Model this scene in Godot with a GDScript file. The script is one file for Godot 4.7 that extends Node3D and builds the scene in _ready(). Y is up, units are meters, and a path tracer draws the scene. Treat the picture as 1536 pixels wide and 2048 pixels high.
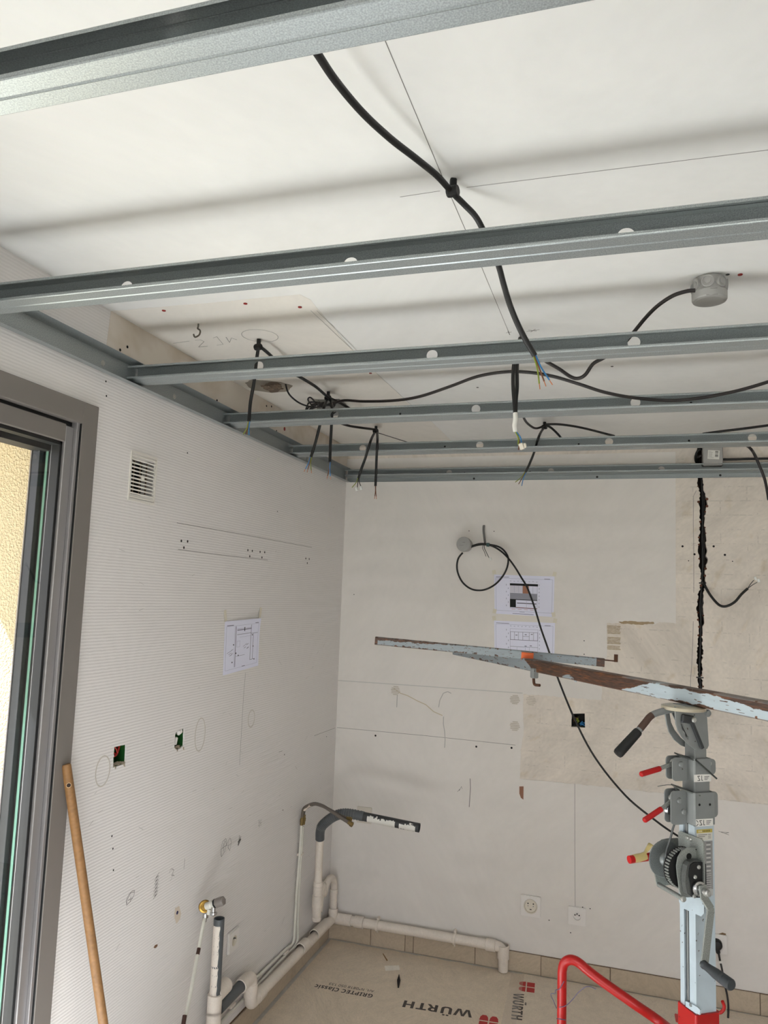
extends Node3D

var M := {}
var counts := {}

# ------------------------------------------------------------------ naming
func numbered(called: String) -> String:
	if not counts.has(called):
		counts[called] = 0
		return called
	counts[called] += 1
	return "%s_%03d" % [called, counts[called]]

func thing(called: String, label: String, category: String, at := Vector3.ZERO, turn := 0.0, group := "") -> Node3D:
	var o := Node3D.new()
	o.name = numbered(called)
	add_child(o)
	o.position = at
	o.rotation.y = turn
	tag(o, label, category, group)
	return o

func tag(o: Node, label: String, category: String, group := "") -> void:
	o.set_meta("label", label)
	o.set_meta("category", category)
	if group != "":
		o.set_meta("group", group)

func obj(called: String, st: SurfaceTool, material: Material, parent: Node = null) -> MeshInstance3D:
	var o := MeshInstance3D.new()
	o.mesh = st.commit()
	o.material_override = material
	o.cast_shadow = GeometryInstance3D.SHADOW_CASTING_SETTING_ON
	if parent == null:
		o.name = numbered(called)
		add_child(o)
	else:
		o.name = called
		parent.add_child(o, true)
	return o

func struct(called: String, st: SurfaceTool, material: Material) -> MeshInstance3D:
	var o := obj(called, st, material)
	o.set_meta("kind", "structure")
	return o

func st_new() -> SurfaceTool:
	var st := SurfaceTool.new()
	st.begin(Mesh.PRIMITIVE_TRIANGLES)
	return st

# ------------------------------------------------------------------ mesh helpers
func tri(st: SurfaceTool, a: Vector3, b: Vector3, c: Vector3, na: Vector3, nb: Vector3, nc: Vector3, ua := Vector2.ZERO, ub := Vector2.ZERO, uc := Vector2.ZERO) -> void:
	var flip: bool = (b - a).cross(c - a).dot(na + nb + nc) > 0.0
	st.set_normal(na); st.set_uv(ua); st.add_vertex(a)
	if flip:
		st.set_normal(nc); st.set_uv(uc); st.add_vertex(c)
		st.set_normal(nb); st.set_uv(ub); st.add_vertex(b)
	else:
		st.set_normal(nb); st.set_uv(ub); st.add_vertex(b)
		st.set_normal(nc); st.set_uv(uc); st.add_vertex(c)

func quad(st: SurfaceTool, a: Vector3, b: Vector3, c: Vector3, d: Vector3, n: Vector3, ua := Vector2(0, 1), ub := Vector2(1, 1), uc := Vector2(1, 0), ud := Vector2(0, 0)) -> void:
	tri(st, a, b, c, n, n, n, ua, ub, uc)
	tri(st, a, c, d, n, n, n, ua, uc, ud)

# box with chamfered edges: centre, size, turned by basis
func box(st: SurfaceTool, c: Vector3, s: Vector3, b := Basis.IDENTITY, ch := 0.0) -> void:
	var h := s * 0.5
	var k: float = min(ch, min(h.x, min(h.y, h.z)) * 0.9)
	var axes := [Vector3(1, 0, 0), Vector3(0, 1, 0), Vector3(0, 0, 1)]
	for i in 3:
		var j := (i + 1) % 3
		var l := (i + 2) % 3
		for sg in [-1.0, 1.0]:
			var n: Vector3 = axes[i] * sg
			var p := []
			for q in [[-1, -1], [1, -1], [1, 1], [-1, 1]]:
				var v: Vector3 = axes[i] * (h[i] * sg) + axes[j] * ((h[j] - k) * q[0]) + axes[l] * ((h[l] - k) * q[1])
				p.append(c + b * v)
			quad(st, p[0], p[1], p[2], p[3], b * n)
	if k <= 0.0:
		return
	for i in 3:
		var j := (i + 1) % 3
		var l := (i + 2) % 3
		for sj in [-1.0, 1.0]:
			for sl in [-1.0, 1.0]:
				var n2: Vector3 = (axes[j] * sj + axes[l] * sl).normalized()
				var p := []
				for q in [[-1, 0], [1, 0], [1, 1], [-1, 1]]:
					var v: Vector3 = axes[i] * ((h[i] - k) * q[0])
					if q[1] == 0:
						v += axes[j] * (h[j] * sj) + axes[l] * ((h[l] - k) * sl)
					else:
						v += axes[j] * ((h[j] - k) * sj) + axes[l] * (h[l] * sl)
					p.append(c + b * v)
				quad(st, p[0], p[1], p[2], p[3], b * n2)
	for sx in [-1.0, 1.0]:
		for sy in [-1.0, 1.0]:
			for sz in [-1.0, 1.0]:
				var sg := Vector3(sx, sy, sz)
				var a := c + b * (sg * Vector3(h.x, h.y - k, h.z - k))
				var bb := c + b * (sg * Vector3(h.x - k, h.y, h.z - k))
				var cc := c + b * (sg * Vector3(h.x - k, h.y - k, h.z))
				var n3: Vector3 = b * sg.normalized()
				tri(st, a, bb, cc, n3, n3, n3)

func box2(st: SurfaceTool, lo: Vector3, hi: Vector3, ch := 0.0) -> void:
	box(st, (lo + hi) * 0.5, (hi - lo).abs(), Basis.IDENTITY, ch)

# flat bar between two points, w wide (across side), t thick
func bar(st: SurfaceTool, a: Vector3, b: Vector3, w: float, t: float, side: Vector3, ch := 0.0) -> void:
	var z := (b - a).normalized()
	var x := (side - z * side.dot(z)).normalized()
	var y := z.cross(x)
	box(st, (a + b) * 0.5, Vector3(w, t, a.distance_to(b)), Basis(x, y, z), ch)

func smooth(pts: Array, steps := 6) -> Array:
	if pts.size() < 3:
		return pts
	var out := []
	for i in pts.size() - 1:
		var p0: Vector3 = pts[max(i - 1, 0)]
		var p1: Vector3 = pts[i]
		var p2: Vector3 = pts[i + 1]
		var p3: Vector3 = pts[min(i + 2, pts.size() - 1)]
		for k in steps:
			var t := float(k) / steps
			out.append(0.5 * ((2.0 * p1) + (p2 - p0) * t + (2.0 * p0 - 5.0 * p1 + 4.0 * p2 - p3) * t * t + (3.0 * p1 - p0 - 3.0 * p2 + p3) * t * t * t))
	out.append(pts[-1])
	return out

# round tube along points; radii: one number, or one per point; caps closed unless open
func tube(st: SurfaceTool, pts: Array, radius, sides := 10, closed := true, flat := 1.0) -> void:
	var up := Vector3.UP
	var d0: Vector3 = (pts[1] - pts[0]).normalized()
	if abs(d0.dot(up)) > 0.9:
		up = Vector3.RIGHT
	var x := d0.cross(up).normalized()
	var rings := []
	var norms := []
	var run := [0.0]
	for i in pts.size():
		if i > 0:
			run.append(run[-1] + (pts[i] as Vector3).distance_to(pts[i - 1]))
		var d: Vector3
		if i == 0:
			d = d0
		elif i == pts.size() - 1:
			d = (pts[i] - pts[i - 1]).normalized()
		else:
			d = (pts[i + 1] - pts[i - 1]).normalized()
		x = (x - d * x.dot(d)).normalized()
		var y := d.cross(x)
		var r: float = radius[i] if radius is Array else radius
		var ring := []
		var nn := []
		for k in sides:
			var a := TAU * k / sides
			var n := x * cos(a) + y * (sin(a) * flat)
			ring.append(pts[i] + n * r)
			nn.append((x * cos(a) * flat + y * sin(a)).normalized())
		rings.append(ring)
		norms.append(nn)
	for i in pts.size() - 1:
		for k in sides:
			var m := (k + 1) % sides
			var u0 := float(k) / sides
			var u1 := float(k + 1) / sides
			tri(st, rings[i][k], rings[i][m], rings[i + 1][m], norms[i][k], norms[i][m], norms[i + 1][m], Vector2(run[i], u0), Vector2(run[i], u1), Vector2(run[i + 1], u1))
			tri(st, rings[i][k], rings[i + 1][m], rings[i + 1][k], norms[i][k], norms[i + 1][m], norms[i + 1][k], Vector2(run[i], u0), Vector2(run[i + 1], u1), Vector2(run[i + 1], u0))
	if closed:
		for e in [0, pts.size() - 1]:
			var n: Vector3 = -d0 if e == 0 else (pts[e] - pts[e - 1]).normalized()
			for k in range(1, sides - 1):
				tri(st, rings[e][0], rings[e][k], rings[e][k + 1], n, n, n)

# surface of revolution: profile of (radius, height) turned about axis through c
func lathe(st: SurfaceTool, c: Vector3, axis: Vector3, prof: Array, sides := 20) -> void:
	var y := axis.normalized()
	var x := y.cross(Vector3.UP)
	if x.length() < 0.1:
		x = y.cross(Vector3.RIGHT)
	x = x.normalized()
	var z := x.cross(y)
	for i in prof.size() - 1:
		var p: Vector2 = prof[i]
		var q: Vector2 = prof[i + 1]
		var t := q - p
		if t.length() < 1e-7:
			continue
		var nr := Vector2(t.y, -t.x).normalized()
		for k in sides:
			var a := TAU * k / sides
			var b := TAU * (k + 1) / sides
			var ra := x * cos(a) + z * sin(a)
			var rb := x * cos(b) + z * sin(b)
			var na := ra * nr.x + y * nr.y
			var nb := rb * nr.x + y * nr.y
			var v0 := c + ra * p.x + y * p.y
			var v1 := c + rb * p.x + y * p.y
			var v2 := c + rb * q.x + y * q.y
			var v3 := c + ra * q.x + y * q.y
			if p.x > 1e-6:
				tri(st, v0, v1, v2, na, nb, nb)
			if q.x > 1e-6:
				tri(st, v0, v2, v3, na, nb, na)

func disc(st: SurfaceTool, c: Vector3, axis: Vector3, r: float, t: float, sides := 14) -> void:
	lathe(st, c, axis, [Vector2(0, 0), Vector2(r, 0), Vector2(r, t * 0.75), Vector2(r * 0.85, t), Vector2(0, t)], sides)

func ball(st: SurfaceTool, c: Vector3, r: float, sides := 10, squash := 1.0) -> void:
	var prof := []
	for i in 7:
		var a := -PI / 2 + PI * i / 6.0
		prof.append(Vector2(max(cos(a) * r, 0.0), sin(a) * r * squash))
	lathe(st, c, Vector3.UP, prof, sides)

# a plate cut from a polygon with holes: front face at local z = 0, back at z = -t, placed by T
func plate(st: SurfaceTool, outer: PackedVector2Array, holes: Array, t: float, T := Transform3D.IDENTITY, uv_of := Rect2(0, 0, 1, 1)) -> void:
	var polys := [outer]
	var lo := outer[0]
	var hi := outer[0]
	for p in outer:
		lo = lo.min(p)
		hi = hi.max(p)
	if holes.size() > 0:
		var cuts := [lo.x - 1.0]
		for h in holes:
			var c := Vector2.ZERO
			for p in h:
				c += p
			cuts.append(c.x / h.size())
		cuts.append(hi.x + 1.0)
		cuts.sort()
		polys = []
		for i in cuts.size() - 1:
			if cuts[i + 1] - cuts[i] < 1e-5:
				continue
			var r := PackedVector2Array([Vector2(cuts[i], lo.y - 1), Vector2(cuts[i + 1], lo.y - 1), Vector2(cuts[i + 1], hi.y + 1), Vector2(cuts[i], hi.y + 1)])
			var now: Array = Geometry2D.intersect_polygons(outer, r)
			for h in holes:
				var next := []
				for p in now:
					next.append_array(Geometry2D.clip_polygons(p, h))
				now = next
			polys.append_array(now)
	var n := T.basis.z.normalized()
	for p in polys:
		var ix := Geometry2D.triangulate_polygon(p)
		for k in range(0, ix.size(), 3):
			for side in [0.0, 1.0]:
				if side == 1.0 and t <= 0.0:
					continue
				var q := []
				var uvs := []
				for m in 3:
					var v: Vector2 = p[ix[k + m]]
					q.append(T * Vector3(v.x, v.y, -t * side))
					uvs.append(Vector2((v.x - uv_of.position.x) / uv_of.size.x, 1.0 - (v.y - uv_of.position.y) / uv_of.size.y))
				var nn := n if side == 0.0 else -n
				tri(st, q[0], q[1], q[2], nn, nn, nn, uvs[0], uvs[1], uvs[2])
	if t > 0.0:
		rim(st, outer, t, T, false)
		for h in holes:
			rim(st, h, t, T, true)

func rim(st: SurfaceTool, loop: PackedVector2Array, t: float, T: Transform3D, inner: bool) -> void:
	var cw := Geometry2D.is_polygon_clockwise(loop)
	for i in loop.size():
		var a := loop[i]
		var b := loop[(i + 1) % loop.size()]
		var e := b - a
		if e.length() < 1e-6:
			continue
		var n2 := Vector2(e.y, -e.x).normalized()
		if cw != inner:
			n2 = -n2
		var n := (T.basis * Vector3(n2.x, n2.y, 0)).normalized()
		quad(st, T * Vector3(a.x, a.y, 0), T * Vector3(b.x, b.y, 0), T * Vector3(b.x, b.y, -t), T * Vector3(a.x, a.y, -t), n)

func rect(x0: float, y0: float, x1: float, y1: float) -> PackedVector2Array:
	return PackedVector2Array([Vector2(x0, y0), Vector2(x1, y0), Vector2(x1, y1), Vector2(x0, y1)])

func round_rect(x0: float, y0: float, x1: float, y1: float, r: float, seg := 4) -> PackedVector2Array:
	var out := PackedVector2Array()
	for q in [[x1 - r, y1 - r, 0.0], [x0 + r, y1 - r, 0.5], [x0 + r, y0 + r, 1.0], [x1 - r, y0 + r, 1.5]]:
		for k in seg + 1:
			var a: float = PI * (q[2] + 0.5 * k / seg)
			out.append(Vector2(q[0] + cos(a) * r, q[1] + sin(a) * r))
	return out

func circle(c: Vector2, r: float, n := 16) -> PackedVector2Array:
	var out := PackedVector2Array()
	for k in n:
		out.append(c + Vector2(cos(TAU * k / n), sin(TAU * k / n)) * r)
	return out

# how the flat drawings of walls, ceiling and floor are turned into the room
var ON_BACK := Transform3D(Basis.IDENTITY, Vector3.ZERO)
var ON_LEFT := Transform3D(Basis(Vector3(0, 0, -1), Vector3(0, 1, 0), Vector3(1, 0, 0)), Vector3.ZERO)
var ON_CEILING := Transform3D(Basis(Vector3(1, 0, 0), Vector3(0, 0, 1), Vector3(0, -1, 0)), Vector3(0, 2.565, 0))
var ON_FLOOR := Transform3D(Basis(Vector3(1, 0, 0), Vector3(0, 0, -1), Vector3(0, 1, 0)), Vector3.ZERO)

func lifted(T: Transform3D, by: float) -> Transform3D:
	return Transform3D(T.basis, T.origin + T.basis.z * by)

# ragged copy of an outline: points added along each edge and pushed about
func ragged(poly: PackedVector2Array, step: float, amount: float, sd: int, keep := []) -> PackedVector2Array:
	var rng := RandomNumberGenerator.new()
	rng.seed = sd
	var out := PackedVector2Array()
	for i in poly.size():
		var a := poly[i]
		var b := poly[(i + 1) % poly.size()]
		out.append(a)
		if i in keep:
			continue
		var n := int(a.distance_to(b) / step)
		var e := (b - a).normalized()
		for k in range(1, n):
			out.append(a.lerp(b, float(k) / n) + Vector2(e.y, -e.x) * rng.randf_range(-amount, amount))
	return out

# thin drawn line lying on a surface
func stroke(st: SurfaceTool, pts: PackedVector2Array, w: float, T: Transform3D) -> void:
	for i in pts.size() - 1:
		var e := (pts[i + 1] - pts[i]).normalized()
		var s := Vector2(-e.y, e.x) * w * 0.5
		plate(st, PackedVector2Array([pts[i] - s, pts[i + 1] - s, pts[i + 1] + s, pts[i] + s]), [], 0.0002, T)

# ------------------------------------------------------------------ materials
func mat(c: Color, rough := 0.7, metal := 0.0) -> StandardMaterial3D:
	var m := StandardMaterial3D.new()
	m.albedo_color = c
	m.roughness = rough
	m.metallic = metal
	return m

func noise(sd: int, freq: float, oct := 3, kind := FastNoiseLite.TYPE_SIMPLEX_SMOOTH) -> FastNoiseLite:
	var n := FastNoiseLite.new()
	n.seed = sd
	n.frequency = freq
	n.noise_type = kind
	n.fractal_octaves = oct
	return n

func paint(w: int, h: int, f: Callable) -> Image:
	var im := Image.create(w, h, false, Image.FORMAT_RGB8)
	for y in h:
		for x in w:
			im.set_pixel(x, y, f.call(x, y))
	return im

func tri_tex(m: StandardMaterial3D, im: Image, metres: float, world := true) -> StandardMaterial3D:
	m.albedo_texture = ImageTexture.create_from_image(im)
	m.uv1_triplanar = true
	m.uv1_world_triplanar = world
	m.uv1_scale = Vector3.ONE / metres
	return m

func bump(m: StandardMaterial3D, im: Image, strength: float, depth: float) -> void:
	var b: Image = im.duplicate()
	b.bump_map_to_normal_map(strength)
	m.normal_enabled = true
	m.normal_scale = depth
	m.normal_texture = ImageTexture.create_from_image(b)

# seamless value of a noise on a tile of n pixels
func tiled(nz: FastNoiseLite, x: int, y: int, n: int) -> float:
	var a := TAU * x / n
	var b := TAU * y / n
	var r := n / TAU
	return nz.get_noise_3d(r * cos(a) + r * 0.7 * cos(b), r * sin(a) + r * 0.7 * sin(b), r * 0.7 * sin(b) * 1.3 + r * 0.5 * cos(a + b))

func grey(v: float, t := Color.WHITE) -> Color:
	return Color(clampf(v * t.r, 0, 1), clampf(v * t.g, 0, 1), clampf(v * t.b, 0, 1))

func make_materials() -> void:
	var na := noise(3, 0.02, 4)
	var nb := noise(7, 0.09, 3)
	var nc := noise(11, 0.25, 2)
	# zinc: fine spangle
	var nz := noise(13, 0.16, 2)
	var zinc := paint(256, 256, func(x, y): return grey(0.88 + 0.13 * nz.get_noise_2d(x, y) + 0.08 * nc.get_noise_2d(x * 2.0, y * 2.0), Color(0.985, 1.0, 0.995)))
	M.zinc = tri_tex(mat(Color(0.70, 0.715, 0.72), 0.36, 0.5), zinc, 0.13)
	bump(M.zinc, zinc, 1.0, 0.18)
	M.bare_steel = tri_tex(mat(Color(0.67, 0.675, 0.655), 0.42, 0.5), zinc, 0.12, false)
	M.bolt = mat(Color(0.72, 0.72, 0.70), 0.35, 0.7)
	# ribbed wall covering: fine level ribs
	var ribs := paint(128, 128, func(x, y): return grey(0.5 + 0.33 * sin(TAU * 14.0 * y / 128.0 + 0.8 * tiled(na, x, y, 128)) + 0.13 * tiled(nc, x, y, 128)))
	var blot := paint(512, 512, func(x, y): return grey(0.975 + 0.016 * tiled(na, x, y, 512) + 0.010 * tiled(nb, x, y, 512), Color(1, 0.995, 0.985)))
	M.cover = tri_tex(mat(Color(0.905, 0.886, 0.868), 0.75), blot, 1.9)
	M.cover_left = tri_tex(mat(Color(0.902, 0.886, 0.872), 0.7), ribs, 0.128)
	var soft := paint(128, 128, func(x, y): return grey(0.982 + 0.018 * sin(TAU * 14.0 * y / 128.0 + 0.8 * tiled(na, x, y, 128))))
	M.cover_left.albedo_texture = ImageTexture.create_from_image(soft)
	bump(M.cover_left, ribs, 3.0, 0.22)
	bump(M.cover, ribs, 3.0, 0.12)
	# bare plaster with old tile-glue joints and stains
	var nd := noise(21, 0.008, 4)
	var plast := paint(1024, 1024, func(x, y):
		var v: float = 0.93 + 0.07 * tiled(nd, x, y, 1024) + 0.035 * tiled(nb, x, y, 1024)
		var row := int(y / 34.0)
		var jy: float = abs(fposmod(float(y), 34.0) - 1.0)
		var jx: float = abs(fposmod(float(x) + (60.0 if row % 2 == 0 else 0.0), 118.0) - 1.0)
		if (jy < 1.4 or (jx < 1.2 and row % 3 != 1)) and tiled(nb, x, y, 1024) + 0.7 * tiled(na, x, y, 1024) > 0.21:
			v *= 0.93
		var s: float = clampf(tiled(na, x + 200, y, 1024) * 2.2 - 0.75, 0.0, 1.0)
		return Color(v * (1.0 - 0.05 * s), v * (0.985 - 0.07 * s), v * (0.965 - 0.11 * s)))
	M.plaster = tri_tex(mat(Color(0.94, 0.912, 0.88), 0.85), plast, 2.05)
	bump(M.plaster, plast, 3.0, 0.4)
	var old := paint(512, 512, func(x, y):
		var s: float = clampf(tiled(nd, x, y, 512) * 1.8 + 0.25, 0.0, 1.0)
		return Color(0.98 - 0.09 * s, 0.965 - 0.11 * s, 0.945 - 0.15 * s))
	M.old_plaster = tri_tex(mat(Color(0.87, 0.845, 0.815), 0.85), old, 1.3)
	M.ceiling = tri_tex(mat(Color(0.915, 0.915, 0.91), 0.8), blot, 2.3)
	M.ceiling_old = tri_tex(mat(Color(0.905, 0.888, 0.862), 0.85), blot, 1.1)
	# render outside: coarse roughcast
	var ne := noise(5, 0.075, 2, FastNoiseLite.TYPE_CELLULAR)
	var rough := paint(512, 512, func(x, y): return grey(0.75 + 0.5 * ne.get_noise_2d(x, y) + 0.15 * nb.get_noise_2d(x, y)))
	var rc := paint(512, 512, func(x, y): return grey(0.95 + 0.07 * ne.get_noise_2d(x, y), Color(1, 0.985, 0.95)))
	M.render = tri_tex(mat(Color(0.84, 0.785, 0.665), 0.95), rc, 0.32)
	bump(M.render, rough, 7.0, 1.6)
	M.paving = tri_tex(mat(Color(0.60, 0.585, 0.55), 0.9), rc, 1.0)
	# tiles, fleece
	var tile := paint(256, 256, func(x, y): return grey(0.95 + 0.05 * tiled(nb, x, y, 256) + 0.03 * tiled(nc, x, y, 256), Color(1, 0.99, 0.97)))
	M.tile = tri_tex(mat(Color(0.76, 0.70, 0.62), 0.5), tile, 0.7)
	M.tile2 = tri_tex(mat(Color(0.785, 0.725, 0.645), 0.5), tile, 0.55)
	M.floor_tile = tri_tex(mat(Color(0.83, 0.82, 0.805), 0.6), tile, 0.9)
	M.grout = mat(Color(0.42, 0.34, 0.27), 0.9)
	var fl := paint(512, 512, func(x, y): return grey(0.95 + 0.035 * tiled(na, x, y, 512) + 0.05 * tiled(nc, x, y, 512) + 0.025 * tiled(nb, x, y, 512), Color(1, 0.985, 0.96)))
	M.fleece = tri_tex(mat(Color(0.925, 0.875, 0.81), 0.95), fl, 0.8)
	M.fleece2 = tri_tex(mat(Color(0.915, 0.87, 0.815), 0.95), fl, 0.7)
	M.print_dark = mat(Color(0.33, 0.30, 0.28), 0.9)
	M.print_red = mat(Color(0.72, 0.24, 0.23), 0.9)
	# aluminium door
	M.alu = mat(Color(0.50, 0.475, 0.455), 0.5, 0.15)
	M.alu_light = mat(Color(0.62, 0.61, 0.61), 0.32, 0.55)
	M.rubber = mat(Color(0.035, 0.037, 0.04), 0.55)
	M.pane = StandardMaterial3D.new()
	M.pane.albedo_color = Color(0.30, 0.34, 0.32, 0.03)
	M.pane.transparency = BaseMaterial3D.TRANSPARENCY_ALPHA
	M.pane.roughness = 0.02
	M.glass_edge = mat(Color(0.50, 0.68, 0.60), 0.2)
	# cables and plastics
	M.cable = mat(Color(0.05, 0.047, 0.046), 0.5)
	M.cable_worn = mat(Color(0.10, 0.075, 0.07), 0.5)
	M.wire_blue = mat(Color(0.16, 0.47, 0.70), 0.45)
	M.wire_green = mat(Color(0.50, 0.55, 0.16), 0.45)
	M.wire_brown = mat(Color(0.42, 0.25, 0.15), 0.5)
	M.wire_red = mat(Color(0.65, 0.13, 0.10), 0.5)
	M.copper = mat(Color(0.80, 0.50, 0.34), 0.35, 0.8)
	M.grey_plastic = mat(Color(0.62, 0.615, 0.60), 0.55)
	M.grey_dark = mat(Color(0.52, 0.515, 0.50), 0.55)
	M.white_plastic = mat(Color(0.90, 0.88, 0.86), 0.45)
	M.cream_plastic = mat(Color(0.86, 0.825, 0.765), 0.45)
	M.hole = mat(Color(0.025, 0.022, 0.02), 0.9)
	M.hole_soft = mat(Color(0.17, 0.14, 0.14), 0.9)
	M.clear = mat(Color(0.90, 0.90, 0.88), 0.15)
	M.tape_white = mat(Color(0.88, 0.87, 0.84), 0.5)
	M.tape_tan = mat(Color(0.855, 0.825, 0.755), 0.6)
	M.tape_brown = mat(Color(0.52, 0.30, 0.13), 0.4)
	M.pencil = mat(Color(0.50, 0.485, 0.47), 0.9)
	M.pencil_soft = mat(Color(0.70, 0.685, 0.665), 0.9)
	M.red_plug = mat(Color(0.52, 0.07, 0.05), 0.6)
	M.grey_plug = mat(Color(0.30, 0.30, 0.29), 0.7)
	M.green_box = mat(Color(0.05, 0.28, 0.08), 0.5)
	M.chase = tri_tex(mat(Color(0.16, 0.11, 0.09), 0.95), tile, 0.2)
	M.brick = tri_tex(mat(Color(0.40, 0.25, 0.19), 0.95), old, 0.3)
	M.chrome = mat(Color(0.78, 0.78, 0.78), 0.18, 0.95)
	M.brass = mat(Color(0.56, 0.44, 0.21), 0.28, 0.9)
	M.brass_dull = mat(Color(0.50, 0.42, 0.26), 0.45, 0.7)
	# painted plumbing
	var pv := paint(256, 256, func(x, y): return grey(0.95 + 0.05 * tiled(na, x, y, 256) + 0.04 * tiled(nc, x, y, 256), Color(1, 0.985, 0.96)))
	M.painted_pipe = tri_tex(mat(Color(0.93, 0.90, 0.87), 0.5), pv, 0.4)
	M.painted_copper = tri_tex(mat(Color(0.89, 0.89, 0.865), 0.4), pv, 0.3)
	M.pvc = mat(Color(0.33, 0.345, 0.355), 0.5)
	M.pvc_dark = mat(Color(0.20, 0.205, 0.21), 0.5)
	M.pvc_rib = mat(Color(0.45, 0.455, 0.455), 0.5)
	M.hose = mat(Color(0.40, 0.37, 0.34), 0.5, 0.3)
	# wood
	var wd := paint(256, 256, func(x, y): return grey(0.86 + 0.10 * tiled(nb, x * 6, int(y / 6.0), 1024) + 0.07 * tiled(na, x * 3, int(y / 3.0), 768), Color(1, 0.97, 0.92)))
	M.wood = mat(Color(0.66, 0.50, 0.325), 0.5)
	M.wood.albedo_texture = ImageTexture.create_from_image(wd)
	M.wood.uv1_scale = Vector3(0.8, 1, 1)
	# the lift
	var pb := paint(256, 256, func(x, y):
		var v: float = 0.96 + 0.05 * tiled(na, x, y, 256)
		return Color(0.36, 0.27, 0.22) if tiled(nb, x, y, 256) > 0.62 else grey(v))
	M.lift_blue = tri_tex(mat(Color(0.735, 0.785, 0.81), 0.4), pb, 0.35, false)
	M.lift_grey = tri_tex(mat(Color(0.53, 0.54, 0.535), 0.42, 0.1), pb, 0.4, false)
	M.lift_red = tri_tex(mat(Color(0.70, 0.065, 0.05), 0.38), pb, 0.5, false)
	M.grip_red = mat(Color(0.68, 0.035, 0.045), 0.35)
	M.grip_black = mat(Color(0.035, 0.037, 0.042), 0.5)
	M.grip_grey = mat(Color(0.20, 0.215, 0.225), 0.55)
	M.rust = tri_tex(mat(Color(0.33, 0.21, 0.14), 0.85), old, 0.25, false)
	M.orange = mat(Color(0.82, 0.36, 0.11), 0.5)
	M.tape_wrap = mat(Color(0.78, 0.71, 0.48), 0.3)
	M.beam = mat(Color.WHITE, 0.5)
	M.beam.albedo_texture = ImageTexture.create_from_image(beam_skin(true))
	M.cross = mat(Color.WHITE, 0.5)
	M.cross.albedo_texture = ImageTexture.create_from_image(beam_skin(false))

# flaking blue-grey paint over rust along a steel tube; u runs from the far end, v up the side
func beam_skin(main: bool) -> Image:
	var n1 := noise(31, 0.012, 4)
	var n2 := noise(32, 0.05, 3)
	var w := 1024
	var h := 40
	return paint(w, h, func(x, y):
		var t := float(x) / w
		var v := 1.0 - float(y) / h
		var top := 1.0
		if main:
			if t < 0.29:
				top = 1.1
			elif t < 0.34:
				top = lerpf(1.0, -0.15, smoothstep(0.29, 0.34, t))
			elif t < 0.54:
				top = 0.34 - 16.0 * abs(t - 0.425) if abs(t - 0.425) < 0.03 else -0.15
			elif t < 0.62:
				top = lerpf(-0.1, 0.98, smoothstep(0.54, 0.62, t))
			elif t < 0.70:
				top = 0.98
			else:
				top = lerpf(0.98, 0.58, smoothstep(0.70, 0.78, t)) - 0.3 * max(t - 0.78, 0.0)
		else:
			top = lerpf(0.66, 1.08, smoothstep(0.0, 0.5, t))
			if t < 0.012 or t > 0.965:
				top = -0.2
		top += 0.16 * n1.get_noise_2d(x * 1.4, 0) + 0.10 * n2.get_noise_2d(x, 5)
		var chip := n1.get_noise_2d(x * 2.6, y * 9.0 + 300.0) > 0.46
		var low: bool = v < 0.12 + 0.22 * n1.get_noise_2d(x * 3.0, 90.0) and n1.get_noise_2d(x * 1.6, 400.0) > 0.20
		if v < top and not chip and not low:
			var p: float = 1.0 + 0.04 * n1.get_noise_2d(x, y * 3.0)
			return Color(0.54 * p, 0.57 * p, 0.585 * p) if (not main or t < 0.5) else Color(0.67 * p, 0.715 * p, 0.735 * p)
		var r := 1.0 + 0.5 * n2.get_noise_2d(x, y * 4.0)
		var o := clampf(n1.get_noise_2d(x * 1.5, y * 6.0 + 50.0) * 1.6 + 0.1, 0.0, 1.0)
		return Color((0.27 + 0.16 * o) * r, (0.185 + 0.07 * o) * r, (0.14 + 0.0 * o) * r))

# ------------------------------------------------------------------ scene
var sockets := []

func _ready() -> void:
	var cam := Camera3D.new()
	cam.name = "camera"
	add_child(cam)
	cam.transform = Transform3D(Basis(Vector3(0.954171, 0.035142, -0.297191), Vector3(0.000181, 0.993013, 0.118003), Vector3(0.299261, -0.112649, 0.947498)), Vector3(1.44918, 1.744836, 3.88))
	cam.fov = 68.0
	cam.near = 0.05
	cam.far = 200.0
	cam.current = true
	var env := Environment.new()
	var sky := Sky.new()
	var ps := ProceduralSkyMaterial.new()
	ps.sky_top_color = Color(0.72, 0.77, 0.86)
	ps.sky_horizon_color = Color(0.935, 0.925, 0.92)
	ps.ground_bottom_color = Color(0.50, 0.48, 0.44)
	ps.ground_horizon_color = Color(0.70, 0.70, 0.68)
	ps.sun_angle_max = 1.0
	ps.sky_energy_multiplier = 1.9
	sky.sky_material = ps
	env.background_mode = Environment.BG_SKY
	env.sky = sky
	env.tonemap_mode = Environment.TONE_MAPPER_LINEAR
	env.tonemap_exposure = 1.38
	env.sdfgi_enabled = true
	env.ssao_enabled = true
	env.ssil_enabled = true
	var we := WorldEnvironment.new()
	we.name = "daylight"
	we.environment = env
	add_child(we)
	var sun := DirectionalLight3D.new()
	sun.name = "sun"
	add_child(sun)
	sun.look_at_from_position(Vector3.ZERO, Vector3(0.56, -0.80, -0.075), Vector3.UP)
	sun.light_color = Color(0.925, 0.96, 1.0)
	sun.light_energy = 15.5
	sun.light_angular_distance = 0.6
	sun.shadow_enabled = true

	make_materials()
	build_shell()
	build_door()
	build_skirting()
	build_studs()
	build_floor_covering()
	build_left_wall_things()
	build_plumbing()
	build_lift()
	build_electrics()
	build_marks()

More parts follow.
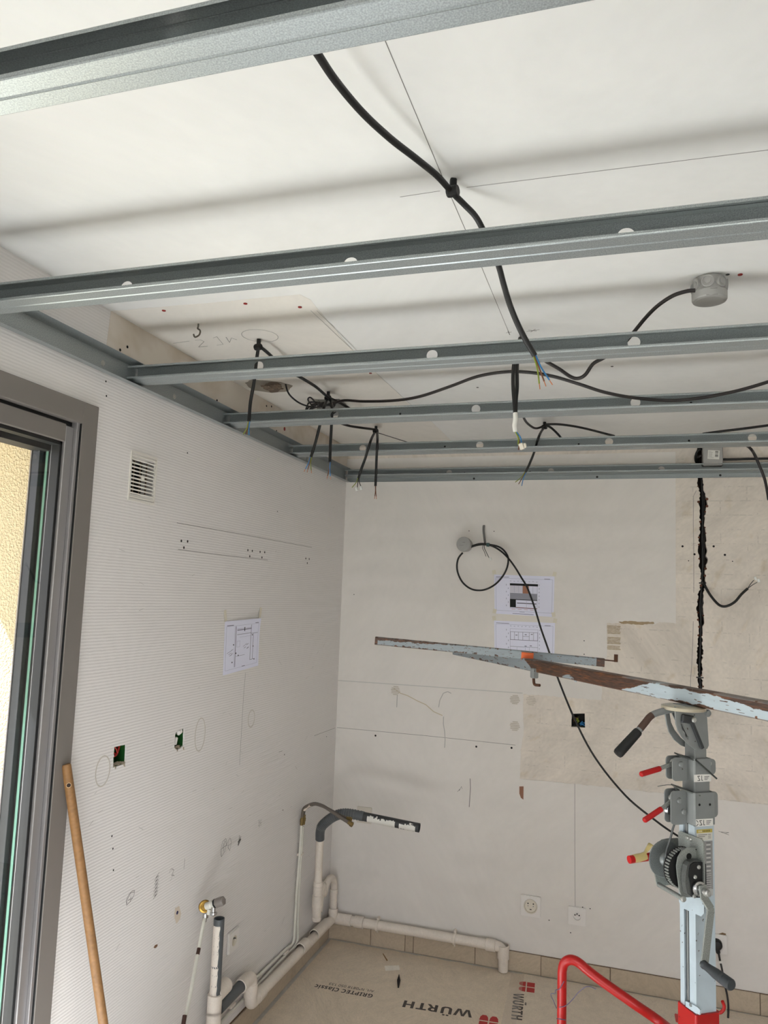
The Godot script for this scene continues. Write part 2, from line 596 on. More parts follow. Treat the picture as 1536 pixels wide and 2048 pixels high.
# ------------------------------------------------------------------ the room
func build_shell() -> void:
	var st := st_new()
	box2(st, Vector3(-0.1, -0.15, -0.2), Vector3(4.7, 0.0, 6.8))
	struct("floor", st, M.floor_tile)
	st = st_new()
	box2(st, Vector3(-0.62, 2.565, -0.2), Vector3(4.8, 2.78, 6.8))
	var ceiling := struct("ceiling", st, M.ceiling)
	# older, yellower coat left uncovered in the far left corner
	st = st_new()
	var seam := ragged(PackedVector2Array([Vector2(-0.0023, 2.0519), Vector2(0.3241, 2.0435), Vector2(0.6052, 2.0439), Vector2(0.6199, 2.0012), Vector2(0.5911, 1.5758), Vector2(0.5888, 1.3073), Vector2(0.5883, 0.8486), Vector2(0.6073, 0.5431)]), 0.05, 0.003, 4, [7])
	plate(st, PackedVector2Array([Vector2(0.0, 0.0), Vector2(0.0, 2.0519)]) + seam + PackedVector2Array([Vector2(0.6073, 0.0)]), [], 0.0006, lifted(ON_CEILING, 0.0006))
	obj("old_paint_coat", st, M.ceiling_old, ceiling)
	# knocked-out hole with a scraped grey rim
	st = st_new()
	plate(st, ragged(PackedVector2Array([Vector2(0.0379, 1.2817), Vector2(0.0898, 1.3197), Vector2(0.1408, 1.2939), Vector2(0.1845, 1.2652), Vector2(0.2096, 1.208), Vector2(0.1593, 1.14), Vector2(0.0797, 1.1269), Vector2(0.0167, 1.1767)]), 0.02, 0.004, 9), [], 0.0006, lifted(ON_CEILING, 0.0014))
	obj("scraped_patch", st, tinted(M.old_plaster, Color(0.62, 0.60, 0.57)), ceiling)
	st = st_new()
	var rim_pts := ragged(PackedVector2Array([Vector2(0.0811, 1.1986), Vector2(0.1144, 1.2529), Vector2(0.1482, 1.276), Vector2(0.1698, 1.2679), Vector2(0.1664, 1.2264), Vector2(0.1461, 1.1759), Vector2(0.1115, 1.1373), Vector2(0.0775, 1.1365)]), 0.012, 0.004, 12)
	plate(st, rim_pts, [], 0.0008, lifted(ON_CEILING, 0.0022))
	obj("broken_plaster", st, tinted(M.old_plaster, Color(0.42, 0.37, 0.33)), ceiling)
	st = st_new()
	var rng := RandomNumberGenerator.new()
	rng.seed = 5
	for k in 26:
		var c := Vector3(0.1258, 2.565, 1.2105)
		var p := Vector3(c.x + rng.randf_range(-0.04, 0.04), 2.562, c.z + rng.randf_range(-0.03, 0.03))
		box(st, p, Vector3(rng.randf_range(0.006, 0.02), 0.007, rng.randf_range(0.006, 0.016)), Basis(Vector3.UP, rng.randf() * 3.0) * Basis(Vector3.RIGHT, rng.randf_range(-0.4, 0.4)), 0.002)
	var crumbs := obj("plaster_crumbs", st, tinted(M.old_plaster, Color(0.50, 0.44, 0.39)), ceiling)
	crumbs.set_meta("kind", "stuff")

	# back wall: bare plaster with a ragged chase cut down from the ceiling
	var right_edge := PackedVector2Array([Vector2(1.8232, 2.3916), Vector2(1.8205, 2.3229), Vector2(1.8296, 2.2954), Vector2(1.8355, 2.268), Vector2(1.8351, 2.2339), Vector2(1.8267, 2.2066), Vector2(1.8236, 2.159), Vector2(1.8246, 2.1319), Vector2(1.8286, 2.1048), Vector2(1.8286, 2.0508), Vector2(1.8313, 2.0104), Vector2(1.8351, 1.9702), Vector2(1.8254, 1.9365), Vector2(1.8219, 1.9029), Vector2(1.8277, 1.8697), Vector2(1.8181, 1.8428), Vector2(1.8158, 1.8028), Vector2(1.811, 1.7561), Vector2(1.8136, 1.7165), Vector2(1.8176, 1.6903), Vector2(1.8081, 1.6635), Vector2(1.8064, 1.6239), Vector2(1.8104, 1.5454), Vector2(1.8038, 1.5058), Vector2(1.8078, 1.4734), Vector2(1.8019, 1.4405), Vector2(1.8087, 1.389), Vector2(1.8047, 1.3661)])
	var left_edge := PackedVector2Array([Vector2(1.7928, 2.3921), Vector2(1.7954, 2.33), Vector2(1.8015, 2.3162), Vector2(1.8062, 2.2818), Vector2(1.7977, 2.2545), Vector2(1.8017, 2.2135), Vector2(1.8048, 2.1589), Vector2(1.8027, 2.1318), Vector2(1.7978, 2.0842), Vector2(1.7974, 2.0504), Vector2(1.792, 2.0165), Vector2(1.7979, 1.9829), Vector2(1.7958, 1.956), Vector2(1.8036, 1.9293), Vector2(1.8031, 1.8891), Vector2(1.804, 1.8557), Vector2(1.7931, 1.822), Vector2(1.7909, 1.7886), Vector2(1.783, 1.7551), Vector2(1.789, 1.7288), Vector2(1.7899, 1.6957), Vector2(1.7945, 1.6628), Vector2(1.791, 1.6231), Vector2(1.7859, 1.5572), Vector2(1.7817, 1.5111), Vector2(1.7851, 1.4786), Vector2(1.7858, 1.4265), Vector2(1.7884, 1.3877), Vector2(1.7864, 1.3648)])
	left_edge[0].y = 2.6
	right_edge[0].y = 2.6
	left_edge.reverse()
	var outer := PackedVector2Array([Vector2(-0.1, -0.05), Vector2(4.7, -0.05), Vector2(4.7, 2.6)])
	outer.append_array(ragged(right_edge, 0.008, 0.004, 2, [27]))
	outer.append_array(ragged(left_edge, 0.008, 0.004, 3, [28]))
	outer.append(Vector2(-0.1, 2.6))
	var hole := PackedVector2Array([Vector2(1.2154, 1.2191), Vector2(1.2768, 1.2252), Vector2(1.2784, 1.1584), Vector2(1.2145, 1.1564)])
	st = st_new()
	plate(st, outer, [hole], 0.04, ON_BACK)
	var back := struct("wall_back", st, M.plaster)
	st = st_new()
	box2(st, Vector3(-0.1, -0.05, -0.22), Vector3(4.7, 2.6, -0.041))
	obj("masonry", st, M.chase, back)
	# broken brick showing along the cut
	st = st_new()
	rng.seed = 8
	for e in [left_edge, right_edge]:
		for p in e:
			if p.y < 2.34 and rng.randf() < 0.5:
				var q := circle(p, rng.randf_range(0.003, 0.007), 7)
				plate(st, ragged(q, 0.004, 0.003, rng.randi()), [], 0.0004, lifted(ON_BACK, 0.0004))
	obj("broken_brick_edge", st, M.brick, back).set_meta("kind", "stuff")
	# the ribbed wall covering that is still on
	var cov := PackedVector2Array([Vector2(-0.0036, 2.4118), Vector2(1.6966, 2.3863)])
	cov[0] = Vector2(0.0, 2.5)
	cov[1].y = 2.5
	cov.append_array(ragged(PackedVector2Array([Vector2(1.6923, 1.6737), Vector2(1.6177, 1.6776), Vector2(1.5974, 1.6649), Vector2(1.4907, 1.6745), Vector2(1.4424, 1.6629), Vector2(1.3785, 1.6625), Vector2(1.3789, 1.5092), Vector2(1.3616, 1.4486), Vector2(1.355, 1.2942), Vector2(0.9803, 1.2962)]), 0.012, 0.0022, 6, [9]))
	cov.append_array(ragged(PackedVector2Array([Vector2(0.9816, 1.2939), Vector2(0.9856, 1.0983), Vector2(0.972, 1.0252), Vector2(0.9716, 0.8891), Vector2(1.2267, 0.8918), Vector2(2.0722, 0.8862)]), 0.02, 0.002, 7, [5]))
	cov.append_array(PackedVector2Array([Vector2(4.6, cov[cov.size() - 1].y), Vector2(4.6, 0.02), Vector2(0.0, 0.02)]))
	st = st_new()
	plate(st, cov, [], 0.0012, lifted(ON_BACK, 0.0014))
	obj("wall_covering", st, M.cover, back)
	# glue comb left where a strip was pulled off
	st = st_new()
	for k in 17:
		var a := PackedVector2Array([Vector2(1.3797, 1.653), Vector2(1.4424, 1.6557), Vector2(1.4424, 1.5365), Vector2(1.38, 1.5331)])
		var y := lerpf(a[0].y, a[2].y, (k + 0.3) / 17.0)
		if k in [6, 7, 13]:
			continue
		plate(st, ragged(rect(a[0].x + 0.001 * (k % 3), y, a[1].x - 0.0016 * (k % 4), y - 0.0045), 0.006, 0.0008, k), [], 0.0012, lifted(ON_BACK, 0.0016))
	obj("glue_comb", st, tinted(M.plaster, Color(0.76, 0.70, 0.60)), back)

	# left wall with the door opening, two socket holes and the vent hole
	st = st_new()
	var lw := PackedVector2Array([Vector2(-6.7, -0.05), Vector2(-3.32, -0.05), Vector2(-3.32, 2.235), Vector2(-2.10, 2.235), Vector2(-2.10, -0.05), Vector2(0.0, -0.05), Vector2(0.0, 2.6), Vector2(-6.7, 2.6)])
	var socket_a := PackedVector2Array([Vector2(-1.8849, 1.274), Vector2(-1.8543, 1.2732), Vector2(-1.8268, 1.2725), Vector2(-1.8247, 1.2391), Vector2(-1.8241, 1.219), Vector2(-1.829, 1.2132), Vector2(-1.851, 1.2141), Vector2(-1.8848, 1.2142), Vector2(-1.8866, 1.2438)])
	var socket_b := PackedVector2Array([Vector2(-1.5518, 1.2668), Vector2(-1.5291, 1.2708), Vector2(-1.5011, 1.273), Vector2(-1.4991, 1.2359), Vector2(-1.4988, 1.2131), Vector2(-1.5216, 1.207), Vector2(-1.5422, 1.2055), Vector2(-1.5571, 1.2155), Vector2(-1.5576, 1.2577)])
	var vent := PackedVector2Array([Vector2(-1.9006, 2.1459), Vector2(-1.7845, 2.1528), Vector2(-1.7849, 2.0396), Vector2(-1.898, 2.0382)])
	sockets = [ragged(socket_a, 0.012, 0.0015, 3), ragged(socket_b, 0.012, 0.0015, 4)]
	plate(st, lw, [sockets[0], sockets[1], vent], 0.045, ON_LEFT)
	var left := struct("wall_left", st, M.cover_left)
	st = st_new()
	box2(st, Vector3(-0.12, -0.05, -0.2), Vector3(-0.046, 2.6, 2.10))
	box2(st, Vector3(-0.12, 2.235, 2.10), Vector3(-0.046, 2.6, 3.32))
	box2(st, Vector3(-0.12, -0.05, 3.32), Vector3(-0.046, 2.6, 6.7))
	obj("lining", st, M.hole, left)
	st = st_new()
	var bare_l := PackedVector2Array([Vector2(-2.0547, 2.5637), Vector2(-2.0658, 2.4434)])
	plate(st, PackedVector2Array([Vector2(0.0, 2.42), Vector2(0.0, 2.565), bare_l[0], bare_l[1] + Vector2(0, -0.03)]), [], 0.0008, lifted(ON_LEFT, 0.0008))
	obj("bare_plaster", st, M.old_plaster, left)

	st = st_new()
	box2(st, Vector3(4.6, -0.05, -0.2), Vector3(4.8, 2.6, 6.8))
	struct("wall_right", st, M.cover)
	# rear wall behind the photographer, with a wide glazed opening
	st = st_new()
	box2(st, Vector3(-0.6, -0.05, 6.6), Vector3(1.0, 2.6, 6.85))
	box2(st, Vector3(3.9, -0.05, 6.6), Vector3(4.8, 2.6, 6.85))
	box2(st, Vector3(1.0, 2.2, 6.6), Vector3(3.9, 2.6, 6.85))
	struct("wall_rear", st, M.cover)
	# thick outer wall whose rendered reveal shows through the door, and the paving outside
	st = st_new()
	box2(st, Vector3(-0.62, -0.2, -1.5), Vector3(-0.121, 2.6, 2.165))
	box2(st, Vector3(-0.62, 2.25, 2.165), Vector3(-0.121, 2.6, 3.3))
	box2(st, Vector3(-0.62, -0.2, 3.3), Vector3(-0.121, 2.6, 6.85))
	struct("wall_exterior", st, M.render)
	st = st_new()
	box2(st, Vector3(-14.0, -0.30, -6.0), Vector3(-0.05, -0.06, 18.0))
	box2(st, Vector3(-0.05, -0.30, 6.7), Vector3(12.0, -0.06, 18.0))
	struct("trim_1", st, M.paving)

func tinted(m: StandardMaterial3D, c: Color) -> StandardMaterial3D:
	var t: StandardMaterial3D = m.duplicate()
	t.albedo_color = c
	return t

func upright(st: SurfaceTool, z0: float, z1: float, x0: float, x1: float, y1: float, ch := 0.001) -> void:
	box2(st, Vector3(x0, 0.0, z0), Vector3(x1, y1, z1), ch)

func build_door() -> void:
	var d := Node3D.new()
	d.name = "door_1"
	d.set_meta("kind", "structure")
	add_child(d)
	var zf := [2.0864, 2.1511]
	var top := 2.262
	var st := st_new()
	upright(st, zf[0], zf[1], -0.045, 0.012, top, 0.0015)
	box2(st, Vector3(-0.045, 2.199, zf[1] - 0.001), Vector3(0.012, top, 3.30), 0.0015)
	upright(st, 3.25, 3.34, -0.045, 0.012, top, 0.0015)
	obj("outer_frame", st, M.alu, d)
	# stop bead on the frame, then the sliding sash
	st = st_new()
	var zb := [2.1527, 2.1644]
	upright(st, zb[0], zb[1], -0.03, 0.006, 2.2, 0.0012)
	obj("stop_bead", st, M.alu_light, d)
	st = st_new()
	box2(st, Vector3(-0.045, 2.189, zf[1]), Vector3(-0.012, 2.200, 3.25))
	upright(st, zf[1] - 0.001, zf[1] + 0.0015, -0.045, 0.0105, 2.199)
	obj("frame_gap", st, M.rubber, d)
	st = st_new()
	var zs := [zb[1], 2.1955]
	upright(st, zs[0] - 0.0005, zs[1], -0.05, -0.004, 2.185, 0.002)
	upright(st, 3.19, 3.25, -0.05, -0.004, 2.185, 0.002)
	obj("sash_stile", st, M.alu_light, d)
	st = st_new()
	box2(st, Vector3(-0.05, 2.139, zs[1] - 0.002), Vector3(-0.004, 2.189, 3.19), 0.002)
	obj("sash_rail", st, M.alu, d)
	st = st_new()
	box2(st, Vector3(-0.05, 0.0, zs[1] - 0.002), Vector3(-0.004, 0.08, 3.19), 0.002)
	obj("sash_rail", st, M.alu, d)
	st = st_new()
	upright(st, zs[1] - 0.001, zs[1] + 0.009, -0.04, -0.012, 2.14)
	box2(st, Vector3(-0.04, 2.129, zs[1]), Vector3(-0.012, 2.141, 3.19))
	obj("gasket", st, M.rubber, d)
	# the outer leaf's stile seen through the pane: rubber, glass edge, dark metal
	st = st_new()
	upright(st, 2.150, 2.1735, -0.118, -0.060, 2.15)
	box2(st, Vector3(-0.118, 2.118, 2.165), Vector3(-0.062, 2.146, 3.2))
	obj("outer_gasket", st, M.rubber, d)
	st = st_new()
	upright(st, 2.1733, 2.1765, -0.082, -0.074, 2.13)
	obj("glass_edge", st, M.glass_edge, d)
	st = st_new()
	upright(st, 2.176, 2.192, -0.118, -0.088, 2.13)
	obj("outer_stile", st, mat(Color(0.13, 0.14, 0.15), 0.35, 0.3), d)
	st = st_new()
	upright(st, 2.1915, 2.1945, -0.118, -0.1135, 2.13)
	obj("outer_bead", st, M.alu, d)
	st = st_new()
	plate(st, rect(-3.19, 0.08, -zs[1], 2.139), [], 0.0, lifted(ON_LEFT, -0.025))
	obj("pane", st, M.pane, d)

func build_skirting() -> void:
	var b := Node3D.new()
	b.name = "baseboard_back"
	b.set_meta("kind", "structure")
	add_child(b)
	var xs := [0.008, 0.2355, 0.4156, 0.4588, 0.7685, 1.0827, 1.3963, 1.718, 2.0225, 2.36, 2.69, 3.02, 3.35, 3.68, 4.01, 4.34, 4.6]
	for i in xs.size() - 1:
		var st := st_new()
		box2(st, Vector3(xs[i] + 0.0012, 0.0, 0.001), Vector3(xs[i + 1] - 0.0012, 0.088 + 0.0008 * sin(i * 2.1), 0.010), 0.0015)
		obj("tile", st, M.tile if i % 3 != 1 else M.tile2, b)
	var st2 := st_new()
	box2(st2, Vector3(0.0, 0.0, 0.0), Vector3(4.6, 0.090, 0.006))
	obj("grout", st2, M.grout, b)
	var l := Node3D.new()
	l.name = "baseboard_left"
	l.set_meta("kind", "structure")
	add_child(l)
	var zs := [0.010, 0.1336, 0.4238, 0.4761, 0.7898, 1.16, 1.49, 1.82, 2.06]
	for i in zs.size() - 1:
		var st := st_new()
		box2(st, Vector3(0.001, 0.0, zs[i] + 0.0012), Vector3(0.010, 0.088, zs[i + 1] - 0.0012), 0.0015)
		obj("tile", st, M.tile if i % 2 == 0 else M.tile2, l)
	st2 = st_new()
	box2(st2, Vector3(0.0, 0.0, 0.0), Vector3(0.006, 0.090, 2.065))
	obj("grout", st2, M.grout, l)

# ------------------------------------------------------------------ metal framing under the ceiling
const STUD_W := 0.051
const STUD_LEAN := 0.143

# a C stud along x: web at z, flanges towards +z pinched together, lips turned in, round holes in the web
func stud(called: String, label: String, z: float, y: float, h: float, x0: float, x1: float, hole_x: float, screws: Array, raise := 0.0) -> void:
	var t := thing(called, label, "metal stud", Vector3(x0, y, z), 0.0, "metal studs across the ceiling")
	var length := x1 - x0
	var holes := []
	var hx := hole_x - x0
	while hx < length - 0.03:
		if hx > 0.03:
			holes.append(round_rect(hx - 0.0155, h * 0.5 - 0.0165 + raise, hx + 0.0155, h * 0.5 + 0.0135 + raise, 0.0145, 5))
		hx += 0.527
	var st := st_new()
	plate(st, rect(0, 0, length, h), holes, 0.0008, Transform3D.IDENTITY)
	obj("web", st, M.zinc, t)
	var d := STUD_W * STUD_LEAN
	for lower in [true, false]:
		st = st_new()
		var s := 1.0 if lower else -1.0
		var y0 := 0.0 if lower else h
		# flange as three strips with a rolled groove along the middle
		var prof := [Vector2(0.0, 0.0), Vector2(STUD_W * 0.41, d * 0.41), Vector2(STUD_W * 0.45, d * 0.45 - 0.0012), Vector2(STUD_W * 0.50, d * 0.50), Vector2(STUD_W - 0.0024, d - 0.0003), Vector2(STUD_W - 0.0006, d + 0.0008), Vector2(STUD_W, d + 0.0024), Vector2(STUD_W, d + 0.0068)]
		for i in prof.size() - 1:
			var a: Vector2 = prof[i]
			var b: Vector2 = prof[i + 1]
			var e := (b - a).normalized()
			var n := Vector3(0, -e.x * s, e.y)
			var th := n * -0.0007
			var p := [Vector3(0, y0 + a.y * s, a.x), Vector3(length, y0 + a.y * s, a.x), Vector3(length, y0 + b.y * s, b.x), Vector3(0, y0 + b.y * s, b.x)]
			quad(st, p[0], p[1], p[2], p[3], n)
			quad(st, p[0] + th, p[1] + th, p[2] + th, p[3] + th, -n)
			if i == prof.size() - 2:
				quad(st, p[3], p[2], p[2] + th, p[3] + th, Vector3(0, s, 0))
		obj("flange", st, M.zinc, t)
	var web := t.get_node("web")
	for q in screws:
		st = st_new()
		var c := Vector3(q[0] - x0, h * q[1], 0.0)
		lathe(st, c, Vector3(q[2], -0.3, 1.0), [Vector2(0.0, 0.0), Vector2(0.0042, 0.0), Vector2(0.0036, 0.002), Vector2(0.0017, 0.003), Vector2(0.0013, 0.010), Vector2(0.0, 0.013)], 8)
		obj("screw", st, M.rubber, web)

func build_studs() -> void:
	# wall channels
	var st := st_new()
	var prof := [Vector2(0.037, -0.0055), Vector2(0.0015, 0.0), Vector2(0.0015, 0.058), Vector2(0.037, 0.0655)]
	channel(st, prof, Vector3(0, 2.372, 0.02), Vector3(0, 0, 1), 5.2)
	var ch := thing("wall_channel", "grey galvanised steel channel screwed along the left wall, taking the stud ends", "metal channel", Vector3.ZERO)
	obj("channel", st, M.zinc, ch)
	for z in [2.0743, 1.7, 1.1491, 0.55]:
		st = st_new()
		disc(st, Vector3(0.0015, 2.398, z), Vector3.RIGHT, 0.0085, 0.002, 14)
		disc(st, Vector3(0.003, 2.398, z), Vector3.RIGHT, 0.004, 0.0015, 10)
		obj("fixing", st, M.bolt, ch)
	st = st_new()
	channel(st, [Vector2(0.0075, -0.0005), Vector2(0.0018, 0.0), Vector2(0.0018, 0.030), Vector2(0.0, 0.0305)], Vector3(0.006, 2.371, 0.0), Vector3(1, 0, 0), 4.58)
	var cb := thing("wall_channel", "grey galvanised steel angle screwed along the top of the back wall", "metal channel", Vector3.ZERO)
	obj("channel", st, M.zinc, cb)
	for x in [0.7107, 1.3305, 1.895, 2.3, 2.9]:
		st = st_new()
		disc(st, Vector3(x, 2.3815, 0.002), Vector3(0, 0, 1), 0.0055, 0.002, 10)
		obj("fixing", st, M.rubber, cb)
	var L := "grey galvanised C stud "
	stud("metal_stud", L + "nearest the camera, crossing the top edge", 3.1247, 2.375, 0.060, 0.006, 4.58, 0.914, [[0.62, 0.35, 0.3]])
	stud("metal_stud", L + "second from the camera, below the cable clip", 2.515, 2.375, 0.060, 0.006, 4.58, 0.402, [[0.565, 0.42, 0.6], [1.235, 0.4, 0.2], [1.72, 0.42, 0.1]], 0.004)
	stud("metal_stud", L + "third from the camera, behind the hanging cable end", 1.915, 2.374, 0.0565, 0.006, 4.58, 0.424, [[0.62, 0.45, 0.3], [0.86, 0.5, 0.4], [1.16, 0.4, 0.2], [1.66, 0.5, 0.2]], 0.0115)
	stud("metal_stud", L + "fourth from the camera, beside the white-taped cables", 1.3245, 2.3725, 0.0555, 0.006, 4.58, 0.437, [[0.69, 0.55, 0.2], [1.1, 0.5, 0.2], [1.66, 0.5, 0.1]], 0.0105)
	stud("metal_stud", L + "fifth from the camera, second from the back wall", 0.7334, 2.371, 0.054, 0.006, 4.58, 0.345, [[0.72, 0.6, 0.2], [1.06, 0.55, 0.2], [1.28, 0.5, 0.2], [1.7, 0.55, 0.1]], 0.009)
	stud("metal_stud", L + "farthest away, tight against the back wall", 0.003, 2.391, 0.049, 0.008, 4.58, 0.578, [[0.66, 0.45, 0.1], [1.0, 0.45, 0.1], [1.3, 0.45, 0.1], [1.62, 0.45, 0.1]])

func channel(st: SurfaceTool, prof: Array, at: Vector3, along: Vector3, length: float) -> void:
	var out := Vector3(1, 0, 0) if along.z > 0.5 else Vector3(0, 0, 1)
	for i in prof.size() - 1:
		var a: Vector2 = prof[i]
		var b: Vector2 = prof[i + 1]
		var e := (b - a).normalized()
		var n := out * e.y + Vector3.UP * -e.x
		var pa := at + out * a.x + Vector3.UP * a.y
		var pb := at + out * b.x + Vector3.UP * b.y
		var l := along * length
		for k in [0.0, -0.0007]:
			quad(st, pa + n * k, pa + l + n * k, pb + l + n * k, pb + n * k, n if k == 0.0 else -n)
		if i == 0:
			quad(st, pa, pa + l, pa + l - n * 0.0007, pa - n * 0.0007, -(Vector3.UP * e.y + out * e.x))
		if i == prof.size() - 2:
			quad(st, pb, pb + l, pb + l - n * 0.0007, pb - n * 0.0007, Vector3.UP * e.y + out * e.x)

# ------------------------------------------------------------------ floor covering
func build_floor_covering() -> void:
	var seam_a := Vector3(0.9796, 0, 0.0148)
	var seam_b := Vector3(0.9995, 0, 0.4766)
	var dir := (seam_b - seam_a).normalized()
	var far := seam_a + dir * 2.6
	var top := seam_a - dir * (seam_a.z - 0.028) / dir.z
	var edge := ragged(PackedVector2Array([Vector2(0.03, -0.028), Vector2(top.x + 0.03, -0.028)]), 0.04, 0.006, 5, [1])
	var poly := PackedVector2Array()
	poly.append_array(PackedVector2Array([Vector2(0.03, -1.75)]))
	poly.append_array(PackedVector2Array([Vector2(far.x + 0.03, -1.75)]))
	var e2 := edge.duplicate()
	e2.reverse()
	poly.append_array(e2)
	var st := st_new()
	plate(st, poly, [], 0.002, lifted(ON_FLOOR, 0.0035))
	var f := thing("floor_fleece", "beige protective fleece taped over the floor, printed with upside-down dark lettering", "floor covering")
	obj("sheet", st, M.fleece, f)
	floor_text(f, "WÜRTH", Vector3(0.8401, 0, 0.4356), Vector3(0.5423, 0, 0.4608), 0.072, M.print_dark, true)
	floor_text(f, "GRIPTEC Classic", Vector3(0.4003, 0, 0.4625), Vector3(0.1304, 0, 0.4729), 0.033, M.print_dark, true)
	floor_text(f, "Art. N°0818 050 133", Vector3(0.3938, 0, 0.4282), Vector3(0.1841, 0, 0.4369), 0.020, M.print_dark, false)
	floor_logo(f, Vector3(0.9531, 0, 0.4459), Vector3(0.8733, 0, 0.4521), 0.10)
	# second sheet
	st = st_new()
	plate(st, ragged(PackedVector2Array([Vector2(far.x - 0.01, -1.75), Vector2(4.5, -1.75), Vector2(4.5, -0.03), Vector2(top.x + 0.02, -0.03)]), 0.05, 0.004, 15, [0, 1]), [], 0.002, lifted(ON_FLOOR, 0.0062))
	var g := thing("floor_fleece", "second beige fleece sheet under the red lift leg, red and dark print along its edge", "floor covering")
	obj("sheet", st, M.fleece2, g)
	floor_text(g, "WÜRTH", Vector3(0.9841, 0, 0.2242), Vector3(1.0031, 0, 0.4429), 0.06, M.print_dark, true, 0.0064)
	floor_logo(g, Vector3(0.9957, 0, 0.1047), Vector3(1.0031, 0, 0.1981), 0.07, 0.0064)
	st = st_new()
	var s := Vector2(dir.x, -dir.z)
	var w := Vector2(-s.y, s.x) * 0.03
	var a := Vector2(top.x, -top.z - 0.01)
	plate(st, PackedVector2Array([a - w, a + w, a + w + s * 1.2, a - w + s * 1.2]), [], 0.0, lifted(ON_FLOOR, 0.0078))
	var film := mat(Color(0.93, 0.86, 0.80, 0.14), 0.06)
	film.transparency = BaseMaterial3D.TRANSPARENCY_ALPHA
	tag(obj("tape_strip", st, film), "clear tape strip along the seam between the two fleece sheets", "tape")
	st = st_new()
	plate(st, PackedVector2Array([Vector2(0.3682, -0.1949), Vector2(0.4314, -0.1644), Vector2(0.4481, -0.2051), Vector2(0.387, -0.2397)]), [], 0.0004, lifted(ON_FLOOR, 0.0042))
	tag(obj("tape_patch", st, tinted(M.fleece, Color(1.0, 0.985, 0.96))), "small pale tape patch on the fleece behind the dark splinter", "tape")
	st = st_new()
	tube(st, [Vector3(0.4889, 0.008, 0.3758), Vector3(0.4755, 0.014, 0.3224), Vector3(0.4645, 0.02, 0.2809)], [0.003, 0.008, 0.001], 6, true, 0.4)
	tag(obj("splinter", st, mat(Color(0.10, 0.06, 0.045), 0.8)), "dark brown wood splinter lying on the beige fleece", "splinter")
	st = st_new()
	tube(st, [Vector3(0.3269, 0.008, 0.0879), Vector3(0.3651, 0.008, 0.1451)], [0.002, 0.003], 6)
	tag(obj("twig", st, mat(Color(0.62, 0.47, 0.30), 0.8)), "thin tan sliver on the fleece near the back skirting", "splinter")

func floor_text(parent: Node3D, s: String, p0: Vector3, p1: Vector3, h: float, m: Material, bold: bool, y := 0.0037) -> void:
	var tm := TextMesh.new()
	tm.text = s
	var f := SystemFont.new()
	f.font_names = PackedStringArray(["Droid Sans"])
	f.font_weight = 700 if bold else 400
	tm.font = f
	tm.font_size = 64
	tm.pixel_size = 0.01
	tm.depth = 0.02
	tm.horizontal_alignment = HORIZONTAL_ALIGNMENT_LEFT
	var box_ := tm.get_aabb()
	var d := p1 - p0
	var x := d.normalized()
	var n := Vector3.UP
	var yy := n.cross(x).normalized()
	var k := d.length() / box_.size.x
	var ky := h / box_.size.y
	var o := MeshInstance3D.new()
	o.mesh = tm
	o.material_override = m
	o.name = "print"
	o.transform = Transform3D(Basis(x * k, yy * ky, n * 0.02), Vector3(p0.x, y, p0.z) - x * k * box_.position.x - yy * ky * box_.position.y)
	parent.add_child(o, true)

# red emblem of two rounded halves standing on a bar, read from p0 towards p1
func floor_logo(parent: Node3D, p0: Vector3, p1: Vector3, h: float, y := 0.0037) -> void:
	var x := (p1 - p0).normalized()
	var yy := Vector3.UP.cross(x).normalized()
	var w := p0.distance_to(p1)
	var T := Transform3D(Basis(x, yy, Vector3.UP), Vector3(p0.x, y, p0.z))
	var st := st_new()
	for k in 2:
		var x0 := w * (0.52 * k)
		var half := PackedVector2Array()
		var pts := [Vector2(0.0, 0.42), Vector2(0.04, 0.15), Vector2(0.14, 0.0), Vector2(0.34, 0.0), Vector2(0.44, 0.15), Vector2(0.48, 0.42)]
		for p in pts:
			half.append(Vector2(x0 + p.x * w, p.y * h))
		plate(st, half, [], 0.0003, T)
		plate(st, rect(x0 + 0.02 * w, 0.50 * h, x0 + 0.46 * w, h), [], 0.0003, T)
	obj("emblem", st, M.print_red, parent)

# ------------------------------------------------------------------ electrics
func cable(parent: Node3D, pts: Array, r := 0.0048, m: Material = null, called := "sheath") -> MeshInstance3D:
	var st := st_new()
	tube(st, smooth(pts, 6), r, 9)
	return obj(called, st, M.cable if m == null else m, parent)

# stripped ends fanning out from p along d
func cores(parent: Node3D, p: Vector3, d: Vector3, length: float, kinds: Array, spread: float, sd := 1, tips := true) -> void:
	var rng := RandomNumberGenerator.new()
	rng.seed = sd
	var side := Vector3(0, 0, 1).cross(d).normalized()
	for k in kinds.size():
		var o := (k - (kinds.size() - 1) * 0.5)
		var q := [p - d * 0.006 + side * (o * 0.0022), p + d * (length * 0.45) + side * (o * spread * 0.35), p + d * length + side * (o * spread) + Vector3(0, 0, rng.randf_range(-0.008, 0.008))]
		cable(parent, q, 0.0017, M[kinds[k]], "wire")
		if tips:
			var st := st_new()
			tube(st, [q[2], q[2] + (q[2] - q[1]).normalized() * 0.012], 0.0011, 6)
			obj("bare_end", st, M.copper, parent)

func clip(label: String, at: Vector3, drop := 0.026) -> Node3D:
	var t := thing("cable_clip", label, "cable clip", at, 0.0, "black cable clips on the ceiling")
	var st := st_new()
	box(st, Vector3(0, -drop * 0.45, 0), Vector3(0.013, drop * 0.9, 0.012), Basis(Vector3.UP, 0.4), 0.002)
	obj("post", st, M.rubber, t)
	st = st_new()
	lathe(st, Vector3(-0.011, -drop, 0), Vector3(1, 0, 0.2), [Vector2(0.0, 0.0), Vector2(0.010, 0.0), Vector2(0.011, 0.004), Vector2(0.011, 0.018), Vector2(0.010, 0.022), Vector2(0.0, 0.022)], 12)
	obj("saddle", st, M.cable, t)
	return t

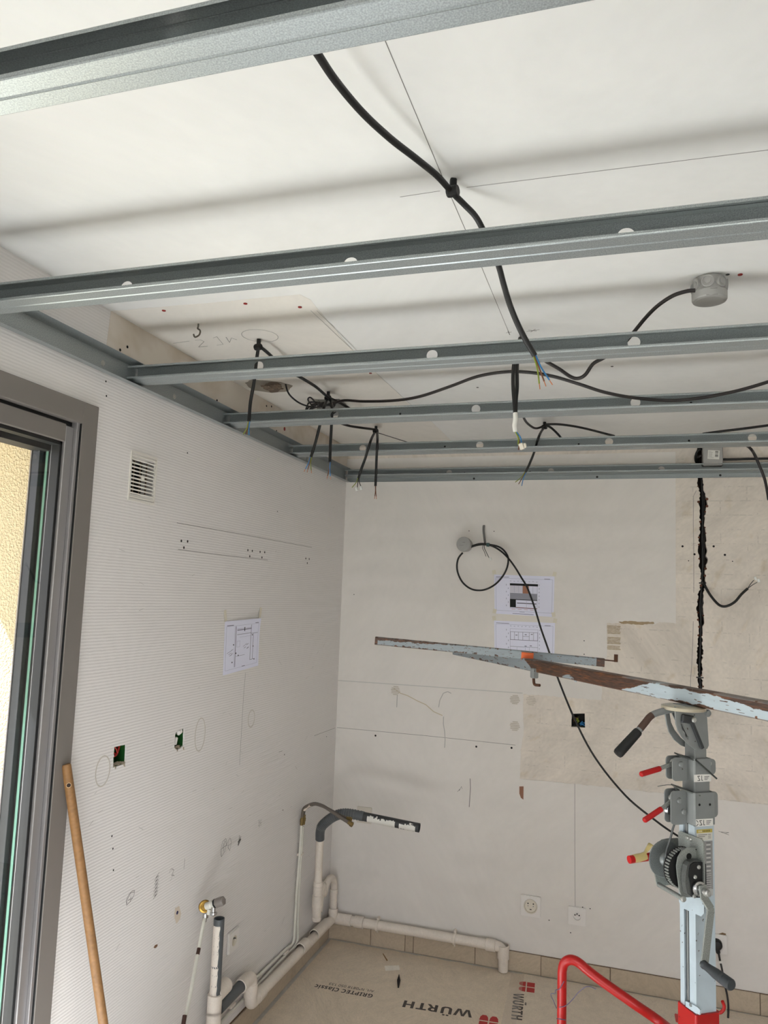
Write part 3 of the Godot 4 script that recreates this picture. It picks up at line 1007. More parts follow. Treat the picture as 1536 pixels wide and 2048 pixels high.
func screw_cap(parent: Node3D, at: Vector3) -> void:
	var st := st_new()
	box(st, at, Vector3(0.011, 0.016, 0.009), Basis(Vector3(0, 0, 1), 0.3), 0.002)
	obj("connector", st, M.clear, parent)

func build_electrics() -> void:
	# the long cable from above the first stud to the stripped end by the third
	var t := thing("power_cable", "long black cable held by the nearest ceiling clip, blue and green cores at its end", "cable")
	cable(t, [Vector3(1.0448, 2.485, 3.0576), Vector3(1.0437, 2.49, 3.0194), Vector3(1.0453, 2.493, 2.9828), Vector3(1.0479, 2.497, 2.9181), Vector3(1.059, 2.503, 2.831), Vector3(1.0774, 2.512, 2.7432), Vector3(1.099, 2.522, 2.6625), Vector3(1.1188, 2.532, 2.5824), Vector3(1.1312, 2.538, 2.5088), Vector3(1.1487, 2.53, 2.471), Vector3(1.167, 2.515, 2.4488), Vector3(1.1793, 2.4953, 2.43), Vector3(1.1972, 2.4581, 2.41), Vector3(1.2087, 2.4262, 2.395), Vector3(1.2165, 2.3943, 2.375), Vector3(1.2289, 2.3527, 2.355), Vector3(1.2481, 2.3084, 2.33), Vector3(1.2723, 2.2668, 2.3)], 0.0062)
	cores(t, Vector3(1.2723, 2.2668, 2.3), (Vector3(1.2906, 2.2157, 2.3) - Vector3(1.2723, 2.2668, 2.3)).normalized(), 0.062, ["wire_green", "wire_brown", "wire_blue"], 0.011, 3)
	var cl := Vector3(1.1341, 2.54, 2.5083)
	clip("black cable clip on the white ceiling between the two nearest studs", Vector3(cl.x, 2.565, cl.z), 0.027)
	# round box and its cable
	var jb := thing("junction_box", "round light grey junction box screwed to the ceiling on the right", "junction box", Vector3(1.6565, 2.565, 1.9144))
	var st := st_new()
	lathe(st, Vector3.ZERO, Vector3.DOWN, [Vector2(0, 0.001), Vector2(0.034, 0.001), Vector2(0.036, 0.004), Vector2(0.0385, 0.037), Vector2(0.041, 0.038), Vector2(0.0415, 0.040), Vector2(0.041, 0.056), Vector2(0.039, 0.0595), Vector2(0.033, 0.061), Vector2(0, 0.061)], 40)
	obj("body", st, M.grey_plastic, jb)
	for k in 7:
		var a := TAU * k / 7.0 + 0.86
		var d := Vector3(cos(a), 0, sin(a))
		st = st_new()
		lathe(st, d * 0.033 + Vector3(0, -0.021, 0), d, [Vector2(0.0, 0.0), Vector2(0.0155, 0.0), Vector2(0.0155, 0.0075), Vector2(0.0145, 0.0085), Vector2(0.0125, 0.0085), Vector2(0.012, 0.0065), Vector2(0.0075, 0.0065), Vector2(0.007, 0.0080), Vector2(0.0, 0.0085)], 18)
		obj("knockout", st, M.grey_plastic, jb)
	st = st_new()
	box(st, Vector3(0.006, -0.0430, 0.0415), Vector3(0.016, 0.0016, 0.0008))
	box(st, Vector3(0.002, -0.0575, 0.0395), Vector3(0.026, 0.0016, 0.0012))
	obj("moulded_mark", st, M.grey_dark, jb)
	t = thing("power_cable", "black cable curving out of the round ceiling box and looping below the third stud", "cable")
	cable(t, [Vector3(1.6202, 2.5204, 1.955), Vector3(1.5996, 2.5198, 1.955), Vector3(1.5691, 2.515, 1.945), Vector3(1.5347, 2.4999, 1.925), Vector3(1.5055, 2.4789, 1.9), Vector3(1.4766, 2.4496, 1.88), Vector3(1.4419, 2.4171, 1.86), Vector3(1.4023, 2.4003, 1.84), Vector3(1.3751, 2.3886, 1.83), Vector3(1.354, 2.3624, 1.82), Vector3(1.3338, 2.3567, 1.81), Vector3(1.3132, 2.3664, 1.8), Vector3(1.2827, 2.3924, 1.79), Vector3(1.2434, 2.4208, 1.78), Vector3(1.2042, 2.445, 1.78)], 0.0050, M.cable_worn)
	t = thing("power_cable", "long black cable sagging across the room in front of the fourth stud", "cable")
	cable(t, [Vector3(0.3978, 2.4794, 1.235), Vector3(0.4518, 2.4802, 1.26), Vector3(0.5458, 2.4616, 1.3), Vector3(0.6795, 2.4435, 1.36), Vector3(0.7871, 2.4369, 1.42), Vector3(0.9028, 2.4522, 1.47), Vector3(1.0041, 2.4661, 1.52), Vector3(1.0971, 2.4667, 1.55), Vector3(1.1763, 2.4576, 1.56), Vector3(1.2526, 2.439, 1.56), Vector3(1.3269, 2.4143, 1.55), Vector3(1.3999, 2.3912, 1.53), Vector3(1.4872, 2.3779, 1.5), Vector3(1.589, 2.3734, 1.47), Vector3(1.6747, 2.3799, 1.46), Vector3(1.7582, 2.393, 1.46), Vector3(1.8265, 2.4095, 1.46), Vector3(1.8939, 2.4302, 1.46)], 0.0052, M.cable_worn)
	# the taped pair
	t = thing("power_cable", "pair of black cables hanging below the third stud, wrapped in white tape", "cable")
	cable(t, [Vector3(1.1463, 2.564, 1.5793), Vector3(1.1579, 2.4715, 1.74), Vector3(1.1501, 2.4198, 1.74), Vector3(1.1495, 2.3679, 1.74), Vector3(1.1548, 2.3058, 1.74), Vector3(1.1567, 2.2763, 1.74)], 0.0055)
	cable(t, [Vector3(1.16, 2.4914, 1.725), Vector3(1.1581, 2.424, 1.725), Vector3(1.1591, 2.3643, 1.725), Vector3(1.1567, 2.3273, 1.725), Vector3(1.1565, 2.2793, 1.728)], 0.0055)
	st = st_new()
	tube(st, [Vector3(1.1572, 2.2851, 1.74), Vector3(1.1589, 2.2675, 1.74), Vector3(1.1557, 2.2471, 1.74), Vector3(1.1581, 2.2295, 1.74)], [0.0085, 0.0098, 0.0088, 0.0075], 10, true, 0.8)
	obj("tape_wrap", st, M.tape_white, t)
	for q in [["wire_green", Vector3(1.1588, 2.2295, 1.74), Vector3(1.1671, 2.1919, 1.745)], ["wire_blue", Vector3(1.1617, 2.2294, 1.74), Vector3(1.1763, 2.1956, 1.74)], ["wire_brown", Vector3(1.161, 2.2306, 1.735), Vector3(1.1675, 2.178, 1.735)]]:
		cable(t, [q[1], (q[1] + q[2]) * 0.5 + Vector3(0.004, 0, 0), q[2]], 0.0018, M[q[0]], "wire")
	st = st_new()
	box(st, Vector3(1.1767, 2.1865, 1.742), Vector3(0.013, 0.019, 0.010), Basis(Vector3(0, 0, 1), 0.35), 0.002)
	box(st, Vector3(1.1865, 2.1891, 1.742), Vector3(0.007, 0.014, 0.008), Basis(Vector3(0, 0, 1), 0.2), 0.002)
	obj("connector", st, M.cream_plastic, t)

	# clip by the pencilled circle, far left
	clip("black cable clip inside the pencilled circle on the ceiling", Vector3(0.326, 2.565, 1.7351), 0.028)
	var zc := 1.7351
	t = thing("power_cable", "black cable hanging from the clip in the pencilled circle, through to the fourth stud's end", "cable")
	cable(t, [Vector3(0.326, 2.565, 1.7351) + Vector3(0.0, -0.03, 0.0), Vector3(0.3146, 2.5087, 1.72), Vector3(0.3035, 2.4285, 1.71), Vector3(0.2896, 2.3649, 1.7), Vector3(0.288, 2.3015, 1.7)], 0.0056)
	cores(t, Vector3(0.288, 2.3015, 1.7), Vector3(-0.10, -1, 0).normalized(), 0.045, ["wire_green", "wire_brown", "wire_blue"], 0.010, 6, false)
	t = thing("power_cable", "black cable stretched along the ceiling between the two left-hand clips", "cable")
	cable(t, [Vector3(0.327, 2.565, 1.73) + Vector3(0.004, -0.026, 0), Vector3(0.351, 2.522, 1.708), Vector3(0.3438, 2.515, 1.5674), Vector3(0.3614, 2.512, 1.4659), Vector3(0.3642, 2.515, 1.3379), Vector3(0.3325, 2.532, 1.138), Vector3(0.35, 2.53, 1.0487), Vector3(0.3742, 2.52, 0.9509), Vector3(0.3684, 2.525, 0.7494)], 0.0055)
	# box with a tangle of cable behind the fourth stud
	var bb := thing("junction_box", "grey junction box behind the fourth stud, half hidden under tangled cable", "junction box", Vector3(0.2758, 2.565, 0.9518))
	st = st_new()
	box(st, Vector3(0, -0.024, 0), Vector3(0.105, 0.047, 0.085), Basis.IDENTITY, 0.006)
	obj("body", st, M.grey_dark, bb)
	st = st_new()
	box(st, Vector3(0, -0.049, 0), Vector3(0.101, 0.006, 0.081), Basis.IDENTITY, 0.002)
	obj("lid", st, M.grey_dark, bb)
	for k in 2:
		st = st_new()
		lathe(st, Vector3(-0.02 + 0.04 * k, -0.026, 0.041), Vector3(0, 0, 1), [Vector2(0, 0), Vector2(0.014, 0), Vector2(0.013, 0.006), Vector2(0.008, 0.009), Vector2(0, 0.009)], 14)
		obj("grommet", st, M.rubber, bb)
	t = thing("cable_tangle", "tangled loops of thin black cable on the box behind the fourth stud", "cable")
	var c0 := Vector3(0.2245, 2.565, 0.9605) + Vector3(0, -0.03, 0.02)
	for k in 5:
		var loop := []
		var rng := RandomNumberGenerator.new()
		rng.seed = 40 + k
		for i in 11:
			var a := TAU * i / 10.0 + k
			loop.append(c0 + Vector3(cos(a) * (0.035 + 0.008 * k) + 0.012 * k - 0.02, sin(a * 1.0 + 0.6) * 0.018 - 0.004 * k + rng.randf_range(-0.006, 0.006), sin(a) * 0.02 + rng.randf_range(-0.01, 0.01)))
		cable(t, loop, 0.0034, M.cable, "loop")
	cable(t, [Vector3(0.1901, 2.565, 1.2345) + Vector3(0, 0.001, 0), Vector3(0.2057, 2.525, 1.231), Vector3(0.2303, 2.5, 1.1921), Vector3(0.2472, 2.5, 1.126), Vector3(0.2626, 2.515, 1.0482)], 0.0034, M.cable, "loop")
	cable(t, [Vector3(0.2626, 2.515, 1.0482), Vector3(0.2666, 2.5, 1.1308), Vector3(0.2292, 2.535, 1.0981), Vector3(0.2472, 2.54, 1.1152), Vector3(0.2664, 2.52, 1.1013), Vector3(0.2949, 2.5, 1.1261)], 0.0030, M.cable, "loop")
	clip("black cable clip above the tangled box behind the fourth stud", Vector3(0.3189, 2.565, 1.1021), 0.028)
	t = thing("power_cable", "black cable hanging behind the fourth stud, left of its close twin", "cable")
	cable(t, [Vector3(0.3114, 2.565, 1.0883) + Vector3(-0.004, -0.03, 0), Vector3(0.3533, 2.4662, 1.225), Vector3(0.3337, 2.4015, 1.21), Vector3(0.314, 2.3352, 1.2), Vector3(0.2979, 2.2784, 1.2)], 0.0056)
	cores(t, Vector3(0.2979, 2.2784, 1.2), Vector3(-0.2, -1, 0).normalized(), 0.050, ["wire_blue", "wire_brown", "wire_green"], 0.012, 8)
	t = thing("power_cable", "black cable hanging behind the fourth stud, right of its close twin", "cable")
	cable(t, [Vector3(0.3175, 2.565, 1.0872) + Vector3(0.005, -0.03, 0), Vector3(0.3824, 2.4675, 1.215), Vector3(0.3815, 2.3999, 1.21), Vector3(0.3769, 2.3237, 1.2), Vector3(0.378, 2.2571, 1.2)], 0.0056)
	cores(t, Vector3(0.378, 2.2571, 1.2), Vector3(-0.03, -1, 0).normalized(), 0.055, ["wire_brown", "wire_blue"], 0.006, 9)
	# clip between fourth and fifth stud
	clip("black cable clip on the ceiling just above the fifth stud, left half", Vector3(0.3209, 2.565, 0.4839), 0.026)
	t = thing("power_cable", "short black cable running up to the clip above the fifth stud", "cable")
	cable(t, [Vector3(0.2395, 2.51, 0.8518), Vector3(0.268, 2.512, 0.7324), Vector3(0.3078, 2.52, 0.6407), Vector3(0.3306, 2.538, 0.5262)], 0.0056, M.cable_worn)
	t = thing("power_cable", "black cable slanting down past the fifth stud to three spread cores", "cable")
	cable(t, [Vector3(0.3119, 2.565, 0.4638) + Vector3(-0.003, -0.028, 0), Vector3(0.4121, 2.4227, 0.82), Vector3(0.3866, 2.3482, 0.81), Vector3(0.3664, 2.2944, 0.805), Vector3(0.3545, 2.2601, 0.8)], 0.0056)
	cores(t, Vector3(0.3545, 2.2601, 0.8), Vector3(-0.1, -1, 0).normalized(), 0.045, ["wire_green", "cable_worn", "cable_worn"], 0.022, 11, false)
	screw_cap(t, Vector3(0.3473, 2.2118, 0.8))
	screw_cap(t, Vector3(0.3696, 2.2152, 0.805))
	t = thing("power_cable", "black cable hanging straight past the fifth stud to a brown end", "cable")
	cable(t, [Vector3(0.3167, 2.565, 0.4631) + Vector3(0.004, -0.028, 0), Vector3(0.4434, 2.4207, 0.825), Vector3(0.4389, 2.3351, 0.815), Vector3(0.4375, 2.2705, 0.81), Vector3(0.437, 2.2225, 0.81)], 0.0056)
	cores(t, Vector3(0.437, 2.2225, 0.81), Vector3(0.06, -1, 0).normalized(), 0.045, ["wire_brown", "wire_brown"], 0.004, 12)
	t = thing("power_cable", "thin dark wire strung rightwards from the clip above the fifth stud", "cable")
	cable(t, [Vector3(0.338, 2.528, 0.4937), Vector3(0.3731, 2.53, 0.3775), Vector3(0.4241, 2.53, 0.2382)], 0.0019, M.cable_worn)
	# middle clip
	clip("black cable clip in the middle of the ceiling above the fifth stud", Vector3(1.1134, 2.565, 0.4447), 0.024)
	t = thing("power_cable", "worn black cable dipping left of the middle ceiling clip", "cable")
	cable(t, [Vector3(1.0652, 2.5, 0.8344), Vector3(1.0657, 2.5, 0.7193), Vector3(1.0829, 2.505, 0.5908), Vector3(1.1026, 2.52, 0.5319), Vector3(1.119, 2.538, 0.5004)], 0.0050, M.cable_worn)
	t = thing("power_cable", "black cable running right from the middle ceiling clip along the fifth stud", "cable")
	cable(t, [Vector3(1.1238, 2.539, 0.5052), Vector3(1.1876, 2.535, 0.5127), Vector3(1.2812, 2.53, 0.4512), Vector3(1.4142, 2.525, 0.2877)], 0.0052)
	t = thing("power_cable", "short black cable dropping from the middle clip behind the fifth stud", "cable")
	cable(t, [Vector3(1.1251, 2.539, 0.4952), Vector3(1.1499, 2.53, 0.4506), Vector3(1.1868, 2.49, 0.4389), Vector3(1.2122, 2.4161, 0.66)], 0.0052)
	t = thing("power_cable", "black cable hanging from the middle clip to green cores below the back stud", "cable")
	cable(t, [Vector3(1.1093, 2.565, 0.4255) + Vector3(-0.003, -0.026, 0), Vector3(1.1267, 2.4227, 0.8), Vector3(1.092, 2.3826, 0.66), Vector3(1.0693, 2.3327, 0.64), Vector3(1.0537, 2.3042, 0.63)], 0.0052)
	cores(t, Vector3(1.0537, 2.3042, 0.63), Vector3(-0.55, -1, 0).normalized(), 0.06, ["wire_green", "wire_brown", "wire_blue"], 0.015, 14, false)
	# right end
	t = thing("power_cable", "black cable running out of frame just above the fifth stud, right side", "cable")
	cable(t, [Vector3(1.787, 2.51, 0.3453), Vector3(1.8558, 2.515, 0.3631), Vector3(1.9519, 2.52, 0.3854), Vector3(2.0614, 2.525, 0.4224)], 0.0056)
	bb = thing("junction_box", "grey rectangular junction box with a printed label, above the dark wall chase", "junction box", Vector3(1.8586, 2.4712, 0))
	st = st_new()
	box(st, Vector3(0, 0, 0.024), Vector3(0.090, 0.10, 0.046), Basis.IDENTITY, 0.005)
	obj("body", st, M.grey_dark, bb)
	st = st_new()
	box(st, Vector3(0, 0, 0.0505), Vector3(0.086, 0.096, 0.007), Basis.IDENTITY, 0.002)
	var lid := obj("lid", st, M.grey_plastic, bb)
	var lab := mat(Color.WHITE, 0.5)
	lab.albedo_texture = ImageTexture.create_from_image(label_print(96, 64, 5))
	st = st_new()
	plate(st, rect(-0.026, -0.022, 0.028, 0.024), [], 0.0003, Transform3D(Basis(Vector3(0, 0, 1), -0.08), Vector3(0.002, 0, 0.0544)), Rect2(-0.026, -0.022, 0.054, 0.046))
	obj("label", st, lab, lid)
	t = thing("power_cable", "black cable looping from the labelled box down into the wall chase", "cable")
	cable(t, [Vector3(1.8234, 2.5037, 0.025), Vector3(1.8025, 2.5022, 0.035), Vector3(1.7895, 2.4865, 0.03), Vector3(1.7865, 2.4612, 0.01), Vector3(1.7945, 2.435, -0.008), Vector3(1.8124, 2.3869, -0.014), Vector3(1.8147, 2.2994, -0.014), Vector3(1.8173, 2.2292, -0.014), Vector3(1.8135, 2.0922, -0.014), Vector3(1.8133, 2.011, -0.014), Vector3(1.8142, 1.9564, -0.014), Vector3(1.8105, 1.8899, -0.013), Vector3(1.8061, 1.8237, -0.014), Vector3(1.7999, 1.7554, -0.014), Vector3(1.8025, 1.6899, -0.014), Vector3(1.7988, 1.5571, -0.014), Vector3(1.7951, 1.4921, -0.014), Vector3(1.7963, 1.4254, -0.014), Vector3(1.799, 1.3751, -0.014)], 0.0056)
	cable(t, [Vector3(1.823, 2.4746, 0.025), Vector3(1.8071, 2.474, 0.03), Vector3(1.7968, 2.464, 0.02), Vector3(1.8014, 2.4401, -0.01), Vector3(1.8193, 2.3753, -0.018), Vector3(1.8247, 2.2659, -0.018), Vector3(1.8203, 2.1694, -0.018), Vector3(1.8212, 2.0496, -0.018), Vector3(1.8165, 1.9305, -0.018), Vector3(1.811, 1.8358, -0.018), Vector3(1.8075, 1.7181, -0.018)], 0.0050, M.cable_worn)
	for q in [Vector3(1.8117, 1.8682, 0.002), Vector3(1.7949, 1.429, 0.002)]:
		st = st_new()
		bar(st, q + Vector3(-0.016, 0, -0.002), q + Vector3(0.016, 0, -0.002), 0.006, 0.003, Vector3.UP)
		obj("staple", st, M.cable_worn, t)
	t = thing("power_cable", "black cable running level from the labelled box out of frame", "cable")
	cable(t, [Vector3(1.8931, 2.4537, 0.025), Vector3(1.9359, 2.4519, 0.03), Vector3(2.0219, 2.4524, 0.03), Vector3(2.1485, 2.4521, 0.03)], 0.0056)
	t = thing("power_cable", "black cable curving down at the right edge in front of the back stud", "cable")
	cable(t, [Vector3(1.9529, 2.5, 0.1996), Vector3(1.9295, 2.3925, 0.62), Vector3(1.952, 2.3676, 0.6), Vector3(1.9758, 2.3161, 0.58), Vector3(1.9945, 2.2628, 0.57), Vector3(2.0057, 2.1862, 0.57)], 0.0056, M.cable_worn)
	# branch out of the chase
	t = thing("power_cable", "short black cable curling out of the wall chase to two capped wires", "cable")
	cable(t, [Vector3(1.8149, 1.8757, -0.008), Vector3(1.8223, 1.8544, 0.004), Vector3(1.844, 1.8104, 0.02), Vector3(1.8768, 1.7686, 0.04), Vector3(1.9063, 1.7628, 0.05), Vector3(1.9418, 1.7834, 0.055), Vector3(1.9724, 1.821, 0.05), Vector3(1.9987, 1.847, 0.045)], 0.0060)
	for q in [Vector3(2.0247, 1.8864, 0.05), Vector3(2.0388, 1.8767, 0.045)]:
		cable(t, [Vector3(1.9965, 1.8447, 0.045), (Vector3(1.9965, 1.8447, 0.045) + q) * 0.5 + Vector3(0, 0.002, 0), q], 0.0018, M.grey_plug, "wire")
		screw_cap(t, q + Vector3(0.006, 0.008, 0))
	# coil with its round box on the back wall
	jb = thing("junction_box", "round grey junction box hanging with the cable coil on the back wall", "junction box", Vector3(0.6835, 2.0303, 0.075))
	st = st_new()
	lathe(st, Vector3.ZERO, Vector3(-0.10, 0.05, 1.0), [Vector2(0, -0.034), Vector2(0.032, -0.034), Vector2(0.034, -0.030), Vector2(0.0345, -0.004), Vector2(0.0375, -0.002), Vector2(0.0375, 0.016), Vector2(0.0355, 0.019), Vector2(0.0, 0.0195)], 32)
	obj("body", st, M.grey_plastic, jb)
	st = st_new()
	box(st, Vector3(0.0, 0.010, 0.0196), Vector3(0.014, 0.003, 0.001))
	box(st, Vector3(-0.012, -0.006, 0.0196), Vector3(0.022, 0.002, 0.001))
	obj("moulded_mark", st, M.grey_dark, jb)
	t = thing("cable_coil", "coiled black cable tied to the back wall, its tail hanging to the lift", "cable")
	cable(t, [Vector3(0.6715, 1.9891, 0.06), Vector3(0.6492, 1.9609, 0.055), Vector3(0.6416, 1.922, 0.05), Vector3(0.6501, 1.8789, 0.05), Vector3(0.6753, 1.8364, 0.05), Vector3(0.7163, 1.8075, 0.055), Vector3(0.7597, 1.8002, 0.055), Vector3(0.8025, 1.8101, 0.055), Vector3(0.844, 1.8369, 0.05), Vector3(0.8766, 1.8761, 0.045), Vector3(0.8972, 1.9191, 0.045), Vector3(0.9028, 1.9618, 0.045), Vector3(0.8931, 1.9876, 0.04), Vector3(0.8728, 2.0112, 0.035), Vector3(0.8467, 2.0259, 0.035), Vector3(0.8129, 2.0328, 0.04), Vector3(0.779, 2.0372, 0.045), Vector3(0.7461, 2.0338, 0.055), Vector3(0.7122, 2.0193, 0.07)], 0.0046)
	cable(t, [Vector3(0.7118, 2.0173, 0.068), Vector3(0.7453, 2.0299, 0.05), Vector3(0.7779, 2.0343, 0.038), Vector3(0.8165, 2.0281, 0.035), Vector3(0.8608, 2.0042, 0.04), Vector3(0.9013, 1.9679, 0.05), Vector3(0.9372, 1.9235, 0.06), Vector3(0.9728, 1.8692, 0.07), Vector3(0.9995, 1.8279, 0.08), Vector3(1.0262, 1.7664, 0.09), Vector3(1.0485, 1.7056, 0.1), Vector3(1.0747, 1.6254, 0.11), Vector3(1.1047, 1.5466, 0.12), Vector3(1.1256, 1.49, 0.125), Vector3(1.1617, 1.3883, 0.13), Vector3(1.2395, 1.2108, 0.14), Vector3(1.3304, 1.0484, 0.14), Vector3(1.4621, 0.8931, 0.13), Vector3(1.5909, 0.7958, 0.12), Vector3(1.6758, 0.74, 0.1), Vector3(1.7509, 0.6944, 0.06), Vector3(1.7902, 0.6635, 0.012)], 0.0046)
	st = st_new()
	lathe(st, Vector3(0.7979, 2.0332, 0.04), Vector3(1, -0.1, 0), [Vector2(0.0075, -0.008), Vector2(0.0098, -0.007), Vector2(0.0098, 0.007), Vector2(0.0075, 0.008)], 12)
	obj("tie", st, mat(Color(0.22, 0.33, 0.32), 0.4), t)
	t = thing("conduit_end", "grey corrugated conduit stub above the coil with two stripped wires", "conduit")
	var cp := smooth([Vector3(0.7675, 2.1359, -0.01), Vector3(0.7688, 2.1271, 0.012), Vector3(0.77, 2.1048, 0.016), Vector3(0.7752, 2.0738, 0.022), Vector3(0.7806, 2.0449, 0.03)], 8)
	var rr := []
	for i in cp.size():
		rr.append(0.0062 if i % 2 == 0 else 0.0054)
	st = st_new()
	tube(st, cp, rr, 10)
	obj("conduit", st, tinted(M.grey_plastic, Color(0.42, 0.41, 0.40)), t)
	cable(t, [Vector3(0.7806, 2.0471, 0.03), Vector3(0.7707, 2.0198, 0.045), Vector3(0.7807, 1.998, 0.05), Vector3(0.7907, 1.9732, 0.05)], 0.0013, M.cable_worn, "wire")
	cable(t, [Vector3(0.7814, 2.0471, 0.03), Vector3(0.7794, 2.0199, 0.045), Vector3(0.7916, 1.9939, 0.05), Vector3(0.8051, 1.9674, 0.05)], 0.0016, M.cable_worn, "wire")
	screw_cap(t, Vector3(0.8137, 1.9603, 0.05))
	build_wall_sockets()

func label_print(w: int, h: int, sd: int) -> Image:
	var im := Image.create(w, h, false, Image.FORMAT_RGB8)
	im.fill(Color(0.66, 0.65, 0.62))
	im.fill_rect(Rect2i(3, 3, w - 6, h - 6), Color(0.86, 0.855, 0.83))
	var rng := RandomNumberGenerator.new()
	rng.seed = sd
	for k in 7:
		im.fill_rect(Rect2i(8, 9 + k * 7, rng.randi_range(16, int(w * 0.45)), 2), Color(0.58, 0.57, 0.55))
	for k in 10:
		im.fill_rect(Rect2i(int(w * 0.62), 8 + k * 4, int(w * 0.25), rng.randi_range(1, 3)), Color(0.32, 0.31, 0.30))
	return im

# French socket on a wall: plate, ring, well with pin holes and earth pin
func socket(label: String, T: Transform3D, size: float, r: float, kind: String, m: Material) -> Node3D:
	var t := thing("wall_socket", label, "socket")
	t.transform = T
	var h := size * 0.5
	var st := st_new()
	plate(st, round_rect(-h, -h, h, h, 0.004), [circle(Vector2.ZERO, r, 28)], 0.007, Transform3D(Basis.IDENTITY, Vector3(0, 0, 0.0085)))
	plate(st, round_rect(-h + 0.003, -h + 0.003, h - 0.003, h - 0.003, 0.003), [circle(Vector2.ZERO, r, 28)], 0.002, Transform3D(Basis.IDENTITY, Vector3(0, 0, 0.0105)))
	obj("plate", st, M.white_plastic, t)
	st = st_new()
	if kind == "cooker":
		lathe(st, Vector3(0, 0, 0.0015), Vector3(0, 0, 1), [Vector2(0.0, 0.007), Vector2(r * 0.80, 0.007), Vector2(r * 0.86, 0.0135), Vector2(r * 0.98, 0.0125), Vector2(r, 0.0)], 32)
	else:
		lathe(st, Vector3(0, 0, 0.0015), Vector3(0, 0, 1), [Vector2(0.0, 0.001), Vector2(r * 0.86, 0.001), Vector2(r * 0.88, 0.010), Vector2(r, 0.010), Vector2(r, 0.0)], 28)
	obj("well", st, m, t)
	st = st_new()
	var base := 0.0086 if kind == "cooker" else 0.0026
	var pins := [Vector2(-0.0125, 0.012), Vector2(0.0125, 0.012)] if kind == "cooker" else [Vector2(-0.0095, 0.003), Vector2(0.0095, 0.003)]
	for p in pins:
		disc(st, Vector3(p.x, p.y, base), Vector3(0, 0, 1), 0.0032, 0.0005, 12)
	if kind == "cooker":
		box(st, Vector3(0.0, -0.014, base), Vector3(0.009, 0.0035, 0.0008))
	obj("pin_hole", st, M.hole, t)
	if kind == "cooker":
		st = st_new()
		for p in [Vector2(-0.0125, 0.001), Vector2(0.0125, 0.001)]:
			disc(st, Vector3(p.x, p.y, base), Vector3(0, 0, 1), 0.0025, 0.0006, 10)
		obj("screw", st, M.grey_dark, t)
	else:
		st = st_new()
		tube(st, [Vector3(0, 0.010, 0.001), Vector3(0, 0.010, 0.016)], 0.0024, 10)
		obj("earth_pin", st, M.grey_plug, t)
	return t

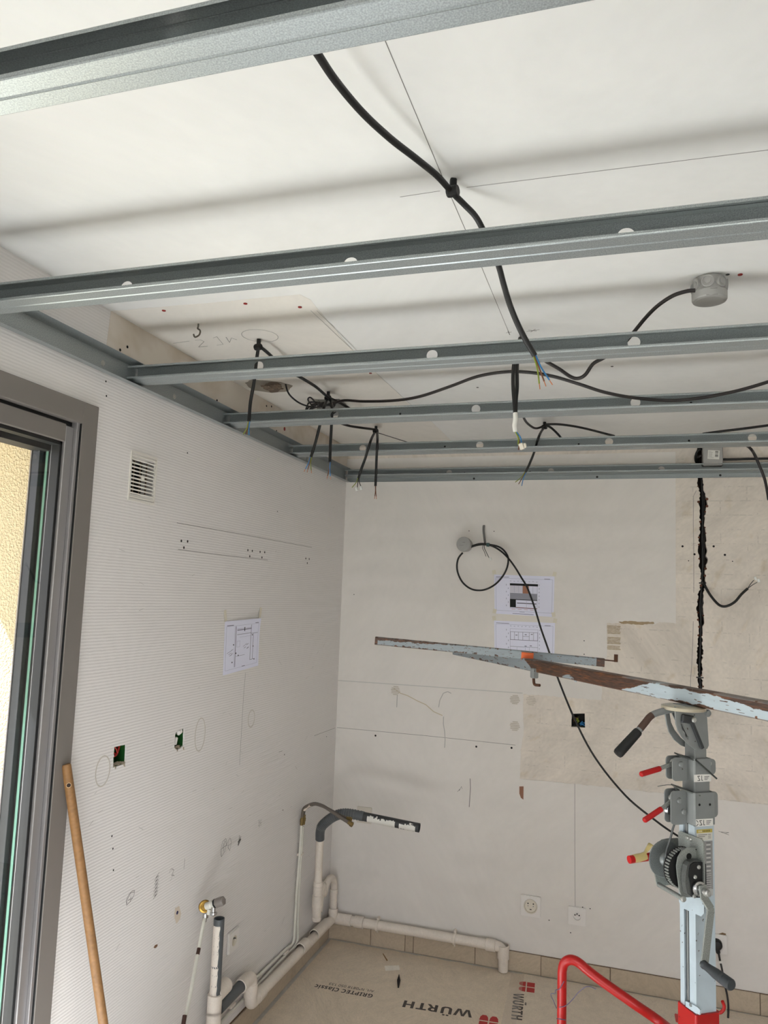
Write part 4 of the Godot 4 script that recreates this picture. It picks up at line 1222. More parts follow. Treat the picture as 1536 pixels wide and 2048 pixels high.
func build_wall_sockets() -> void:
	var up := Basis.IDENTITY
	var turn := Basis(Vector3.UP, PI / 2)
	socket("large cream cooker socket with two round holes, low on the back wall", Transform3D(up, Vector3(1.0316, 0.3058, 0.0014)), 0.094, 0.033, "cooker", M.cream_plastic)
	socket("small white socket low on the back wall, right of the cooker socket", Transform3D(up, Vector3(1.2469, 0.2928, 0.0014)), 0.080, 0.0195, "plain", M.white_plastic)
	socket("cream socket low on the left wall beside the grey upright pipe", Transform3D(turn, Vector3(0.0004, 0.4022, 1.0608)), 0.080, 0.0195, "plain", M.cream_plastic)
	socket("damaged white socket right of the lift mast holding a black plug", Transform3D(up, Vector3(1.8537, 0.2678, 0.0014)), 0.080, 0.0195, "plain", M.white_plastic)
	var st := st_new()
	var c := Vector3(1.8504, 0.2698, 0.013)
	var pl := thing("power_plug", "black plug in the socket behind the lift, its lead running to the floor", "plug", c)
	lathe(st, Vector3(0, 0, -0.004), Vector3(0, 0, 1), [Vector2(0, 0), Vector2(0.021, 0), Vector2(0.023, 0.004), Vector2(0.022, 0.022), Vector2(0.017, 0.029), Vector2(0, 0.031)], 24)
	box(st, Vector3(0.003, -0.022, 0.013), Vector3(0.018, 0.028, 0.022), Basis(Vector3(0, 0, 1), 0.12), 0.005)
	obj("body", st, M.cable, pl)
	st = st_new()
	var lead := [Vector3(1.8566, 0.239, 0.028), Vector3(1.862, 0.2053, 0.03), Vector3(1.8691, 0.1711, 0.035), Vector3(1.8773, 0.119, 0.045), Vector3(1.885, 0.082, 0.06), Vector3(1.8869, 0.0408, 0.08), Vector3(1.8808, -0.0113, 0.1), Vector3(1.8677, -0.0738, 0.12), Vector3(1.8382, -0.1363, 0.2)]
	for i in lead.size():
		lead[i] -= c
	lead[8].y = 0.012 - c.y
	tube(st, smooth(lead, 6), 0.0042, 9)
	obj("lead", st, M.cable_worn, pl)
	st = st_new()
	box(st, Vector3(1.8643, 0.204, 0.036) - c, Vector3(0.016, 0.010, 0.001), Basis(Vector3(0, 0, 1), 0.2))
	obj("tag", st, M.tape_white, pl)
	# blank plate behind the drain hose, painted over
	st = st_new()
	var h := 0.040
	plate(st, round_rect(-h, -h, h, h, 0.004), [], 0.006, Transform3D(Basis.IDENTITY, Vector3(0.1756, 0.6268, 0.007)))
	tag(obj("blank_plate", st, tinted(M.cover, Color(0.84, 0.81, 0.77))), "painted-over blank cover plate behind the grey drain hose", "cover plate")

	# open box in the back wall
	var b := thing("flush_box", "open black wall box full of coloured wires in the bare plaster", "wall box", Vector3(1.247, 1.1891, 0))
	st = st_new()
	box2(st, Vector3(-0.034, -0.036, -0.040), Vector3(0.034, 0.036, -0.037))
	box2(st, Vector3(-0.034, -0.036, -0.037), Vector3(-0.032, 0.036, -0.003))
	box2(st, Vector3(0.032, -0.036, -0.037), Vector3(0.034, 0.036, -0.003))
	obj("box", st, M.hole, b)
	var rng := RandomNumberGenerator.new()
	rng.seed = 6
	var kinds := ["wire_green", "wire_green", "wire_brown", "wire_blue", "wire_blue", "cable_worn"]
	for k in kinds.size():
		var bx := 0.018 if kinds[k] == "wire_blue" else -0.010
		var by := -0.018 if kinds[k] == "wire_blue" else 0.0
		var pts := []
		for i in 6:
			pts.append(Vector3(bx + rng.randf_range(-0.013, 0.013), by + rng.randf_range(-0.014, 0.014), -0.032 + 0.004 * i))
		cable(b, pts, 0.0019, M[kinds[k]], "wire")
	# two green boxes in the left wall
	b = thing("flush_box", "open green wall box with red wires, the one nearer the door", "wall box", Vector3(0, 1.2483, 1.8561))
	green_box(b, 0.048, sockets[0])
	for k in 2:
		var s := 1.0 - 2.0 * k
		cable(b, [Vector3(-0.010, -0.006, 0.014), Vector3(-0.012, 0.0, -0.004), Vector3(-0.014, 0.022, -0.012 * s - 0.004), Vector3(-0.018, 0.030, -0.018 * s - 0.004), Vector3(-0.022, 0.018, -0.020 * s - 0.002), Vector3(-0.018, -0.004, -0.004)], 0.0019, M.wire_red, "wire")
	st = st_new()
	box(st, Vector3(-0.014, -0.004, 0.022), Vector3(0.012, 0.013, 0.018), Basis(Vector3.RIGHT, 0.5), 0.003)
	obj("connector", st, M.white_plastic, b)
	b = thing("flush_box", "open green wall box with white connectors, right of the red-wired one", "wall box", Vector3(0, 1.2405, 1.5231))
	green_box(b, 0.044, sockets[1])
	st = st_new()
	box(st, Vector3(-0.010, 0.022, -0.006), Vector3(0.016, 0.022, 0.026), Basis(Vector3.RIGHT, 0.3), 0.006)
	box(st, Vector3(-0.010, -0.006, 0.016), Vector3(0.014, 0.026, 0.012), Basis(Vector3.RIGHT, -0.25), 0.003)
	obj("connector", st, M.white_plastic, b)

func green_box(b: Node3D, w: float, hole: PackedVector2Array) -> void:
	var st := st_new()
	for p in Geometry2D.offset_polygon(hole, -0.0018):
		rim(st, p, 0.040, Transform3D(ON_LEFT.basis, Vector3(-0.004, 0, 0) - b.position), true)
	box2(st, Vector3(-0.044, -0.058, -w), Vector3(-0.041, 0.058, w))
	obj("box", st, M.green_box, b)
	st = st_new()
	var rng := RandomNumberGenerator.new()
	rng.seed = 15
	for k in 9:
		box(st, Vector3(-0.016 + rng.randf_range(-0.01, 0.006), -0.046 + rng.randf_range(0.0, 0.012), rng.randf_range(-w, w) * 0.8), Vector3(0.022, 0.016, 0.016), Basis(Vector3(1, 1, 0).normalized(), rng.randf() * 3.0), 0.003)
	var cr := obj("plaster_crumbs", st, tinted(M.old_plaster, Color(0.66, 0.62, 0.56)), b)
	cr.set_meta("kind", "stuff")

# ------------------------------------------------------------------ left wall
func build_left_wall_things() -> void:
	# vent grille
	var o := Vector3(0, 2.0941, 1.8427)
	var v := thing("vent_grille", "cream slatted vent grille high on the left wall", "vent", o, PI / 2)
	var st := st_new()
	var w := 0.066
	var h := 0.073
	plate(st, round_rect(-w - 0.003, -h - 0.005, w + 0.003, h + 0.005, 0.003), [rect(-w + 0.002, -h + 0.002, w - 0.002, h - 0.002)], 0.004, Transform3D(Basis.IDENTITY, Vector3(0, 0, 0.0042)))
	var vent_mat := mat(Color(0.88, 0.86, 0.825), 0.5)
	obj("frame", st, vent_mat, v)
	for k in 12:
		st = st_new()
		var y := -h + 0.003 + (2.0 * h - 0.006) * (k + 0.5) / 12.0
		box(st, Vector3(0, y, 0.0005), Vector3(2.0 * w - 0.004, 0.0048, 0.006), Basis(Vector3.RIGHT, 0.2), 0.001)
		obj("slat", st, vent_mat, v)
	st = st_new()
	box(st, Vector3(0.0, 0.0, 0.0005), Vector3(0.013, 0.017, 0.008), Basis.IDENTITY, 0.002)
	obj("catch", st, vent_mat, v)
	st = st_new()
	for k in 3:
		box(st, Vector3(-0.033 + 0.033 * k, 0.0, -0.010), Vector3(0.003, 2.0 * h, 0.004))
	obj("rib", st, tinted(M.cream_plastic, Color(0.55, 0.47, 0.40)), v)
	# plans
	paper("sheet of kitchen plan drawings taped to the left wall, its top edge folded", 0, Vector3(0.001, 1.6345, 1.2628), Vector3(0.004, 1.6438, 0.9739), Vector3(0.001, 1.447, 0.9608), Vector3(0.001, 1.4308, 1.2541))
	paper("upper taped plan sheet on the back wall, with black, grey and tan blocks", 1, Vector3(0.8253, 1.8842, 0.0022), Vector3(1.128, 1.8816, 0.0022), Vector3(1.125, 1.6811, 0.0022), Vector3(0.8316, 1.6867, 0.0022))
	paper("lower taped plan sheet on the back wall, line drawing cut off by the lift arm", 2, Vector3(0.8297, 1.6514, 0.0022), Vector3(1.1326, 1.652, 0.0022), Vector3(1.1297, 1.4518, 0.0022), Vector3(0.836, 1.4519, 0.0022))
	# wooden handle leaning by the door
	var p0 := Vector3(0.016, 1.2651, 2.1105)
	var p1 := Vector3(0.1268, 0.5881, 2.02)
	var d := (p1 - p0).normalized()
	var foot := p0 + d * ((0.012 - p0.y) / d.y)
	var br := thing("broom_handle", "round wooden handle with a hole near its tip, leaning beside the door", "handle", foot)
	st = st_new()
	var pts := []
	var rr := []
	for i in 13:
		pts.append((p0 - foot) * (i / 12.0))
		rr.append(0.0125)
	pts.append((p0 - foot) * 1.003)
	rr.append(0.0105)
	tube(st, pts, rr, 18)
	obj("shaft", st, M.wood, br)
	st = st_new()
	var view := Vector3(1.3, 0.2, 1.8).normalized()
	var hp := (p0 - foot) - (p0 - foot).normalized() * 0.050
	view = (view - d * view.dot(d)).normalized()
	disc(st, hp + view * 0.0108, view, 0.0058, 0.0018, 14)
	obj("hang_hole", st, mat(Color(0.14, 0.07, 0.03), 0.8), br)
	st = st_new()
	lathe(st, hp + view * 0.0118, view, [Vector2(0.0055, 0.0), Vector2(0.0068, 0.0008), Vector2(0.0055, 0.0012)], 14)
	obj("worn_edge", st, mat(Color(0.80, 0.68, 0.52), 0.6), br)

# a taped sheet; corners top left, top right, bottom right, bottom left
func paper(label: String, kind: int, a: Vector3, b: Vector3, c: Vector3, d: Vector3) -> void:
	var t := thing("plan_sheet", label, "paper", (c + d) * 0.5)
	var o := t.position
	var n := (b - a).cross(d - a).normalized()
	if n.dot(Vector3(1, 0, 1)) < 0:
		n = -n
	var m := mat(Color(0.97, 0.97, 1.0), 0.8)
	m.albedo_texture = ImageTexture.create_from_image(plan_print(kind))
	var st := st_new()
	var nx := 8
	var ny := 6
	for i in nx:
		for j in ny:
			var q := []
			var uv := []
			for s in [[0, 0], [1, 0], [1, 1], [0, 1]]:
				var u := float(i + s[0]) / nx
				var v := float(j + s[1]) / ny
				var p := a.lerp(b, u).lerp(d.lerp(c, u), v) - o
				q.append(p + n * (0.0012 * sin(u * PI) * sin(v * PI) + (0.006 * pow(1.0 - v, 4.0) * u if kind == 0 else 0.0)))
				uv.append(Vector2(u, v))
			quad(st, q[0], q[1], q[2], q[3], n, uv[0], uv[1], uv[2], uv[3])
			for e in [[0, 0, 1], [1, 1, 2], [2, 2, 3], [3, 3, 0]]:
				if (e[0] == 0 and j == 0) or (e[0] == 1 and i == nx - 1) or (e[0] == 2 and j == ny - 1) or (e[0] == 3 and i == 0):
					var k := n * -0.0004
					quad(st, q[e[1]], q[e[2]], q[e[2]] + k, q[e[1]] + k, n, uv[e[1]], uv[e[2]], uv[e[2]], uv[e[1]])
	obj("sheet", st, m, t)
	var x := (b - a).normalized()
	var y := n.cross(x)
	for q in [[a, 0.35], [b, -0.35], [d, -0.3], [c, 0.3]]:
		if kind == 0 and q[0].y < a.y - 0.1:
			continue
		st = st_new()
		var up: float = 0.022 if (kind == 0) else 0.012
		box(st, q[0] - o + n * 0.0010 + y * up, Vector3(0.018, 0.044 if kind == 0 else 0.022, 0.0006), Basis(x, y, n) * Basis(Vector3(0, 0, 1), q[1] * 0.6))
		obj("masking_tape", st, M.tape_tan, t)

func plan_print(kind: int) -> Image:
	var w := 420
	var h := 297
	var im := Image.create(w, h, false, Image.FORMAT_RGB8)
	im.fill(Color(0.93, 0.93, 0.965))
	var ink := Color(0.42, 0.41, 0.47)
	var faint := Color(0.72, 0.72, 0.77)
	var rng := RandomNumberGenerator.new()
	rng.seed = 100 + kind
	var frame := func(x0, y0, x1, y1, c, t):
		im.fill_rect(Rect2i(x0, y0, x1 - x0, t), c)
		im.fill_rect(Rect2i(x0, y1 - t, x1 - x0, t), c)
		im.fill_rect(Rect2i(x0, y0, t, y1 - y0), c)
		im.fill_rect(Rect2i(x1 - t, y0, t, y1 - y0), c)
	if kind == 0:
		im.resize(297, 420)
		w = 297
		h = 420
		frame.call(14, 42, 283, 390, faint, 2)
		im.fill_rect(Rect2i(18, 34, 52, 5), ink)
		im.fill_rect(Rect2i(250, 34, 30, 5), ink)
		im.fill_rect(Rect2i(88, 48, 4, 330), ink)
		im.fill_rect(Rect2i(80, 48, 2, 330), faint)
		im.fill_rect(Rect2i(100, 78, 120, 6), ink)
		im.fill_rect(Rect2i(100, 70, 120, 2), ink)
		im.fill_rect(Rect2i(158, 62, 6, 34), Color(0.15, 0.15, 0.18))
		im.fill_rect(Rect2i(100, 116, 118, 3), ink)
		im.fill_rect(Rect2i(120, 140, 96, 2), faint)
		im.fill_rect(Rect2i(216, 48, 3, 300), ink)
		im.fill_rect(Rect2i(238, 128, 3, 220), ink)
		im.fill_rect(Rect2i(218, 122, 60, 3), ink)
		im.fill_rect(Rect2i(216, 346, 44, 3), ink)
		frame.call(100, 170, 126, 220, faint, 2)
		im.fill_rect(Rect2i(96, 292, 74, 2), ink)
		for p in [[92, 262], [238, 232], [252, 346], [112, 284], [226, 132], [70, 190], [64, 330]]:
			im.fill_rect(Rect2i(p[0], p[1], 7, 10), Color(0.13, 0.13, 0.16))
		for q in [[20, 226], [150, 210]]:
			for k in 9:
				var x0: int = q[0] + rng.randi_range(0, 40)
				var y0: int = q[1] + rng.randi_range(0, 60)
				for s in 14:
					im.fill_rect(Rect2i(x0 + s, y0 - int(s * 0.6), 2, 2), ink)
		im.fill_rect(Rect2i(150, 384, 26, 4), ink)
		return im
	frame.call(12, 24, w - 12, h - 26, faint, 2)
	im.fill_rect(Rect2i(14, 15, 92, 3), ink)
	im.fill_rect(Rect2i(w - 70, 20, 40, 3), ink)
	im.fill_rect(Rect2i(130, h - 10, 150, 3), ink)
	var y0 := 64 if kind == 1 else 54
	for k in 8:
		im.fill_rect(Rect2i(112 + k * 26, y0 - 22 + (k % 2) * 2, 10, 4), faint)
	for k in 7:
		im.fill_rect(Rect2i(84 + (k % 2) * 14, y0 + 4 + k * 26, 5, 12), faint)
		im.fill_rect(Rect2i(314, y0 + k * 27, 5, 9), faint)
	if kind == 1:
		frame.call(112, 64, 304, 250, faint, 2)
		im.fill_rect(Rect2i(112, 62, 196, 16), Color(0.03, 0.03, 0.04))
		im.fill_rect(Rect2i(112, 80, 88, 52), Color(0.86, 0.85, 0.87))
		for x in [142, 172, 200, 246, 272]:
			im.fill_rect(Rect2i(x, 80, 2, 52), faint)
		im.fill_rect(Rect2i(202, 78, 42, 58), Color(0.67, 0.47, 0.36))
		im.fill_rect(Rect2i(112, 134, 192, 46), Color(0.60, 0.60, 0.63))
		im.fill_rect(Rect2i(112, 180, 192, 5), Color(0.08, 0.08, 0.09))
		im.fill_rect(Rect2i(112, 184, 42, 58), Color(0.05, 0.06, 0.06))
		im.fill_rect(Rect2i(162, 206, 136, 5), Color(0.18, 0.18, 0.2))
		im.fill_rect(Rect2i(154, 240, 150, 5), Color(0.55, 0.38, 0.38))
		im.fill_rect(Rect2i(228, 188, 2, 52), faint)
		for k in 4:
			im.fill_rect(Rect2i(124 + k * 44, 254, 26, 3), Color(0.82, 0.66, 0.66))
		im.fill_rect(Rect2i(180, 272, 36, 4), faint)
	else:
		frame.call(112, 54, 306, 292, faint, 2)
		im.fill_rect(Rect2i(112, 76, 194, 2), ink)
		im.fill_rect(Rect2i(112, 134, 194, 3), ink)
		im.fill_rect(Rect2i(112, 184, 194, 2), ink)
		for x in [114, 142, 170, 200, 244, 274, 302]:
			im.fill_rect(Rect2i(x, 78, 2, 58), ink)
		im.fill_rect(Rect2i(202, 106, 42, 2), ink)
		for x in [160, 218, 246]:
			im.fill_rect(Rect2i(x, 184, 2, 90), faint)
		for p in [[150, 98], [214, 92], [256, 88], [214, 176], [250, 172]]:
			im.fill_rect(Rect2i(p[0], p[1], 14, 5), ink)
	return im

# ------------------------------------------------------------------ holes, plugs, pencil and stains
func build_marks() -> void:
	var left := get_node("wall_left")
	var back := get_node("wall_back")
	var ceiling := get_node("ceiling")
	var st: SurfaceTool
	# drilled holes
	for p in [Vector3(0.0004, 1.916, 1.5982), Vector3(0.0004, 1.9175, 1.5586), Vector3(0.0004, 1.894, 1.5796), Vector3(0.0004, 1.9184, 1.1077), Vector3(0.0004, 1.9183, 1.069), Vector3(0.0004, 1.8948, 1.0887), Vector3(0.0004, 1.919, 0.9983), Vector3(0.0004, 1.9204, 0.9555), Vector3(0.0004, 1.8967, 0.9783), Vector3(0.0004, 1.9204, 0.5128), Vector3(0.0004, 1.9204, 0.4712), Vector3(0.0004, 1.8996, 0.4918)]:
		st = st_new()
		disc(st, p, Vector3.RIGHT, 0.0048, 0.0005, 10)
		obj("drill_hole", st, M.hole_soft, left)
	for p in [Vector3(0.0004, 2.1073, 0.851), Vector3(0.0004, 2.2242, 1.596), Vector3(0.0004, 1.0303, 0.6502), Vector3(0.0004, 1.0281, 0.1379), Vector3(0.0004, 1.013, 1.8667), Vector3(0.0004, 0.9746, 1.8575), Vector3(0.0004, 0.9102, 1.8475), Vector3(0.0004, 2.349, 2.0529), Vector3(0.0004, 2.3072, 2.0456), Vector3(0.0004, 0.7864, 0.6373)]:
		st = st_new()
		disc(st, p, Vector3.RIGHT, 0.003, 0.0005, 8)
		obj("drill_hole", st, M.hole, left)
	for p in [Vector3(0.2214, 1.0309, 0.003), Vector3(0.7525, 1.0227, 0.003), Vector3(0.9282, 1.0325, 0.003), Vector3(1.7248, 2.0407, 0.0005), Vector3(1.862, 2.0425, 0.0005), Vector3(1.7775, 2.0035, 0.0005), Vector3(1.91, 2.0029, 0.0005)]:
		st = st_new()
		disc(st, p, Vector3(0, 0, 1), 0.0052, 0.0006, 12)
		obj("drill_hole", st, M.hole_soft, back)
		st = st_new()
		disc(st, p + Vector3(0, 0, 0.0003), Vector3(0, 0, 1), 0.0028, 0.0006, 8)
		obj("drill_hole", st, M.hole, back)
	for p in [Vector3(0.691, 2.1068, 0.003), Vector3(0.8212, 2.106, 0.003), Vector3(1.2721, 1.5723, 0.003), Vector3(1.2725, 1.5073, 0.003), Vector3(1.7509, 1.9719, 0.0006), Vector3(1.9425, 1.9734, 0.0006), Vector3(0.0718, 1.7582, 0.003), Vector3(1.1181, 0.2536, 0.003), Vector3(1.2178, 0.213, 0.003), Vector3(1.2718, 0.3351, 0.003), Vector3(1.3059, 0.3334, 0.003)]:
		st = st_new()
		disc(st, p, Vector3(0, 0, 1), 0.0026, 0.0006, 8)
		obj("drill_hole", st, M.hole, back)
	# wall plugs
	for p in [Vector3(0.1603, 2.5644, 2.0224), Vector3(0.4258, 2.5644, 2.0191), Vector3(0.5692, 2.5644, 1.9614), Vector3(0.6801, 2.565, -0.5983), Vector3(1.726, 2.565, 1.9227), Vector3(0.5669, 2.565, 1.3114)]:
		st = st_new()
		disc(st, p, Vector3.DOWN, 0.0058, 0.0022, 12)
		obj("wall_plug", st, M.red_plug, ceiling)
	for p in [Vector3(1.697, 2.565, 1.9293), Vector3(1.6412, 2.565, 1.9299), Vector3(1.4165, 2.565, 1.228), Vector3(0.917, 2.565, 1.0533), Vector3(1.3649, 2.565, -0.5746)]:
		st = st_new()
		disc(st, p, Vector3.DOWN, 0.0048, 0.0012, 12)
		obj("wall_plug", st, M.grey_plug, ceiling)
	for p in [Vector3(0.001, 2.4414, 1.9965), Vector3(0.001, 2.4842, 0.8237)]:
		st = st_new()
		disc(st, p, Vector3.RIGHT, 0.0085, 0.002, 12)
		obj("wall_plug", st, M.red_plug, left)
	for p in [Vector3(0.001, 2.462, 2.0001), Vector3(0.001, 2.4825, 1.9671), Vector3(0.001, 2.4582, 1.4209), Vector3(0.001, 2.5416, 1.0129), Vector3(0.001, 2.5516, 0.9653), Vector3(0.001, 2.4571, 0.9039)]:
		st = st_new()
		disc(st, p, Vector3.RIGHT, 0.0045, 0.001, 10)
		obj("drill_hole", st, M.hole, left)
	# blue plug with its pale halo, and a brown nick
	st = st_new()
	plate(st, ragged(PackedVector2Array([Vector2(-1.4899, 0.6745), Vector2(-1.4644, 0.6721), Vector2(-1.4483, 0.644), Vector2(-1.4521, 0.6252), Vector2(-1.4749, 0.6182), Vector2(-1.4904, 0.6438)]), 0.006, 0.0015, 3), [], 0.0003, lifted(ON_LEFT, 0.0005))
	obj("filler_patch", st, tinted(M.cover, Color(0.85, 0.80, 0.74)), left)
	st = st_new()
	disc(st, Vector3(0.0006, 0.6541, 1.4741), Vector3.RIGHT, 0.006, 0.001, 10)
	obj("wall_plug", st, mat(Color(0.06, 0.07, 0.28), 0.6), left)
	st = st_new()
	plate(st, PackedVector2Array([Vector2(-1.6036, 0.595), Vector2(-1.5964, 0.5985), Vector2(-1.5831, 0.5957), Vector2(-1.5824, 0.5899), Vector2(-1.5913, 0.5876), Vector2(-1.6025, 0.5916)]), [], 0.0004, lifted(ON_LEFT, 0.0006))
	obj("paint_nick", st, mat(Color(0.45, 0.32, 0.22), 0.8), left)
	st = st_new()
	plate(st, PackedVector2Array([Vector2(-1.0875, 2.286), Vector2(-1.0787, 2.3019), Vector2(-1.0339, 2.319), Vector2(-1.0507, 2.3014), Vector2(-1.0645, 2.2866)]), [], 0.0012, lifted(ON_LEFT, 0.0014))
	obj("torn_chip", st, M.tape_white, left)
	# sealed round patches
	for q in [[Vector3(0.0006, 1.2339, 1.3944), 0.036, 0.060], [Vector3(0.0006, 1.2357, 0.9958), 0.030, 0.036], [Vector3(0.0006, 1.2136, 1.9321), 0.034, 0.045]]:
		st = st_new()
		var ring := PackedVector2Array()
		var inner := PackedVector2Array()
		for k in 26:
			var a := TAU * k / 26
			ring.append(Vector2(-q[0].z + cos(a) * q[1], q[0].y + sin(a) * q[2]))
			inner.append(Vector2(-q[0].z + cos(a) * (q[1] - 0.004), q[0].y + sin(a) * (q[2] - 0.004)))
		plate(st, ragged(ring, 0.006, 0.001, 5), [inner], 0.0004, lifted(ON_LEFT, 0.0006))
		obj("filler_ring", st, tinted(M.cover, Color(0.80, 0.775, 0.74)), left)
	for p in [Vector3(0.9425, 1.1385, 0.003), Vector3(0.9405, 1.2669, 0.003), Vector3(1.02, 1.2675, 0.0004), Vector3(0.322, 1.2682, 0.003)]:
		st = st_new()
		for k in 6:
			var y := -0.020 + 0.008 * k
			var hw := sqrt(max(0.024 * 0.024 - y * y, 0.0))
			box(st, p + Vector3(0.002 * sin(k * 4.0), y, 0), Vector3(hw * 2.0, 0.0042, 0.0006))
		obj("glue_dab", st, tinted(M.plaster, Color(0.83, 0.80, 0.755)), back)
	# pencil
	var lines_left := [PackedVector2Array([Vector2(-1.6329, 1.9751), Vector2(-1.1619, 1.9783), Vector2(-0.4454, 1.9791)]), PackedVector2Array([Vector2(-1.615, 1.8856), Vector2(-1.3391, 1.8855), Vector2(-0.9217, 1.8893)]), PackedVector2Array([Vector2(-1.0696, 1.427), Vector2(-1.0763, 1.3388), Vector2(-1.0769, 1.2019), Vector2(-1.0776, 1.0665)]), PackedVector2Array([Vector2(-0.3042, 1.0587), Vector2(-0.0148, 1.0537)]), PackedVector2Array([Vector2(-1.4461, 0.8216), Vector2(-1.4481, 0.7889)]), PackedVector2Array([Vector2(-0.7127, 1.0522), Vector2(-0.6745, 1.051)])]
	for l in lines_left:
		st = st_new()
		stroke(st, l, 0.0016, lifted(ON_LEFT, 0.0005))
		obj("pencil_line", st, M.pencil, left)
	st = st_new()
	scrawl(st, PackedVector2Array([Vector2(-1.7697, 0.7866), Vector2(-1.773, 0.7977), Vector2(-1.7623, 0.81), Vector2(-1.7458, 0.8165), Vector2(-1.7316, 0.8137), Vector2(-1.7335, 0.8001), Vector2(-1.7493, 0.7874), Vector2(-1.7692, 0.7824), Vector2(-1.7676, 0.7978), Vector2(-1.7523, 0.8126), Vector2(-1.7318, 0.8093)]), 0.0016)
	scrawl(st, PackedVector2Array([Vector2(-1.7638, 0.7945), Vector2(-1.7382, 0.7928)]), 0.0016)
	scrawl(st, PackedVector2Array([Vector2(-1.7526, 0.7866), Vector2(-1.7489, 0.8014)]), 0.0016)
	obj("pencil_mark", st, M.pencil, left)
	st = st_new()
	for k in 6:
		var a := PackedVector2Array([Vector2(-1.6259, 0.7505), Vector2(-1.6041, 0.76)])
		var o := Vector2(0.0, 0.0115) * k
		scrawl(st, PackedVector2Array([a[0] + o, a[1] + o, a[0] + o + Vector2(0.006, 0.006), a[1] + o + Vector2(0.004, 0.008)]), 0.0013)
	obj("pencil_mark", st, M.pencil, left)
	st = st_new()
	scrawl(st, PackedVector2Array([Vector2(-1.5264, 0.8081), Vector2(-1.5211, 0.8117), Vector2(-1.5119, 0.8044), Vector2(-1.5193, 0.7971), Vector2(-1.5243, 0.7907), Vector2(-1.5161, 0.7907), Vector2(-1.5071, 0.7843)]), 0.0018)
	scrawl(st, PackedVector2Array([Vector2(-1.5397, 0.8035), Vector2(-1.5342, 0.8123), Vector2(-1.5248, 0.8156)]), 0.001)
	obj("pencil_mark", st, M.pencil, left)
	st = st_new()
	scrawl(st, PackedVector2Array([Vector2(-1.1877, 0.7536), Vector2(-1.1944, 0.7754), Vector2(-1.1799, 0.8044), Vector2(-1.1567, 0.8093), Vector2(-1.1475, 0.792), Vector2(-1.161, 0.7623), Vector2(-1.1845, 0.7493), Vector2(-1.1849, 0.776), Vector2(-1.163, 0.803), Vector2(-1.143, 0.7772)]), 0.0016)
	scrawl(st, PackedVector2Array([Vector2(-1.1853, 0.7794), Vector2(-1.1492, 0.7824)]), 0.0018)
	scrawl(st, PackedVector2Array([Vector2(-1.1697, 0.7649), Vector2(-1.168, 0.7977)]), 0.0018)
	scrawl(st, PackedVector2Array([Vector2(-1.1329, 0.7642), Vector2(-1.1387, 0.7895), Vector2(-1.123, 0.802), Vector2(-1.1089, 0.781), Vector2(-1.1201, 0.7537), Vector2(-1.1366, 0.772)]), 0.0013)
	scrawl(st, PackedVector2Array([Vector2(-1.1341, 0.7747), Vector2(-1.1115, 0.7784)]), 0.0014)
	obj("pencil_mark", st, M.pencil, left)
	st = st_new()
	scrawl(st, PackedVector2Array([Vector2(-1.0557, 0.7556), Vector2(-1.0317, 0.7836), Vector2(-1.0498, 0.7574), Vector2(-1.034, 0.7773), Vector2(-1.0569, 0.7664), Vector2(-1.0303, 0.7714), Vector2(-1.0521, 0.7512), Vector2(-1.0448, 0.7907)]), 0.003)
	obj("pencil_mark", st, M.pencil, left)
	st = st_new()
	scrawl(st, PackedVector2Array([Vector2(-0.884, 0.8051), Vector2(-0.8495, 0.8), Vector2(-0.8792, 0.7929), Vector2(-0.8482, 0.7885), Vector2(-0.8813, 0.7824), Vector2(-0.8504, 0.778), Vector2(-0.877, 0.8033), Vector2(-0.8702, 0.7736), Vector2(-0.8561, 0.798)]), 0.0011)
	obj("pencil_mark", st, M.pencil_soft, left)
	# scuffs on the left wall
	st = st_new()
	var rng := RandomNumberGenerator.new()
	rng.seed = 77
	for k in 70:
		var z := rng.randf_range(0.15, 2.0)
		var y := rng.randf_range(0.15, 1.35) if k % 3 else rng.randf_range(1.35, 2.3)
		var a := rng.randf_range(-0.8, 0.8)
		var l := rng.randf_range(0.006, 0.035)
		stroke(st, PackedVector2Array([Vector2(-z, y), Vector2(-z + cos(a) * l, y + sin(a) * l)]), rng.randf_range(0.0006, 0.0013), lifted(ON_LEFT, 0.0005))
	obj("scuffs", st, M.pencil_soft, left).set_meta("kind", "stuff")
	# back wall
	for l in [PackedVector2Array([Vector2(0.0046, 1.054), Vector2(0.4952, 1.0533), Vector2(0.9471, 1.0472)]), PackedVector2Array([Vector2(1.2324, 0.8918), Vector2(1.2343, 0.6165), Vector2(1.2377, 0.3343)])]:
		st = st_new()
		stroke(st, l, 0.0018, lifted(ON_BACK, 0.0017))
		obj("pencil_line", st, M.pencil, back)
	st = st_new()
	stroke(st, PackedVector2Array([Vector2(0.7245, 0.8648), Vector2(0.7272, 0.8226), Vector2(0.7255, 0.78), Vector2(0.7231, 0.7273)]), 0.0034, lifted(ON_BACK, 0.0017))
	obj("dark_scratch", st, M.pencil, back)
	st = st_new()
	scrawl2(st, PackedVector2Array([Vector2(0.3087, 1.2808), Vector2(0.3478, 1.2565), Vector2(0.3861, 1.2476), Vector2(0.4434, 1.2232), Vector2(0.486, 1.2085), Vector2(0.5287, 1.1764), Vector2(0.5752, 1.1607)]), 0.0045)
	obj("filled_crack", st, tinted(M.cover, Color(0.80, 0.75, 0.66)), back)
	st = st_new()
	scrawl2(st, PackedVector2Array([Vector2(0.5808, 1.1559), Vector2(0.5809, 1.1191), Vector2(0.5882, 1.0848), Vector2(0.5921, 1.0416), Vector2(0.5904, 1.0024)]), 0.004)
	scrawl2(st, PackedVector2Array([Vector2(0.5539, 1.2004), Vector2(0.5593, 1.236), Vector2(0.5768, 1.2725), Vector2(0.5995, 1.2821), Vector2(0.618, 1.2745)]), 0.004)
